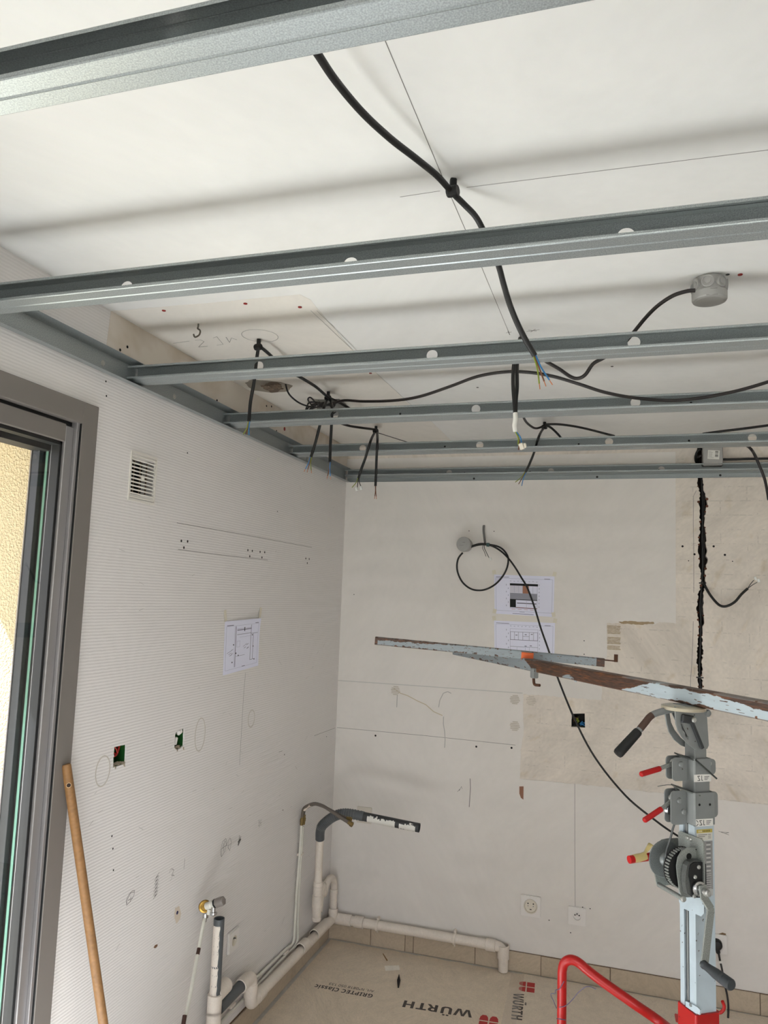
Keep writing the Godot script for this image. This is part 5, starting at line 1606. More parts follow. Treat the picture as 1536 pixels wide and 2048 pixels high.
	scrawl2(st, PackedVector2Array([Vector2(0.3319, 1.2465), Vector2(0.3312, 1.1836)]), 0.004)
	obj("pencil_smear", st, M.pencil_soft, back)
	st = st_new()
	stroke(st, PackedVector2Array([Vector2(-0.0084, 1.299), Vector2(0.441, 1.3005), Vector2(0.9779, 1.3006)]), 0.005, lifted(ON_BACK, 0.0017))
	obj("covering_seam", st, tinted(M.cover, Color(0.81, 0.80, 0.785)), back)
	st = st_new()
	stroke(st, PackedVector2Array([Vector2(1.7888, 2.3095), Vector2(1.7759, 2.282), Vector2(1.7734, 2.1588), Vector2(1.7746, 2.023), Vector2(1.7725, 1.8214)]), 0.0018, lifted(ON_BACK, 0.0005))
	stroke(st, PackedVector2Array([Vector2(1.7687, 1.6882), Vector2(1.7659, 1.589), Vector2(1.7605, 1.4902), Vector2(1.755, 1.4245), Vector2(1.7532, 1.3723)]), 0.0018, lifted(ON_BACK, 0.0005))
	obj("pencil_line", st, M.pencil, back)
	st = st_new()
	scrawl2(st, PackedVector2Array([Vector2(1.8657, 0.7494), Vector2(1.881, 0.7459), Vector2(1.9088, 0.7387), Vector2(1.8759, 0.748), Vector2(1.909, 0.7493), Vector2(1.8911, 0.7419)]), 0.0016)
	obj("pencil_mark", st, M.pencil, back)
	st = st_new()
	scrawl2(st, PackedVector2Array([Vector2(0.6618, 0.7944), Vector2(0.6731, 0.8084), Vector2(0.6706, 0.7996), Vector2(0.6817, 0.8221), Vector2(0.6856, 0.8097)]), 0.0016)
	obj("pencil_mark", st, M.pencil, back)
	st = st_new()
	plate(st, PackedVector2Array([Vector2(0.969, 0.8521), Vector2(0.9894, 0.855), Vector2(0.9895, 0.7919), Vector2(0.9774, 0.7989), Vector2(0.9695, 0.8188)]), [], 0.0006, lifted(ON_BACK, 0.0022))
	obj("tape_scrap", st, M.tape_brown, back)
	# rust-coloured stain and torn paper by the broken socket
	st = st_new()
	plate(st, ragged(PackedVector2Array([Vector2(1.8468, 0.3077), Vector2(1.8602, 0.3084), Vector2(1.8765, 0.3165), Vector2(1.8899, 0.3145), Vector2(1.8909, 0.2925), Vector2(1.8852, 0.2682), Vector2(1.8798, 0.2673), Vector2(1.882, 0.2856), Vector2(1.8776, 0.2973), Vector2(1.8655, 0.2996), Vector2(1.8466, 0.2993)]), 0.006, 0.001, 21), [], 0.0008, lifted(ON_BACK, 0.0024))
	obj("torn_edge", st, tinted(M.plaster, Color(0.52, 0.42, 0.31)), back)
	# bits of covering and torn paint around the strip edges
	st = st_new()
	plate(st, ragged(PackedVector2Array([Vector2(1.4314, 1.6705), Vector2(1.4837, 1.6774), Vector2(1.5355, 1.6756), Vector2(1.5934, 1.6767), Vector2(1.5965, 1.6688), Vector2(1.5355, 1.6607), Vector2(1.4837, 1.6625), Vector2(1.4445, 1.6635)]), 0.008, 0.002, 31), [], 0.0004, lifted(ON_BACK, 0.0018))
	obj("glue_smear", st, tinted(M.plaster, Color(0.70, 0.62, 0.50)), back)
	# ceiling
	for l in [PackedVector2Array([Vector2(1.1145, 2.8961), Vector2(1.1148, 2.5274), Vector2(1.1184, 2.1049), Vector2(1.119, 1.6277)]), PackedVector2Array([Vector2(1.153, 2.4716), Vector2(1.6986, 2.4661)]), PackedVector2Array([Vector2(1.0138, 2.4683), Vector2(1.0987, 2.4714)])]:
		st = st_new()
		stroke(st, l, 0.0014, lifted(ON_CEILING, 0.0004))
		obj("pencil_line", st, M.pencil, ceiling)
	for l in [PackedVector2Array([Vector2(0.5903, 1.9321), Vector2(0.5913, 1.5739)]), PackedVector2Array([Vector2(0.6075, 1.9284), Vector2(0.6037, 1.5714)]), PackedVector2Array([Vector2(0.5899, 1.3084), Vector2(0.5956, 0.8247)])]:
		st = st_new()
		stroke(st, l, 0.0016, lifted(ON_CEILING, 0.0020))
		obj("board_seam", st, M.pencil_soft, ceiling)
	st = st_new()
	var cc := PackedVector2Array([Vector2(0.3444, 1.7648)])
	var ring2 := circle(cc[0], 0.058, 30)
	ring2.append(ring2[0])
	stroke(st, ring2, 0.0014, lifted(ON_CEILING, 0.0018))
	obj("pencil_circle", st, M.pencil, ceiling)
	st = st_new()
	for l in [PackedVector2Array([Vector2(0.1115, 1.7702), Vector2(0.1325, 1.7713), Vector2(0.1351, 1.7528), Vector2(0.0871, 1.7069), Vector2(0.1231, 1.7091)]), PackedVector2Array([Vector2(0.1838, 1.7786), Vector2(0.2019, 1.7871), Vector2(0.1849, 1.7152), Vector2(0.1588, 1.7112)]), PackedVector2Array([Vector2(0.2298, 1.7779), Vector2(0.2153, 1.7273), Vector2(0.2433, 1.7663), Vector2(0.2525, 1.7467)]), PackedVector2Array([Vector2(-0.1604, 1.6158), Vector2(-0.1382, 1.6429), Vector2(-0.1283, 1.6409), Vector2(-0.143, 1.6124)]), PackedVector2Array([Vector2(0.0209, 1.7577), Vector2(0.0894, 1.7675)])]:
		stroke(st, l, 0.0014, lifted(ON_CEILING, 0.0018))
	obj("pencil_mark", st, M.pencil, ceiling)
	st = st_new()
	for l in [PackedVector2Array([Vector2(1.1723, 1.6298), Vector2(1.1957, 1.6334), Vector2(1.2119, 1.6384)]), PackedVector2Array([Vector2(1.1786, 1.6412), Vector2(1.2022, 1.6278)]), PackedVector2Array([Vector2(1.1178, 1.6454), Vector2(1.1188, 1.6108)]), PackedVector2Array([Vector2(1.1098, 1.63), Vector2(1.128, 1.6348)]), PackedVector2Array([Vector2(1.1838, 1.6232), Vector2(1.2005, 1.645)])]:
		stroke(st, l, 0.0022, lifted(ON_CEILING, 0.0004))
	obj("pencil_mark", st, M.pencil, ceiling)
	# hook
	var hk := thing("ceiling_hook", "old steel screw hook in the ceiling at the left, inside a pencilled ring", "hook", Vector3(0.2064, 2.565, 1.9069))
	st = st_new()
	tube(st, smooth([Vector3(0, 0.004, 0), Vector3(0, -0.012, 0), Vector3(-0.001, -0.018, 0), Vector3(0.009, -0.026, 0.002), Vector3(0.008, -0.040, 0.004), Vector3(-0.006, -0.046, 0.004), Vector3(-0.013, -0.036, 0.002)], 6), 0.0026, 9)
	obj("hook", st, tinted(M.bare_steel, Color(0.45, 0.42, 0.38)), hk)
	st = st_new()
	disc(st, Vector3.ZERO, Vector3.DOWN, 0.010, 0.003, 16)
	obj("collar", st, M.ceiling_old, hk)

func scrawl(st: SurfaceTool, l: PackedVector2Array, w: float) -> void:
	stroke(st, l, w, lifted(ON_LEFT, 0.0006))

func scrawl2(st: SurfaceTool, l: PackedVector2Array, w: float) -> void:
	stroke(st, l, w, lifted(ON_BACK, 0.0018))

# ------------------------------------------------------------------ plumbing
func collar(parent: Node3D, a: Vector3, b: Vector3, r: float, m: Material, called := "coupling") -> void:
	var st := st_new()
	var l := a.distance_to(b)
	lathe(st, a, b - a, [Vector2(r * 0.86, 0), Vector2(r, 0.0015), Vector2(r, l - 0.0015), Vector2(r * 0.86, l)], 20)
	obj(called, st, m, parent)

func pipe(parent: Node3D, called: String, pts: Array, r, m: Material, steps := 5, sides := 18) -> void:
	var st := st_new()
	tube(st, smooth(pts, steps) if steps > 1 else pts, r, sides)
	obj(called, st, m, parent)

func build_plumbing() -> void:
	var PW: Material = M.painted_pipe
	# waste run along both walls
	var w := thing("waste_pipe", "white-painted waste pipe running along the foot of the left and back walls", "pipe")
	var corner := Vector3(0.042, 0.116, 0.042)
	var e1 := Vector3(0.9003, 0.1322, 0.04)
	e1.y = 0.112
	pipe(w, "run", [corner, Vector3(0.5, 0.115, 0.040), e1 + Vector3(-0.035, 0.002, 0)], 0.0225, PW, 1)
	pipe(w, "elbow", [e1 + Vector3(-0.04, 0.002, 0), e1 + Vector3(-0.016, 0.001, 0), e1 + Vector3(0.0, -0.006, 0), e1 + Vector3(0.008, -0.024, 0), e1 + Vector3(0.009, -0.06, 0), e1 + Vector3(0.009, -0.105, 0)], 0.0235, PW, 4)
	collar(w, e1 + Vector3(0.0085, 0.012, 0.0), e1 + Vector3(0.009, -0.05, 0.0), 0.0285, PW, "socket")
	collar(w, e1 + Vector3(-0.075, 0.0015, 0), e1 + Vector3(-0.028, 0.001, 0), 0.0275, PW, "socket")
	collar(w, corner + Vector3(0.012, 0, 0), corner + Vector3(0.10, 0, -0.001), 0.0275, PW, "socket")
	collar(w, corner + Vector3(0.115, 0, -0.001), corner + Vector3(0.165, 0, -0.001), 0.028, PW, "socket")
	for x in [0.2782, 0.6719]:
		var c := Vector3(x, 0.114, 0.040)
		collar(w, c - Vector3(0.007, 0, 0), c + Vector3(0.007, 0, 0), 0.027, PW, "pipe_clip")
		var st0 := st_new()
		box(st0, c + Vector3(0, 0.026, -0.016), Vector3(0.014, 0.018, 0.03), Basis.IDENTITY, 0.003)
		obj("clip_foot", st0, PW, w)
		st0 = st_new()
		box(st0, c + Vector3(0, -0.030, -0.004), Vector3(0.007, 0.014, 0.007), Basis.IDENTITY, 0.002)
		obj("clip_screw", st0, PW, w)
	var bend := Vector3(0.045, 0.1311, 0.9429)
	pipe(w, "run", [corner, bend + Vector3(0, 0.004, -0.03)], 0.0215, PW, 1)
	pipe(w, "elbow", [bend + Vector3(0, 0.004, -0.05), bend + Vector3(0, 0.001, -0.015), bend + Vector3(0, 0.003, 0.010), bend + Vector3(0, 0.022, 0.020), bend + Vector3(0, 0.06, 0.020)], 0.0245, PW, 5)
	collar(w, bend + Vector3(0, 0.003, -0.085), bend + Vector3(0, 0.002, -0.03), 0.0265, PW, "socket")
	collar(w, Vector3(0.042, 0.122, 0.1289), Vector3(0.043, 0.1324, 0.3015), 0.0255, PW, "socket")
	collar(w, Vector3(0.043, 0.1348, 0.3988), Vector3(0.043, 0.1366, 0.4686), 0.0255, PW, "pipe_clip")
	var tp := bend + Vector3(0, 0.075, 0.022)
	collar(w, tp + Vector3(0, -0.045, 0), tp + Vector3(0, 0.005, 0), 0.0275, PW, "socket")
	pipe(w, "elbow", [tp + Vector3(0, -0.03, 0), tp + Vector3(0, 0.012, 0.002), tp + Vector3(0, 0.030, 0.018), tp + Vector3(0, 0.034, 0.045), tp + Vector3(0, 0.033, 0.085)], 0.0255, PW, 5)
	pipe(w, "grey_length", [tp + Vector3(0, 0.033, 0.075), tp + Vector3(0, 0.031, 0.26)], 0.0205, M.pvc, 1)
	collar(w, tp + Vector3(0, 0.033, 0.05), tp + Vector3(0, 0.033, 0.095), 0.0265, PW, "socket")
	var riser := Vector3(0.05, 0.3035, 1.2659)
	collar(w, Vector3(0.048, riser.y - 0.002, riser.z - 0.085), Vector3(0.05, riser.y - 0.004, riser.z), 0.0275, PW, "socket")
	# upright riser, half its white paint gone
	var g := thing("standpipe", "open-topped grey upright pipe, streaked with white paint, below the brass valve", "pipe", Vector3(riser.x, 0.05, riser.z))
	var top := Vector3(0.05, 0.5668, 1.2935).y - 0.05
	var st := st_new()
	var low := riser.y - 0.05
	lathe(st, Vector3.ZERO, Vector3.UP, [Vector2(0.0, low - 0.06), Vector2(0.0262, low - 0.06), Vector2(0.0262, low + 0.004), Vector2(0.0205, low + 0.006)], 24)
	lathe(st, Vector3.ZERO, Vector3.UP, [Vector2(0.0262, -0.02), Vector2(0.0262, low - 0.05)], 24)
	obj("socket", st, PW, g)
	st = st_new()
	lathe(st, Vector3.ZERO, Vector3.UP, [Vector2(0.0195, low), Vector2(0.0195, top), Vector2(0.0165, top), Vector2(0.0165, top - 0.06), Vector2(0.0, top - 0.06)], 24)
	obj("pipe", st, M.pvc, g)
	st = st_new()
	var n := noise(9, 3.0, 3)
	for i in 26:
		for k in 9:
			var y0 := lerpf(low + 0.005, top - 0.022, i / 26.0)
			var y1 := lerpf(low + 0.005, top - 0.022, (i + 1) / 26.0)
			var a0 := 0.85 + 0.16 * n.get_noise_1d(i * 0.35) + 0.16 * n.get_noise_1d(i * 0.09 + 40.0)
			var a1 := 0.85 + 0.16 * n.get_noise_1d((i + 1) * 0.35) + 0.16 * n.get_noise_1d((i + 1) * 0.09 + 40.0)
			var b0 := lerpf(a0, 4.4, k / 9.0)
			var b1 := lerpf(a0, 4.4, (k + 1) / 9.0)
			var c0 := lerpf(a1, 4.4, k / 9.0)
			var c1 := lerpf(a1, 4.4, (k + 1) / 9.0)
			var q := []
			for s in [[b0, y0], [b1, y0], [c1, y1], [c0, y1]]:
				q.append([Vector3(cos(s[0]) * 0.0199, s[1], sin(s[0]) * 0.0199), Vector3(cos(s[0]), 0, sin(s[0]))])
			tri(st, q[0][0], q[1][0], q[2][0], q[0][1], q[1][1], q[2][1])
			tri(st, q[0][0], q[2][0], q[3][0], q[0][1], q[2][1], q[3][1])
	obj("white_paint", st, PW, g)

	# thin pipes
	var L := [[0.013, 0.0], [0.013, 0.022]]
	var c := thing("water_pipe", "pair of thin white-painted copper pipes rising beside the drain trap, flexible hoses on top", "pipe")
	pipe(c, "copper_pipe", [Vector3(0.016, 0.6775, 0.4533), Vector3(0.014, 0.5449, 0.4534), Vector3(0.013, 0.3915, 0.4674), Vector3(0.013, 0.2363, 0.4689), Vector3(0.013, 0.1803, 0.4707), Vector3(0.013, 0.1612, 0.4935), Vector3(0.013, 0.1695, 0.5724), Vector3(0.013, 0.1752, 0.8811), Vector3(0.013, 0.1784, 1.081), Vector3(0.013, 0.1716, 1.1673)], 0.0062, M.painted_copper, 4, 12)
	pipe(c, "copper_pipe", [Vector3(0.018, 0.6673, 0.439), Vector3(0.016, 0.5412, 0.4401), Vector3(0.015, 0.3844, 0.4453), Vector3(0.015, 0.226, 0.4409), Vector3(0.015, 0.1628, 0.4363), Vector3(0.015, 0.1427, 0.4735), Vector3(0.014, 0.1452, 0.559), Vector3(0.014, 0.1426, 0.8721), Vector3(0.014, 0.1472, 1.0791), Vector3(0.014, 0.1447, 1.1474)], 0.0062, M.painted_copper, 4, 12)
	for q in [Vector3(0.01, 0.5397, 0.4378), Vector3(0.01, 0.1553, 0.5595), Vector3(0.01, 0.1635, 1.0541)]:
		st = st_new()
		box(st, q, Vector3(0.022, 0.014, 0.040), Basis.IDENTITY, 0.004)
		obj("pipe_clip", st, PW, c)
	for k in 2:
		var o := Vector3(0.003 * k, 0, -0.014 * k)
		st = st_new()
		lathe(st, Vector3(0.016, 0.6752, 0.453) + o, Vector3(0.08, 1, 0), [Vector2(0, 0), Vector2(0.008, 0), Vector2(0.0085, 0.012), Vector2(0.0075, 0.014), Vector2(0.0095, 0.016), Vector2(0.0095, 0.030), Vector2(0.007, 0.032), Vector2(0.007, 0.044)], 6 if k == 0 else 14)
		obj("brass_fitting", st, M.brass_dull, c)
		var hp := [Vector3(0.0173, 0.7089, 0.4518), Vector3(0.0272, 0.7492, 0.4641), Vector3(0.0507, 0.7716, 0.4804), Vector3(0.0917, 0.7898, 0.4907), Vector3(0.1324, 0.7882, 0.4988), Vector3(0.1705, 0.7758, 0.5064), Vector3(0.2191, 0.7535, 0.5095), Vector3(0.2715, 0.7317, 0.5115)] if k == 0 else [Vector3(0.016, 0.7047, 0.4359), Vector3(0.0256, 0.7428, 0.448), Vector3(0.0472, 0.7639, 0.4595), Vector3(0.0862, 0.7821, 0.4704), Vector3(0.127, 0.7796, 0.4783), Vector3(0.1616, 0.7675, 0.4765), Vector3(0.2084, 0.7517, 0.481), Vector3(0.2547, 0.7419, 0.4863)]
		var path := smooth(hp, 7)
		var rr := []
		for i in path.size():
			rr.append(0.0074 if i % 2 == 0 else 0.0070)
		pipe(c, "flexible_hose", path, rr, M.hose, 1, 12)
		var e: Vector3 = path[-1]
		var d: Vector3 = (path[-1] - path[-3]).normalized()
		st = st_new()
		lathe(st, e - d * 0.004, d, [Vector2(0, 0), Vector2(0.0085, 0.0), Vector2(0.0085, 0.010), Vector2(0.0115, 0.011), Vector2(0.0115, 0.024), Vector2(0.008, 0.025), Vector2(0.007, 0.020), Vector2(0, 0.020)], 6)
		obj("union_nut", st, M.brass_dull, c)
	st = st_new()
	tube(st, [Vector3(0.0324, 0.7499, 0.4646), Vector3(0.0495, 0.7696, 0.4774), Vector3(0.0702, 0.7807, 0.4859)], 0.0079, 12)
	obj("tape", st, M.painted_pipe, c)

	# trap with grey drain hose
	var t := thing("drain_trap", "white-painted drain trap in the corner with a grey ribbed hose pointing right", "drain")
	var v0 := Vector3(0.055, 0.5813, 0.3081)
	var v1 := Vector3(0.055, 0.348, 0.2932)
	var v2 := Vector3(0.055, 0.2032, 0.2793)
	v1.x = v0.x
	v1.z = v0.z
	v2 = Vector3(v0.x, v2.y, v0.z)
	pipe(t, "downpipe", [v0 + Vector3(0, 0.01, 0), v1], 0.0185, PW, 1, 20)
	st = st_new()
	lathe(st, v2, Vector3.UP, [Vector2(0, 0), Vector2(0.021, 0.0), Vector2(0.0225, 0.003), Vector2(0.0225, 0.012), Vector2(0.0195, 0.016), Vector2(0.0235, 0.060), Vector2(0.0245, 0.064), Vector2(0.0245, 0.115), Vector2(0.022, 0.118), Vector2(0.021, 0.155), Vector2(0.0225, 0.158), Vector2(0.0225, 0.176), Vector2(0.0185, 0.178)], 24)
	obj("trap_cup", st, PW, t)
	var rz := Vector3(0.046, 0.0, 0.062)
	var back_top := 0.3 * 0.0 + 0.3393
	pipe(t, "return_bend", [v2 + Vector3(0.004, 0.035, -0.016), Vector3(0.054, v2.y + 0.085, v0.z - 0.042), Vector3(0.053, v2.y + 0.14, v0.z - 0.062), Vector3(0.052, back_top - 0.045, lerpf(v0.z, rz.z, 0.38)), Vector3(0.051, back_top - 0.012, lerpf(v0.z, rz.z, 0.50)), Vector3(0.050, back_top - 0.001, lerpf(v0.z, rz.z, 0.66)), Vector3(0.048, back_top - 0.012, lerpf(v0.z, rz.z, 0.85)), Vector3(0.046, back_top - 0.05, rz.z), Vector3(0.046, 0.23, rz.z)], 0.0175, PW, 5, 18)
	pipe(t, "return_pipe", [Vector3(0.046, 0.25, rz.z), Vector3(0.045, 0.11, rz.z - 0.01)], 0.0185, PW, 1, 18)
	collar(t, Vector3(0.046, 0.235, rz.z), Vector3(0.046, 0.265, rz.z), 0.0212, PW, "socket")
	collar(t, Vector3(0.046, 0.118, rz.z), Vector3(0.046, 0.17, rz.z - 0.004), 0.0235, PW, "socket")
	var hose := smooth([v0 + Vector3(0, -0.004, 0), Vector3(0.0602, 0.6158, 0.3217), Vector3(0.0739, 0.647, 0.3369), Vector3(0.1024, 0.6761, 0.3472), Vector3(0.1416, 0.7056, 0.3594), Vector3(0.1854, 0.7243, 0.3636), Vector3(0.2335, 0.7278, 0.3647), Vector3(0.2901, 0.7234, 0.3621)], 9)
	var hr := []
	for i in hose.size():
		var s := float(i) / hose.size()
		hr.append((0.0232 if i % 2 == 0 else 0.0205) if s > 0.30 and s < 0.95 else 0.0222)
	pipe(t, "ribbed_hose", hose, hr, M.pvc, 1, 18)
	for i in range(16, hose.size() - 6, 2):
		var rd: Vector3 = (hose[i + 1] - hose[i - 1]).normalized()
		st = st_new()
		lathe(st, hose[i] - rd * 0.0012, rd, [Vector2(0.0215, 0.0), Vector2(0.0238, 0.0006), Vector2(0.0238, 0.0018), Vector2(0.0215, 0.0024)], 18)
		obj("rib", st, M.pvc_rib, t)
	var h0 := Vector3(0.2828, 0.7238, 0.3624)
	var h1 := Vector3(0.5603, 0.7014, 0.3533)
	var ax := (h1 - h0).normalized()
	st = st_new()
	lathe(st, h0, ax, [Vector2(0.0, 0.0), Vector2(0.0205, 0.0), Vector2(0.0205, h0.distance_to(h1)), Vector2(0.0185, h0.distance_to(h1)), Vector2(0.0180, h0.distance_to(h1) - 0.05), Vector2(0.0, h0.distance_to(h1) - 0.05)], 24)
	obj("grey_spout", st, M.pvc_dark, t)
	# what is left of its paint: ragged bands on the side towards the room
	var rng := RandomNumberGenerator.new()
	rng.seed = 4
	var sx := ax.cross(Vector3.UP).normalized()
	if sx.z < 0.0:
		sx = -sx
	for band in [[0.030, 0.165, -1.2, 0.52], [0.185, 0.262, -0.95, 0.35], [0.232, 0.250, 0.55, 0.95]]:
		st = st_new()
		var m := int((band[1] - band[0]) / 0.006)
		for i in m:
			var l0 := lerpf(band[0], band[1], float(i) / m)
			var l1 := lerpf(band[0], band[1], float(i + 1) / m)
			var hi: float = band[3] + 0.6 * n.get_noise_1d(i * 0.16 + band[0] * 90.0)
			var lo: float = band[2] + 0.45 * n.get_noise_1d(i * 0.16 + 30.0)
			for k in 6:
				var b0 := lerpf(lo, hi, k / 6.0)
				var b1 := lerpf(lo, hi, (k + 1) / 6.0)
				var uy := sx.cross(ax) * (1.0 if sx.cross(ax).y > 0 else -1.0)
				var na: Vector3 = sx * cos(b0) + uy * sin(b0)
				var nb: Vector3 = sx * cos(b1) + uy * sin(b1)
				var q := [h0 + ax * l0 + na * 0.0209, h0 + ax * l1 + na * 0.0209, h0 + ax * l1 + nb * 0.0209, h0 + ax * l0 + nb * 0.0209]
				tri(st, q[0], q[1], q[2], na, na, nb)
				tri(st, q[0], q[2], q[3], na, nb, nb)
		obj("white_paint", st, M.tape_white, t)

	# stop valve
	var o := Vector3(0.075, 0.6493, 1.3984)
	var vv := thing("stop_valve", "brass-rosed stop valve with a grey knob on the left wall, above the grey upright pipe", "valve", o)
	var rose := Vector3(0.045, 0.6418, 1.3667) - o
	st = st_new()
	lathe(st, rose, (Vector3(0.5, 0.1, 0.75)).normalized(), [Vector2(0, -0.008), Vector2(0.019, -0.008), Vector2(0.022, -0.003), Vector2(0.020, 0.002), Vector2(0.014, 0.0035), Vector2(0.013, 0.0015), Vector2(0.007, 0.0015), Vector2(0.006, 0.004), Vector2(0, 0.004)], 24)
	obj("rose", st, M.brass, vv)
	st = st_new()
	var knob := Vector3(0.1059, 0.6683, 1.3689) - o
	var axis := (knob - rose).normalized()
	lathe(st, rose + axis * 0.006, axis, [Vector2(0.0, 0.0), Vector2(0.012, 0.0), Vector2(0.0125, 0.02), Vector2(0.0105, 0.024), Vector2(0.013, 0.028), Vector2(0.013, 0.034), Vector2(0, 0.034)], 16)
	lathe(st, Vector3(0.0588, 0.622, 1.3572) - o, Vector3(0, -1, 0), [Vector2(0.0, -0.012), Vector2(0.010, -0.012), Vector2(0.010, 0.006), Vector2(0.0, 0.006)], 14)
	obj("body", st, M.painted_copper, vv)
	st = st_new()
	var hexa := []
	lathe(st, knob - axis * 0.020, axis, [Vector2(0.0, 0.0), Vector2(0.0135, 0.0), Vector2(0.0165, 0.003), Vector2(0.0165, 0.030), Vector2(0.014, 0.034), Vector2(0.0, 0.035)], 6)
	obj("knob", st, mat(Color(0.52, 0.49, 0.47), 0.35, 0.2), vv)
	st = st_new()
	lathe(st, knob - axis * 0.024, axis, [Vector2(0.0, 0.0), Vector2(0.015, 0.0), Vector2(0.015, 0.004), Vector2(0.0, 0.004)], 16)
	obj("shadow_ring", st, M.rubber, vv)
	st = st_new()
	lathe(st, Vector3(0.0825, 0.6326, 1.372) - o, Vector3(0.1, -1, 0.1), [Vector2(0.0, -0.014), Vector2(0.008, -0.014), Vector2(0.008, 0.0), Vector2(0.0125, 0.002), Vector2(0.0125, 0.009), Vector2(0.0095, 0.012), Vector2(0, 0.012)], 18)
	obj("chrome_outlet", st, M.chrome, vv)
	st = st_new()
	lathe(st, Vector3(0.0348, 0.599, 1.3409) - o, Vector3(0, -1, 0.0), [Vector2(0.0, -0.010), Vector2(0.0095, -0.010), Vector2(0.0095, 0.006), Vector2(0, 0.006)], 6)
	obj("chrome_nut", st, M.chrome, vv)
	pipe(vv, "copper_pipe", [Vector3(0.0348, 0.5955, 1.3405) - o, Vector3(0.0385, 0.5792, 1.3585) - o, Vector3(0.052, 0.5069, 1.4089) - o, Vector3(0.0831, 0.4296, 1.4955) - o, Vector3(0.1114, 0.3542, 1.5831) - o, Vector3(0.1223, 0.2952, 1.636) - o], 0.0062, M.painted_copper, 4, 12)
	st = st_new()
	var bare := mat(Color(0.22, 0.11, 0.08), 0.6)
	for q in [[Vector3(0.105, 0.3881, 1.5628), Vector3(0.1154, 0.3504, 1.5919), 0.0070], [Vector3(0.0348, 0.5955, 1.3405), Vector3(0.036, 0.5837, 1.3493), 0.0072], [Vector3(0.0505, 0.518, 1.4007), Vector3(0.0544, 0.5031, 1.4146), 0.0066]]:
		st = st_new()
		tube(st, [q[0] - o, q[1] - o], q[2], 10)
		obj("bare_patch", st, bare, vv)

# ------------------------------------------------------------------ plasterboard lift
const FACE_X := Transform3D(Basis(Vector3(0, 0, -1), Vector3(0, 1, 0), Vector3(1, 0, 0)), Vector3.ZERO)
const FACE_UP := Transform3D(Basis(Vector3(1, 0, 0), Vector3(0, 0, -1), Vector3(0, 1, 0)), Vector3.ZERO)

func at_x(x: float) -> Transform3D:
	return Transform3D(FACE_X.basis, Vector3(x, 0, 0))

func at_z(z: float) -> Transform3D:
	return Transform3D(Basis.IDENTITY, Vector3(0, 0, z))

func square_tube(st: SurfaceTool, h: float, y0: float, y1: float, r := 0.003) -> void:
	plate(st, round_rect(-h, -h, h, h, r, 3), [], y1 - y0, Transform3D(FACE_UP.basis, Vector3(0, y1, 0)))

func bolt(parent: Node3D, at: Vector3, axis: Vector3, r := 0.0075, m: Material = null) -> void:
	var st := st_new()
	lathe(st, at, axis, [Vector2(0, 0), Vector2(r, 0), Vector2(r, r * 0.35), Vector2(r * 0.75, r * 0.7), Vector2(0, r * 0.8)], 14)
	obj("bolt", st, M.bolt if m == null else m, parent)

# beam with its paint skin: u along the length, v up each side
func skin_beam(st: SurfaceTool, a: Vector3, b: Vector3, h: float, w: float) -> void:
	var d := (b - a).normalized()
	var side := d.cross(Vector3.UP).normalized()
	var up := side.cross(d)
	var c := 0.0025
	var ring := [[-0.5, -0.5, 0.0], [-0.5, 0.5, 1.0], [0.5, 0.5, 1.0], [0.5, -0.5, 0.0]]
	var sec := []
	for i in 4:
		var p: Vector3 = side * (ring[i][0] * w) + up * (ring[i][1] * h)
		var p0: Vector3 = side * (ring[i - 1][0] * w) + up * (ring[i - 1][1] * h)
		var p1: Vector3 = side * (ring[(i + 1) % 4][0] * w) + up * (ring[(i + 1) % 4][1] * h)
		sec.append([p + (p0 - p).normalized() * c, ring[i][2]])
		sec.append([p + (p1 - p).normalized() * c, ring[i][2]])
	for i in 8:
		var p: Array = sec[i]
		var q: Array = sec[(i + 1) % 8]
		var n := ((p[0] + q[0]) as Vector3).normalized()
		if i % 2 == 1:
			n = (p[0] as Vector3).cross(Vector3.ZERO)
			n = ((q[0] - p[0]) as Vector3).cross(d).normalized()
			if n.dot(p[0]) < 0:
				n = -n
		var v0: float = p[1]
		var v1: float = q[1]
		quad(st, a + p[0], b + p[0], b + q[0], a + q[0], n, Vector2(0, 1 - v0), Vector2(1, 1 - v0), Vector2(1, 1 - v1), Vector2(0, 1 - v1))
	for e in [a, b]:
		var n2 := -d if e == a else d
		var f := []
		for i in 8:
			f.append(e + sec[i][0])
		for i in range(1, 7):
			tri(st, f[0], f[i], f[i + 1], n2, n2, n2, Vector2(0.005, 0.5), Vector2(0.005, 0.1), Vector2(0.005, 0.9))

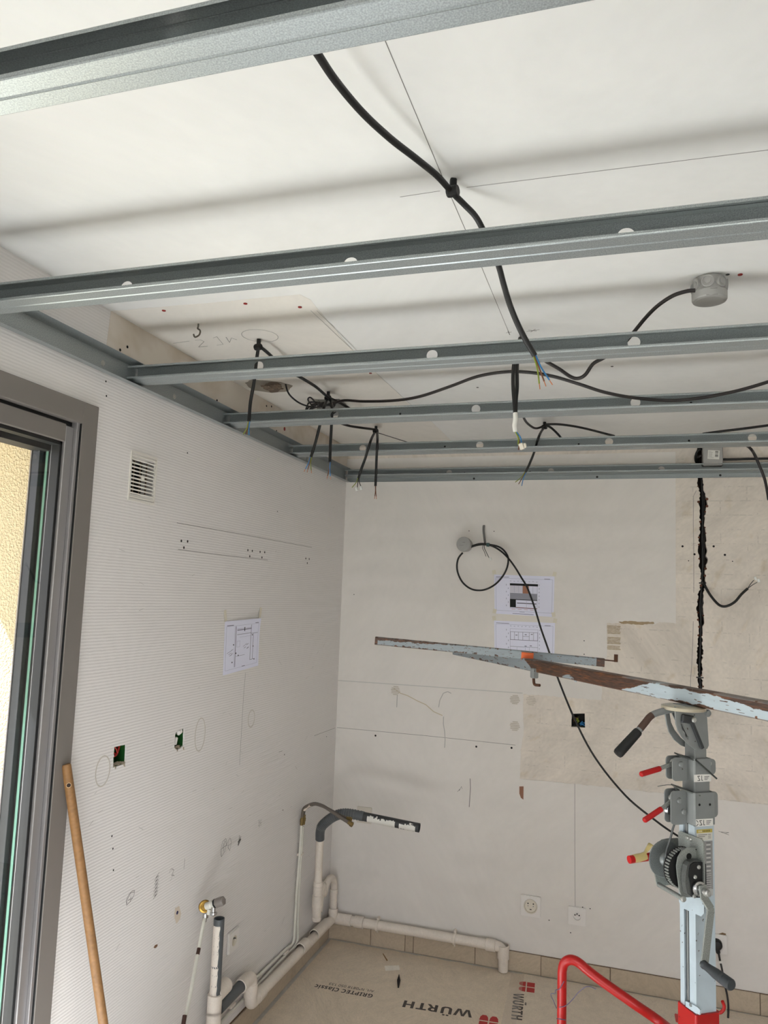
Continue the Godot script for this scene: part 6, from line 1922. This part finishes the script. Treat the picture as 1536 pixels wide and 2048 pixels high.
func build_lift() -> void:
	var t := thing("plasterboard_lift", "crank-up plasterboard lift, blue-grey mast on red legs with a rusty arm", "lift", Vector3(1.62, 0, 1.832), -0.9680)
	var st := st_new()
	# mast: outer tube with a track slot, two inner tubes
	var y0 := Vector3(0.0275, 0.8141, 0.0204).y
	var y1 := Vector3(0.0275, 1.2337, 0.0146).y
	var q := PackedVector2Array([Vector2(-0.0275, 0.0275), Vector2(-0.0275, -0.0275), Vector2(-0.013, -0.0275), Vector2(-0.013, -0.0215), Vector2(0.005, -0.0215), Vector2(0.005, -0.0275), Vector2(0.0275, -0.0275), Vector2(0.0275, 0.0275)])
	plate(st, q, [], y1 - y0 + 0.1, Transform3D(FACE_UP.basis, Vector3(0, y1, 0)))
	obj("mast", st, M.lift_blue, t)
	st = st_new()
	for x in [-0.011, 0.003]:
		box2(st, Vector3(x - 0.0015, y0, 0.0200), Vector3(x + 0.0015, y1, 0.0220))
	obj("track_seam", st, M.rubber, t)
	st = st_new()
	box2(st, Vector3(-0.0065, y0, 0.0205), Vector3(-0.001, y1, 0.0262), 0.001)
	obj("track", st, M.lift_grey, t)
	st = st_new()
	var ym := Vector3(0.0225, 1.3382, 0.0104).y
	square_tube(st, 0.0225, y1 - 0.02, Vector3(0.0225, 1.3872, 0.0169).y)
	obj("inner_tube", st, M.lift_grey, t)
	st = st_new()
	square_tube(st, 0.0180, ym, Vector3(0.018, 1.4331, 0.0083).y)
	obj("inner_tube", st, M.lift_grey, t)
	# printed labels on the right-hand face
	var lz := 0.0225
	var la := Vector3(0.0278, 1.2261, -0.0022).y
	var lb := Vector3(0.0278, 1.1998, -0.0018).y
	var lc := Vector3(0.0278, 1.0744, 0).y
	var m1 := mat(Color.WHITE, 0.5)
	m1.albedo_texture = ImageTexture.create_from_image(scale_print(0))
	var m2 := mat(Color.WHITE, 0.5)
	m2.albedo_texture = ImageTexture.create_from_image(scale_print(1))
	st = st_new()
	plate(st, rect(-lz, lb, lz, la), [], 0.0003, at_x(0.0281), Rect2(-lz, lb, 2 * lz, la - lb))
	obj("warning_label", st, m1, t)
	st = st_new()
	plate(st, rect(-lz * 0.75, lc, lz, lb - 0.001), [], 0.0003, at_x(0.0281), Rect2(-lz, lc, 2 * lz, lb - lc))
	obj("scale_label", st, m2, t)
	st = st_new()
	plate(st, PackedVector2Array([Vector2(-0.0058, 0.8302), Vector2(0.0089, 0.8331), Vector2(0.0345, 0.8366), Vector2(0.0447, 0.835), Vector2(0.0423, 0.8236), Vector2(0.0177, 0.8198), Vector2(-0.0048, 0.8187)]), [], 0.004, at_z(0.0318))
	obj("stop_plate", st, M.lift_blue, t)
	bolt(t, Vector3(0.0137, 0.8309, 0.0318), Vector3(0, 0, 1), 0.004, M.lift_grey)

	# red base sleeve and legs
	st = st_new()
	var yr := Vector3(0.033, 0.8169, 0.0255).y
	square_tube(st, 0.033, 0.28, yr, 0.004)
	obj("base_sleeve", st, M.lift_red, t)
	var leg := [Vector3(-0.1634, 0.6244, -0.1258), Vector3(-0.2089, 0.6602, -0.0665), Vector3(-0.2596, 0.6963, -0.0073), Vector3(-0.3109, 0.7343, 0.0548), Vector3(-0.3387, 0.7556, 0.0853), Vector3(-0.3521, 0.7665, 0.0989), Vector3(-0.3604, 0.7725, 0.1111), Vector3(-0.3694, 0.7711, 0.1228), Vector3(-0.3789, 0.7593, 0.1319), Vector3(-0.3823, 0.7399, 0.1358), Vector3(-0.386, 0.7055, 0.1343), Vector3(-0.3894, 0.6712, 0.1324)]
	leg[0] = Vector3(0.0, yr - 0.11, 0.0)
	var foot: Vector3 = leg[-1]
	leg.append(Vector3(foot.x, 0.45, foot.z))
	leg.append(Vector3(foot.x, 0.07, foot.z))
	st = st_new()
	tube(st, smooth(leg, 5), 0.0128, 16)
	obj("leg", st, M.lift_red, t)
	var feet := [foot]
	for d in [Vector3(0.55, 0, 0.05), Vector3(-0.05, 0, -0.55)]:
		st = st_new()
		tube(st, smooth([Vector3(0, yr - 0.20, 0), d * 0.5 + Vector3(0, (yr - 0.2) * 0.55, 0), d * 0.95 + Vector3(0, 0.13, 0), d + Vector3(0, 0.07, 0)], 6), 0.0128, 14)
		obj("leg", st, M.lift_red, t)
		feet.append(d)
	for f in feet:
		st = st_new()
		lathe(st, Vector3(f.x - 0.012, 0.0545, f.z), Vector3(1, 0, 0), [Vector2(0, 0), Vector2(0.040, 0.001), Vector2(0.045, 0.006), Vector2(0.045, 0.018), Vector2(0.040, 0.023), Vector2(0, 0.024)], 20)
		box(st, Vector3(f.x, 0.085, f.z), Vector3(0.034, 0.034, 0.030), Basis.IDENTITY, 0.004)
		obj("caster", st, M.grip_black, t)
	st = st_new()
	tube(st, smooth([Vector3(-0.1527, 0.7117, -0.1788), Vector3(-0.1457, 0.7095, -0.1852), Vector3(-0.1424, 0.7163, -0.1935), Vector3(-0.1405, 0.7279, -0.1951), Vector3(-0.1407, 0.7393, -0.19)], 5), 0.0042, 10)
	obj("hook", st, M.lift_red, t)
	st = st_new()
	bar(st, Vector3(-0.1977, 0.6735, -0.1153), Vector3(-0.2303, 0.6632, -0.1159), 0.020, 0.006, Vector3.UP, 0.002)
	obj("latch", st, tinted(M.lift_red, Color(0.66, 0.22, 0.20)), t)
	# purple twist of wire round the leg
	st = st_new()
	tube(st, smooth([Vector3(-0.3132, 0.7161, 0.0726), Vector3(-0.3292, 0.7176, 0.091), Vector3(-0.3469, 0.6962, 0.1062), Vector3(-0.3586, 0.6731, 0.1182), Vector3(-0.3657, 0.6558, 0.1348), Vector3(-0.3761, 0.6484, 0.1488)], 5), 0.0011, 6)
	tube(st, smooth([Vector3(-0.3831, 0.6428, 0.1524), Vector3(-0.3837, 0.6616, 0.1615), Vector3(-0.3841, 0.6805, 0.17), Vector3(-0.3756, 0.6862, 0.1618), Vector3(-0.3744, 0.6944, 0.161), Vector3(-0.3613, 0.7039, 0.1564), Vector3(-0.3557, 0.7246, 0.146)], 5), 0.0011, 6)
	tube(st, [Vector3(-0.3811, 0.6176, 0.1532), Vector3(-0.373, 0.6187, 0.1441), Vector3(-0.3742, 0.6144, 0.1294)], 0.0012, 6)
	obj("wire_twist", st, mat(Color(0.33, 0.31, 0.40), 0.4), t)

	# winch
	st = st_new()
	plate(st, PackedVector2Array([Vector2(-0.0238, 1.2065), Vector2(-0.0173, 1.2106), Vector2(0.0578, 1.2138), Vector2(0.0641, 1.209), Vector2(0.0649, 1.1474), Vector2(0.0639, 1.0872), Vector2(-0.0229, 1.0751)]), [], 0.0035, at_z(0.0335))
	obj("winch_base", st, M.bare_steel, t)
	st = st_new()
	plate(st, PackedVector2Array([Vector2(-0.0254, 1.084), Vector2(0.0628, 1.0962), Vector2(0.0621, 1.052), Vector2(0.0524, 1.0412), Vector2(-0.0131, 1.0353), Vector2(-0.0241, 1.0451)]), [], 0.0025, at_z(0.0325))
	obj("mount_plate", st, M.lift_blue, t)
	st = st_new()
	plate(st, PackedVector2Array([Vector2(-0.017, 1.1847), Vector2(-0.0461, 1.1854), Vector2(-0.0627, 1.1834), Vector2(-0.0771, 1.1734), Vector2(-0.0858, 1.1589), Vector2(-0.089, 1.1408), Vector2(-0.0867, 1.1174), Vector2(-0.0801, 1.0872), Vector2(-0.0777, 1.0795), Vector2(-0.0749, 1.076), Vector2(-0.014, 1.0783)]), [], 0.0035, at_x(-0.045))
	obj("side_plate", st, M.bare_steel, t)
	var dc := Vector3(-0.036, 1.1411, 0.061)
	st = st_new()
	lathe(st, Vector3(-0.041, dc.y, dc.z), Vector3(1, 0, 0), [Vector2(0, 0), Vector2(0.044, 0), Vector2(0.044, 0.003), Vector2(0.041, 0.0035), Vector2(0.041, 0.002), Vector2(0.016, 0.004), Vector2(0.013, 0.012), Vector2(0.013, 0.058)], 28)
	obj("drum", st, tinted(M.bare_steel, Color(0.64, 0.65, 0.65)), t)
	st = st_new()
	lathe(st, Vector3(0.017, dc.y, dc.z), Vector3(1, 0, 0), [Vector2(0, 0), Vector2(0.047, 0), Vector2(0.047, 0.003), Vector2(0.043, 0.004), Vector2(0.043, 0.014), Vector2(0, 0.014)], 30)
	obj("gear", st, M.rubber, t)
	st = st_new()
	for k in 40:
		var a := TAU * k / 40.0
		box(st, Vector3(0.026, dc.y + sin(a) * 0.0445, dc.z + cos(a) * 0.0445), Vector3(0.013, 0.0032, 0.004), Basis(Vector3(1, 0, 0), -a + PI / 2), 0.0008)
	obj("gear_teeth", st, M.bare_steel, t)
	st = st_new()
	plate(st, PackedVector2Array([Vector2(-0.0191, 1.1891), Vector2(-0.0602, 1.1912), Vector2(-0.0732, 1.1847), Vector2(-0.0838, 1.171), Vector2(-0.088, 1.1522), Vector2(-0.0862, 1.1331), Vector2(-0.0832, 1.1154), Vector2(-0.0801, 1.0947), Vector2(-0.0753, 1.0856), Vector2(-0.0615, 1.0809), Vector2(-0.0416, 1.0799), Vector2(-0.0186, 1.0805)]), [], 0.0035, at_x(0.040))
	obj("side_plate", st, M.bare_steel, t)
	st = st_new()
	disc(st, Vector3(0.0401, 1.1717, 0.0544), Vector3(1, 0, 0), 0.0072, 0.0006, 16)
	disc(st, Vector3(0.0401, 1.1859, 0.0243), Vector3(1, 0, 0), 0.0022, 0.0006, 8)
	disc(st, Vector3(0.0401, 1.1856, 0.0341), Vector3(1, 0, 0), 0.0018, 0.0006, 8)
	obj("plate_hole", st, M.hole, t)
	st = st_new()
	plate(st, PackedVector2Array([Vector2(-0.0731, 1.1572), Vector2(-0.0661, 1.1646), Vector2(-0.0533, 1.167), Vector2(-0.0274, 1.165), Vector2(-0.0219, 1.1586), Vector2(-0.0213, 1.1078), Vector2(-0.0395, 1.0858), Vector2(-0.0612, 1.0875), Vector2(-0.0738, 1.096), Vector2(-0.0785, 1.1198), Vector2(-0.0772, 1.1417)]), [], 0.016, at_x(0.057))
	obj("gear_housing", st, tinted(M.bare_steel, Color(0.45, 0.45, 0.44)), t)
	st = st_new()
	plate(st, PackedVector2Array([Vector2(-0.0689, 1.1497), Vector2(-0.0653, 1.1602), Vector2(-0.0569, 1.1644), Vector2(-0.0291, 1.1637), Vector2(-0.0236, 1.1586), Vector2(-0.023, 1.1071), Vector2(-0.0418, 1.0861), Vector2(-0.0608, 1.0879), Vector2(-0.0658, 1.1196), Vector2(-0.0703, 1.1341)]), [], 0.003, at_x(0.0605))
	obj("cover", st, M.rubber, t)
	for p in [Vector3(0.0605, 1.1538, 0.0444), Vector3(0.0605, 1.1329, 0.055), Vector3(0.0605, 1.0908, 0.0577)]:
		bolt(t, p, Vector3(1, 0, 0), 0.0045)
	for p in [Vector3(0.0101, 1.2028, 0.0335), Vector3(0.0207, 1.2031, 0.0335)]:
		bolt(t, p, Vector3(0, 0, 1), 0.0048)
	st = st_new()
	var rod := Vector3(-0.045, 1.08, 0.0742)
	tube(st, [rod, Vector3(0.043, rod.y, rod.z)], 0.0055, 12)
	obj("spacer_rod", st, M.bare_steel, t)
	bolt(t, Vector3(0.043, rod.y, rod.z), Vector3(1, 0, 0), 0.007)
	st = st_new()
	tube(st, smooth([Vector3(-0.012, 1.2381, 0.0483), Vector3(-0.012, 1.2212, 0.057), Vector3(-0.014, 1.2001, 0.0621), Vector3(-0.016, 1.1712, 0.0714), Vector3(-0.018, 1.1546, 0.0736), Vector3(-0.02, 1.1401, 0.0714), Vector3(-0.02, 1.1326, 0.063)], 4), 0.0026, 8)
	obj("cable", st, tinted(M.bare_steel, Color(0.42, 0.42, 0.42)), t)
	# crank
	var hub := Vector3(0.0636, 1.1075, 0.0469)
	st = st_new()
	lathe(st, hub, Vector3(1, 0, 0), [Vector2(0, 0), Vector2(0.017, 0), Vector2(0.0165, 0.003), Vector2(0.012, 0.005), Vector2(0.007, 0.006), Vector2(0.007, 0.03), Vector2(0.0, 0.031)], 24)
	obj("crank_hub", st, M.chrome, t)
	st = st_new()
	lathe(st, hub + Vector3(0.020, 0, 0), Vector3(1, 0, 0), [Vector2(0, 0), Vector2(0.0085, 0), Vector2(0.0085, 0.010), Vector2(0.006, 0.012), Vector2(0.006, 0.015), Vector2(0, 0.016)], 6)
	obj("nut", st, M.bolt, t)
	var arm := [hub + Vector3(0.012, 0.012, 0.0), Vector3(0.078, 1.0929, 0.0447), Vector3(0.088, 1.0744, 0.037), Vector3(0.09, 1.0667, 0.0381), Vector3(0.098, 0.9648, 0.062), Vector3(0.099, 0.9573, 0.0663)]
	for i in arm.size() - 1:
		st = st_new() if i == 0 else st
		bar(st, arm[i], arm[i + 1] + (arm[i + 1] - arm[i]).normalized() * 0.003, 0.020, 0.0042, Vector3(0, 0, 1), 0.0008)
	var crank := obj("crank_arm", st, M.bare_steel, t)
	var gp: Vector3 = arm[5] + Vector3(0.002, 0.004, 0)
	st = st_new()
	lathe(st, gp, Vector3(1, -0.05, 0), [Vector2(0, -0.0042), Vector2(0.0085, -0.0042), Vector2(0.0095, 0.0000), Vector2(0.0085, 0.0070), Vector2(0.0095, 0.0210), Vector2(0.0115, 0.0385), Vector2(0.0120, 0.0546), Vector2(0.0113, 0.0553), Vector2(0.0113, 0.0574), Vector2(0.0120, 0.0581), Vector2(0.0120, 0.0616), Vector2(0.0113, 0.0623), Vector2(0.0113, 0.0644), Vector2(0.0122, 0.0651), Vector2(0.0125, 0.0812), Vector2(0.0105, 0.0840), Vector2(0.0, 0.0847)], 22)
	obj("crank_handle", st, M.grip_grey, crank)
	# red bar end wrapped in masking tape
	var ra := Vector3(-0.05, 1.1475, 0.0857)
	var rb := Vector3(-0.05, 1.1413, 0.1535)
	st = st_new()
	tube(st, [Vector3(ra.x, ra.y, 0.05), rb], 0.0092, 16)
	obj("red_grip", st, M.grip_red, t)
	st = st_new()
	tube(st, [rb.lerp(ra, 0.18), rb.lerp(ra, 0.35), rb.lerp(ra, 0.55), rb.lerp(ra, 0.68)], [0.0096, 0.0101, 0.0098, 0.0097], 12)
	tube(st, [rb.lerp(ra, 0.40) + Vector3(0, 0.008, 0), Vector3(-0.05, 1.1547, 0.1084), Vector3(-0.05, 1.1647, 0.0999), Vector3(-0.05, 1.1736, 0.0927), Vector3(-0.05, 1.1684, 0.0842)], [0.003, 0.006, 0.008, 0.009, 0.006], 8, true, 0.25)
	obj("tape_wrap", st, M.tape_wrap, t)
	st = st_new()
	tube(st, [Vector3(0.0, Vector3(0, 1.1234, -0.056).y, -0.026), Vector3(0.0, Vector3(0, 1.1234, -0.056).y, -0.040)], 0.0085, 14)
	obj("rusty_pin", st, M.rust, t)

	# the two brake clamps
	brake(t, Vector3(0.031, 1.3104, 0.0164).y, Vector3(0.031, 1.236, 0.0174).y, 0.031, [Vector3(-0.011, 1.2975, 0.0399), Vector3(-0.011, 1.2659, 0.0915)], [Vector3(-0.011, 1.2659, 0.0915), Vector3(-0.011, 1.2407, 0.1421)], true)
	brake(t, Vector3(0.026, 1.388, 0.0184).y, Vector3(0.026, 1.337, 0.019).y, 0.026, [Vector3(-0.011, 1.373, 0.0521), Vector3(-0.011, 1.3602, 0.0951)], [Vector3(-0.011, 1.3602, 0.0951), Vector3(-0.011, 1.348, 0.1514)], false)
	st = st_new()
	bar(st, Vector3(0, 1.3954, 0.0548), Vector3(0.012, 1.3825, 0.0098), 0.030, 0.003, Vector3(1, 0, 0.4), 0.0005)
	tube(st, [Vector3(0.033, 1.3879, 0.027), Vector3(0.033, 1.3426, -0.0328)], 0.0022, 8)
	obj("brake_plate", st, tinted(M.bare_steel, Color(0.33, 0.34, 0.33)), t)
	st = st_new()
	bar(st, Vector3(0, 1.3221, 0.0655), Vector3(0.018, 1.3045, 0.0086), 0.030, 0.003, Vector3(1, 0, 0.4), 0.0005)
	tube(st, [Vector3(-0.012, 1.3164, 0.0519), Vector3(-0.012, 1.3006, 0.0362)], 0.003, 8)
	tube(st, smooth([Vector3(0, 1.3233, 0.0655), Vector3(0, 1.3245, 0.0839), Vector3(0, 1.322, 0.1093)], 4), 0.0008, 6)
	obj("brake_plate", st, tinted(M.bare_steel, Color(0.45, 0.46, 0.44)), t)

	# tilting head
	st = st_new()
	var slot := PackedVector2Array([Vector2(-0.0618, 1.4725), Vector2(-0.0558, 1.4705), Vector2(-0.0392, 1.4415), Vector2(-0.04, 1.4326), Vector2(-0.0477, 1.4407), Vector2(-0.0583, 1.4586)])
	plate(st, PackedVector2Array([Vector2(-0.077, 1.5111), Vector2(0.012, 1.5105), Vector2(0.0146, 1.4895), Vector2(0.019, 1.4194), Vector2(0.0149, 1.4112), Vector2(0.0068, 1.4098), Vector2(-0.0165, 1.408), Vector2(-0.0406, 1.4227), Vector2(-0.0573, 1.4389), Vector2(-0.068, 1.4548), Vector2(-0.0738, 1.4707)]), [slot], 0.004, at_x(0.024))
	plate(st, PackedVector2Array([Vector2(-0.0457, 1.5032), Vector2(0.0218, 1.5027), Vector2(0.0206, 1.4124), Vector2(0.0004, 1.4026), Vector2(-0.0219, 1.4102), Vector2(-0.0415, 1.4238), Vector2(-0.0561, 1.4423), Vector2(-0.0633, 1.4627), Vector2(-0.0675, 1.4871), Vector2(-0.0557, 1.489), Vector2(-0.0515, 1.4666), Vector2(-0.0413, 1.4482), Vector2(-0.0242, 1.4296), Vector2(-0.0094, 1.4191), Vector2(-0.0116, 1.4416), Vector2(-0.0288, 1.4561), Vector2(-0.041, 1.4766), Vector2(-0.0483, 1.4894)]), [], 0.004, at_x(-0.024))
	box2(st, Vector3(-0.026, Vector3(0.024, 1.5122, 0.0338).y - 0.004, -0.025), Vector3(0.0225, Vector3(0.024, 1.5122, 0.0338).y, 0.045), 0.001)
	obj("tilt_head", st, M.lift_grey, t)
	st = st_new()
	bar(st, Vector3(0.03, 1.4852, 0.0633), Vector3(0.03, 1.4801, 0.029), 0.020, 0.008, Vector3.UP, 0.003)
	bar(st, Vector3(0.029, 1.4765, 0.034), Vector3(0.029, 1.4127, 0.0032), 0.009, 0.005, Vector3(0, 0, 1), 0.001)
	obj("tilt_latch", st, mat(Color(0.19, 0.20, 0.205), 0.5), t)
	bolt(t, Vector3(0.034, 1.4814, 0.0323), Vector3(1, 0, 0), 0.0065)
	bolt(t, Vector3(0.022, 1.4949, -0.017), Vector3(1, 0, 0), 0.009, M.lift_grey)
	st = st_new()
	var hd := smooth([Vector3(-0.008, 1.504, 0.0343), Vector3(-0.008, 1.5006, 0.0576), Vector3(-0.008, 1.4956, 0.0879), Vector3(-0.008, 1.4893, 0.1122), Vector3(-0.008, 1.4812, 0.1264), Vector3(-0.008, 1.4695, 0.1377), Vector3(-0.008, 1.4465, 0.1602)], 5)
	tube(st, hd, 0.0080, 14)
	var th := obj("tilt_handle", st, M.lift_grey, t)
	st = st_new()
	tube(st, smooth([Vector3(-0.008, 1.487, 0.1179), Vector3(-0.008, 1.4812, 0.1264), Vector3(-0.008, 1.4695, 0.1377), Vector3(-0.008, 1.4545, 0.1525)], 5), 0.0083, 14)
	obj("worn_paint", st, mat(Color(0.29, 0.20, 0.16), 0.6), th)
	st = st_new()
	var ga := Vector3(-0.008, 1.4499, 0.1567)
	var gb := Vector3(-0.008, 1.3967, 0.2156)
	var gl := ga.distance_to(gb)
	lathe(st, ga, gb - ga, [Vector2(0, 0), Vector2(0.0100, 0), Vector2(0.0110, 0.004), Vector2(0.0118, gl * 0.5), Vector2(0.0122, gl - 0.006), Vector2(0.0105, gl - 0.001), Vector2(0, gl)], 20)
	obj("grip", st, M.grip_black, th)
	# turntable, beam, cross arm
	st = st_new()
	lathe(st, Vector3(0.0, 1.500, 0.034), Vector3.UP, [Vector2(0, 0.0), Vector2(0.049, 0.0), Vector2(0.052, 0.002), Vector2(0.052, 0.008), Vector2(0.045, 0.0105), Vector2(0.0, 0.0115)], 30)
	obj("turntable", st, tinted(M.lift_blue, Color(0.72, 0.68, 0.59)), t)
	st = st_new()
	skin_beam(st, Vector3(-1.50, 1.532, 0.004), Vector3(0.72, 1.532, 0.004), 0.039, 0.040)
	var beam := obj("main_beam", st, M.beam, t)
	var ca := Vector3(-1.1063, 1.5894, 0.4922)
	var cb := Vector3(-0.7602, 1.5476, -0.2427)
	st = st_new()
	skin_beam(st, ca, cb, 0.0285, 0.030)
	var arm2 := obj("cross_arm", st, M.cross, t)
	var cd := (cb - ca).normalized()
	st = st_new()
	bar(st, cb - cd * 0.02 + Vector3(0, 0.009, 0), cb + cd * 0.042 + Vector3(0, 0.009, 0), 0.012, 0.004, Vector3.UP.cross(cd))
	bar(st, cb + cd * 0.040 + Vector3(0, 0.006, 0), cb + cd * 0.0405 + Vector3(0, 0.032, 0), 0.012, 0.010, cd)
	obj("end_stop", st, M.rust, arm2)
	st = st_new()
	var o0 := Vector3(-0.88, 1.5591, 0.016)
	var o1 := Vector3(-0.8587, 1.5569, -0.0202)
	skin_beam(st, o0 + Vector3(0, -0.0015, 0), o1 + Vector3(0, -0.0015, 0), 0.0305, 0.033)
	obj("orange_paint", st, M.orange, arm2)
	st = st_new()
	box(st, Vector3(-0.7678, 1.5093, 0.0253), Vector3(0.022, 0.034, 0.022), Basis.IDENTITY, 0.003)
	obj("hook_socket", st, M.lift_grey, beam)
	st = st_new()
	tube(st, smooth([Vector3(-0.7692, 1.5025, 0.0273), Vector3(-0.7712, 1.4788, 0.0249), Vector3(-0.7665, 1.471, 0.0235), Vector3(-0.7553, 1.4706, 0.0211), Vector3(-0.7435, 1.4712, 0.0172)], 5), 0.0048, 10)
	obj("arm_hook", st, M.rust, beam)
	st = st_new()
	bar(st, Vector3(-0.56, 1.5199, -0.0132), Vector3(-0.5635, 1.504, -0.0082), 0.012, 0.005, Vector3(1, 0, 0), 0.001)
	obj("arm_tab", st, M.lift_blue, beam)

# a clamp sliding on the mast: U bracket, two pairs of ears, bolts, lever with a red grip
func brake(t: Node3D, top: float, bottom: float, h: float, lever: Array, grip: Array, big: bool) -> void:
	var st := st_new()
	var H := top - bottom
	var w := 0.0030
	# bracket seen from above: (x, -z)
	var path := [Vector2(0.002, h), Vector2(h - 0.004, h), Vector2(h, h - 0.004), Vector2(h, -h + 0.004), Vector2(h - 0.004, -h), Vector2(0.002, -h)]
	var inner := []
	for p in path:
		inner.append(Vector2(p.x - (w if p.x > 0.01 else 0.0), p.y * (h - w) / h))
	inner.reverse()
	var loop := PackedVector2Array(path)
	loop.append_array(PackedVector2Array(inner))
	plate(st, loop, [], H, Transform3D(FACE_UP.basis, Vector3(0, top, 0)))
	obj("clamp_bracket", st, M.lift_grey, t)
	for x in [0.003, -0.020]:
		for s in [1.0, -1.0]:
			st = st_new()
			var z0: float = (h - 0.002) * s
			var z1: float = (h + (0.043 if s > 0 else 0.030)) * s
			var drop := 0.0 if s > 0 else 0.006
			plate(st, round_rect(min(-z0, -z1), bottom - 0.004 + drop * 2.0, max(-z0, -z1), top - drop, 0.010), [], w, at_x(x))
			obj("ear", st, M.lift_grey, t)
	bolt(t, Vector3(0.003, top - H * 0.30, h + 0.020), Vector3(1, 0, 0), 0.0068, M.lift_grey)
	bolt(t, Vector3(-0.020, top - H * 0.28, h + 0.027), Vector3(1, 0, 0), 0.0068, M.bolt)
	bolt(t, Vector3(0.003, top - H * 0.32, -h - 0.011), Vector3(1, 0, 0), 0.0060, M.bolt)
	if big:
		bolt(t, Vector3(0.003, top - H * 0.66, h + 0.008), Vector3(1, 0, 0), 0.0068, M.lift_grey)
		st = st_new()
		disc(st, Vector3(h + 0.0001, top - H * 0.36, 0.016), Vector3(1, 0, 0), 0.0030, 0.0006, 10)
		disc(st, Vector3(h + 0.0001, top - H * 0.37, -0.014), Vector3(1, 0, 0), 0.0030, 0.0006, 10)
		obj("bracket_hole", st, M.hole, t)
		st = st_new()
		lathe(st, Vector3(-0.016, top - H * 0.62, h + 0.034), Vector3(1, 0, 0), [Vector2(0, 0), Vector2(0.013, 0), Vector2(0.010, 0.005), Vector2(0.013, 0.011), Vector2(0, 0.011)], 20)
		obj("pulley", st, M.chrome, t)
	st = st_new()
	bar(st, lever[0] + (lever[0] - lever[1]) * 0.25, lever[1], 0.0095, 0.0045, Vector3.UP, 0.001)
	var lv := obj("lever", st, M.bare_steel, t)
	st = st_new()
	var gl: float = (grip[0] as Vector3).distance_to(grip[1])
	lathe(st, grip[0] - (grip[1] - grip[0]) * 0.03, grip[1] - grip[0], [Vector2(0, 0), Vector2(0.0058, 0), Vector2(0.0066, 0.002), Vector2(0.0066, gl - 0.003), Vector2(0.0045, gl), Vector2(0, gl + 0.001)], 14)
	obj("lever_grip", st, M.grip_red, lv)
	var m := mat(Color.WHITE, 0.5)
	m.albedo_texture = ImageTexture.create_from_image(arrow_print(big))
	st = st_new()
	plate(st, rect(-0.027, bottom - 0.002, 0.022, bottom + 0.015), [], 0.0003, at_x(h + 0.0005), Rect2(-0.027, bottom - 0.002, 0.049, 0.017))
	obj("arrow_label", st, m, t)

func arrow_print(big: bool) -> Image:
	var im := Image.create(96, 34, false, Image.FORMAT_RGB8)
	im.fill(Color(0.88, 0.87, 0.84))
	var k := Color(0.15, 0.15, 0.15)
	im.fill_rect(Rect2i(20, 6, 14, 3), k)
	im.fill_rect(Rect2i(20, 26, 14, 3), k)
	for i in 18:
		im.fill_rect(Rect2i(21 + int(i * 0.65), 8 + i, 3, 2), k)
	im.fill_rect(Rect2i(42, 5, 3, 24), k)
	im.fill_rect(Rect2i(42, 26, 9, 3), k)
	for r in 3:
		im.fill_rect(Rect2i(58, 9 + r * 7, 28 - 5 * r, 3), Color(0.35, 0.35, 0.34))
	if big:
		for i in 10:
			im.fill_rect(Rect2i(2 + i, 4 + i, 3, 2), k)
			im.fill_rect(Rect2i(2 + i, 30 - i, 3, 2), k)
	return im

func scale_print(kind: int) -> Image:
	var rng := RandomNumberGenerator.new()
	rng.seed = 60 + kind
	if kind == 0:
		var im := Image.create(80, 72, false, Image.FORMAT_RGB8)
		im.fill(Color(0.80, 0.79, 0.75))
		im.fill_rect(Rect2i(0, 0, 80, 22), Color(0.74, 0.66, 0.30))
		im.fill_rect(Rect2i(8, 6, 26, 12), Color(0.80, 0.75, 0.55))
		for k in 5:
			im.fill_rect(Rect2i(30 + k * 8, 6, 5, 11), Color(0.45, 0.40, 0.20))
		for r in 3:
			im.fill_rect(Rect2i(8, 32 + r * 11, 46 - r * 12, 4), Color(0.42, 0.41, 0.39))
			im.fill_rect(Rect2i(58, 32 + r * 11, 14, 4), Color(0.50, 0.49, 0.46))
		return im
	var im2 := Image.create(80, 256, false, Image.FORMAT_RGB8)
	im2.fill(Color(0.55, 0.545, 0.535))
	im2.fill_rect(Rect2i(0, 226, 80, 30), Color(0.72, 0.72, 0.70))
	for k in 22:
		var y := 8 + k * 10
		if k < 14:
			im2.fill_rect(Rect2i(14, y, 20, 4), Color(0.80, 0.79, 0.77) if k % 3 else Color(0.36, 0.36, 0.36))
			im2.fill_rect(Rect2i(48, y, 22, 4), Color(0.80, 0.79, 0.77) if k % 2 else Color(0.40, 0.40, 0.40))
		else:
			im2.fill_rect(Rect2i(8, y, 64 - rng.randi_range(0, 24), 3), Color(0.40, 0.39, 0.39))
			im2.fill_rect(Rect2i(8, y + 4, 64, 3), Color(0.70, 0.69, 0.67))
	return im2
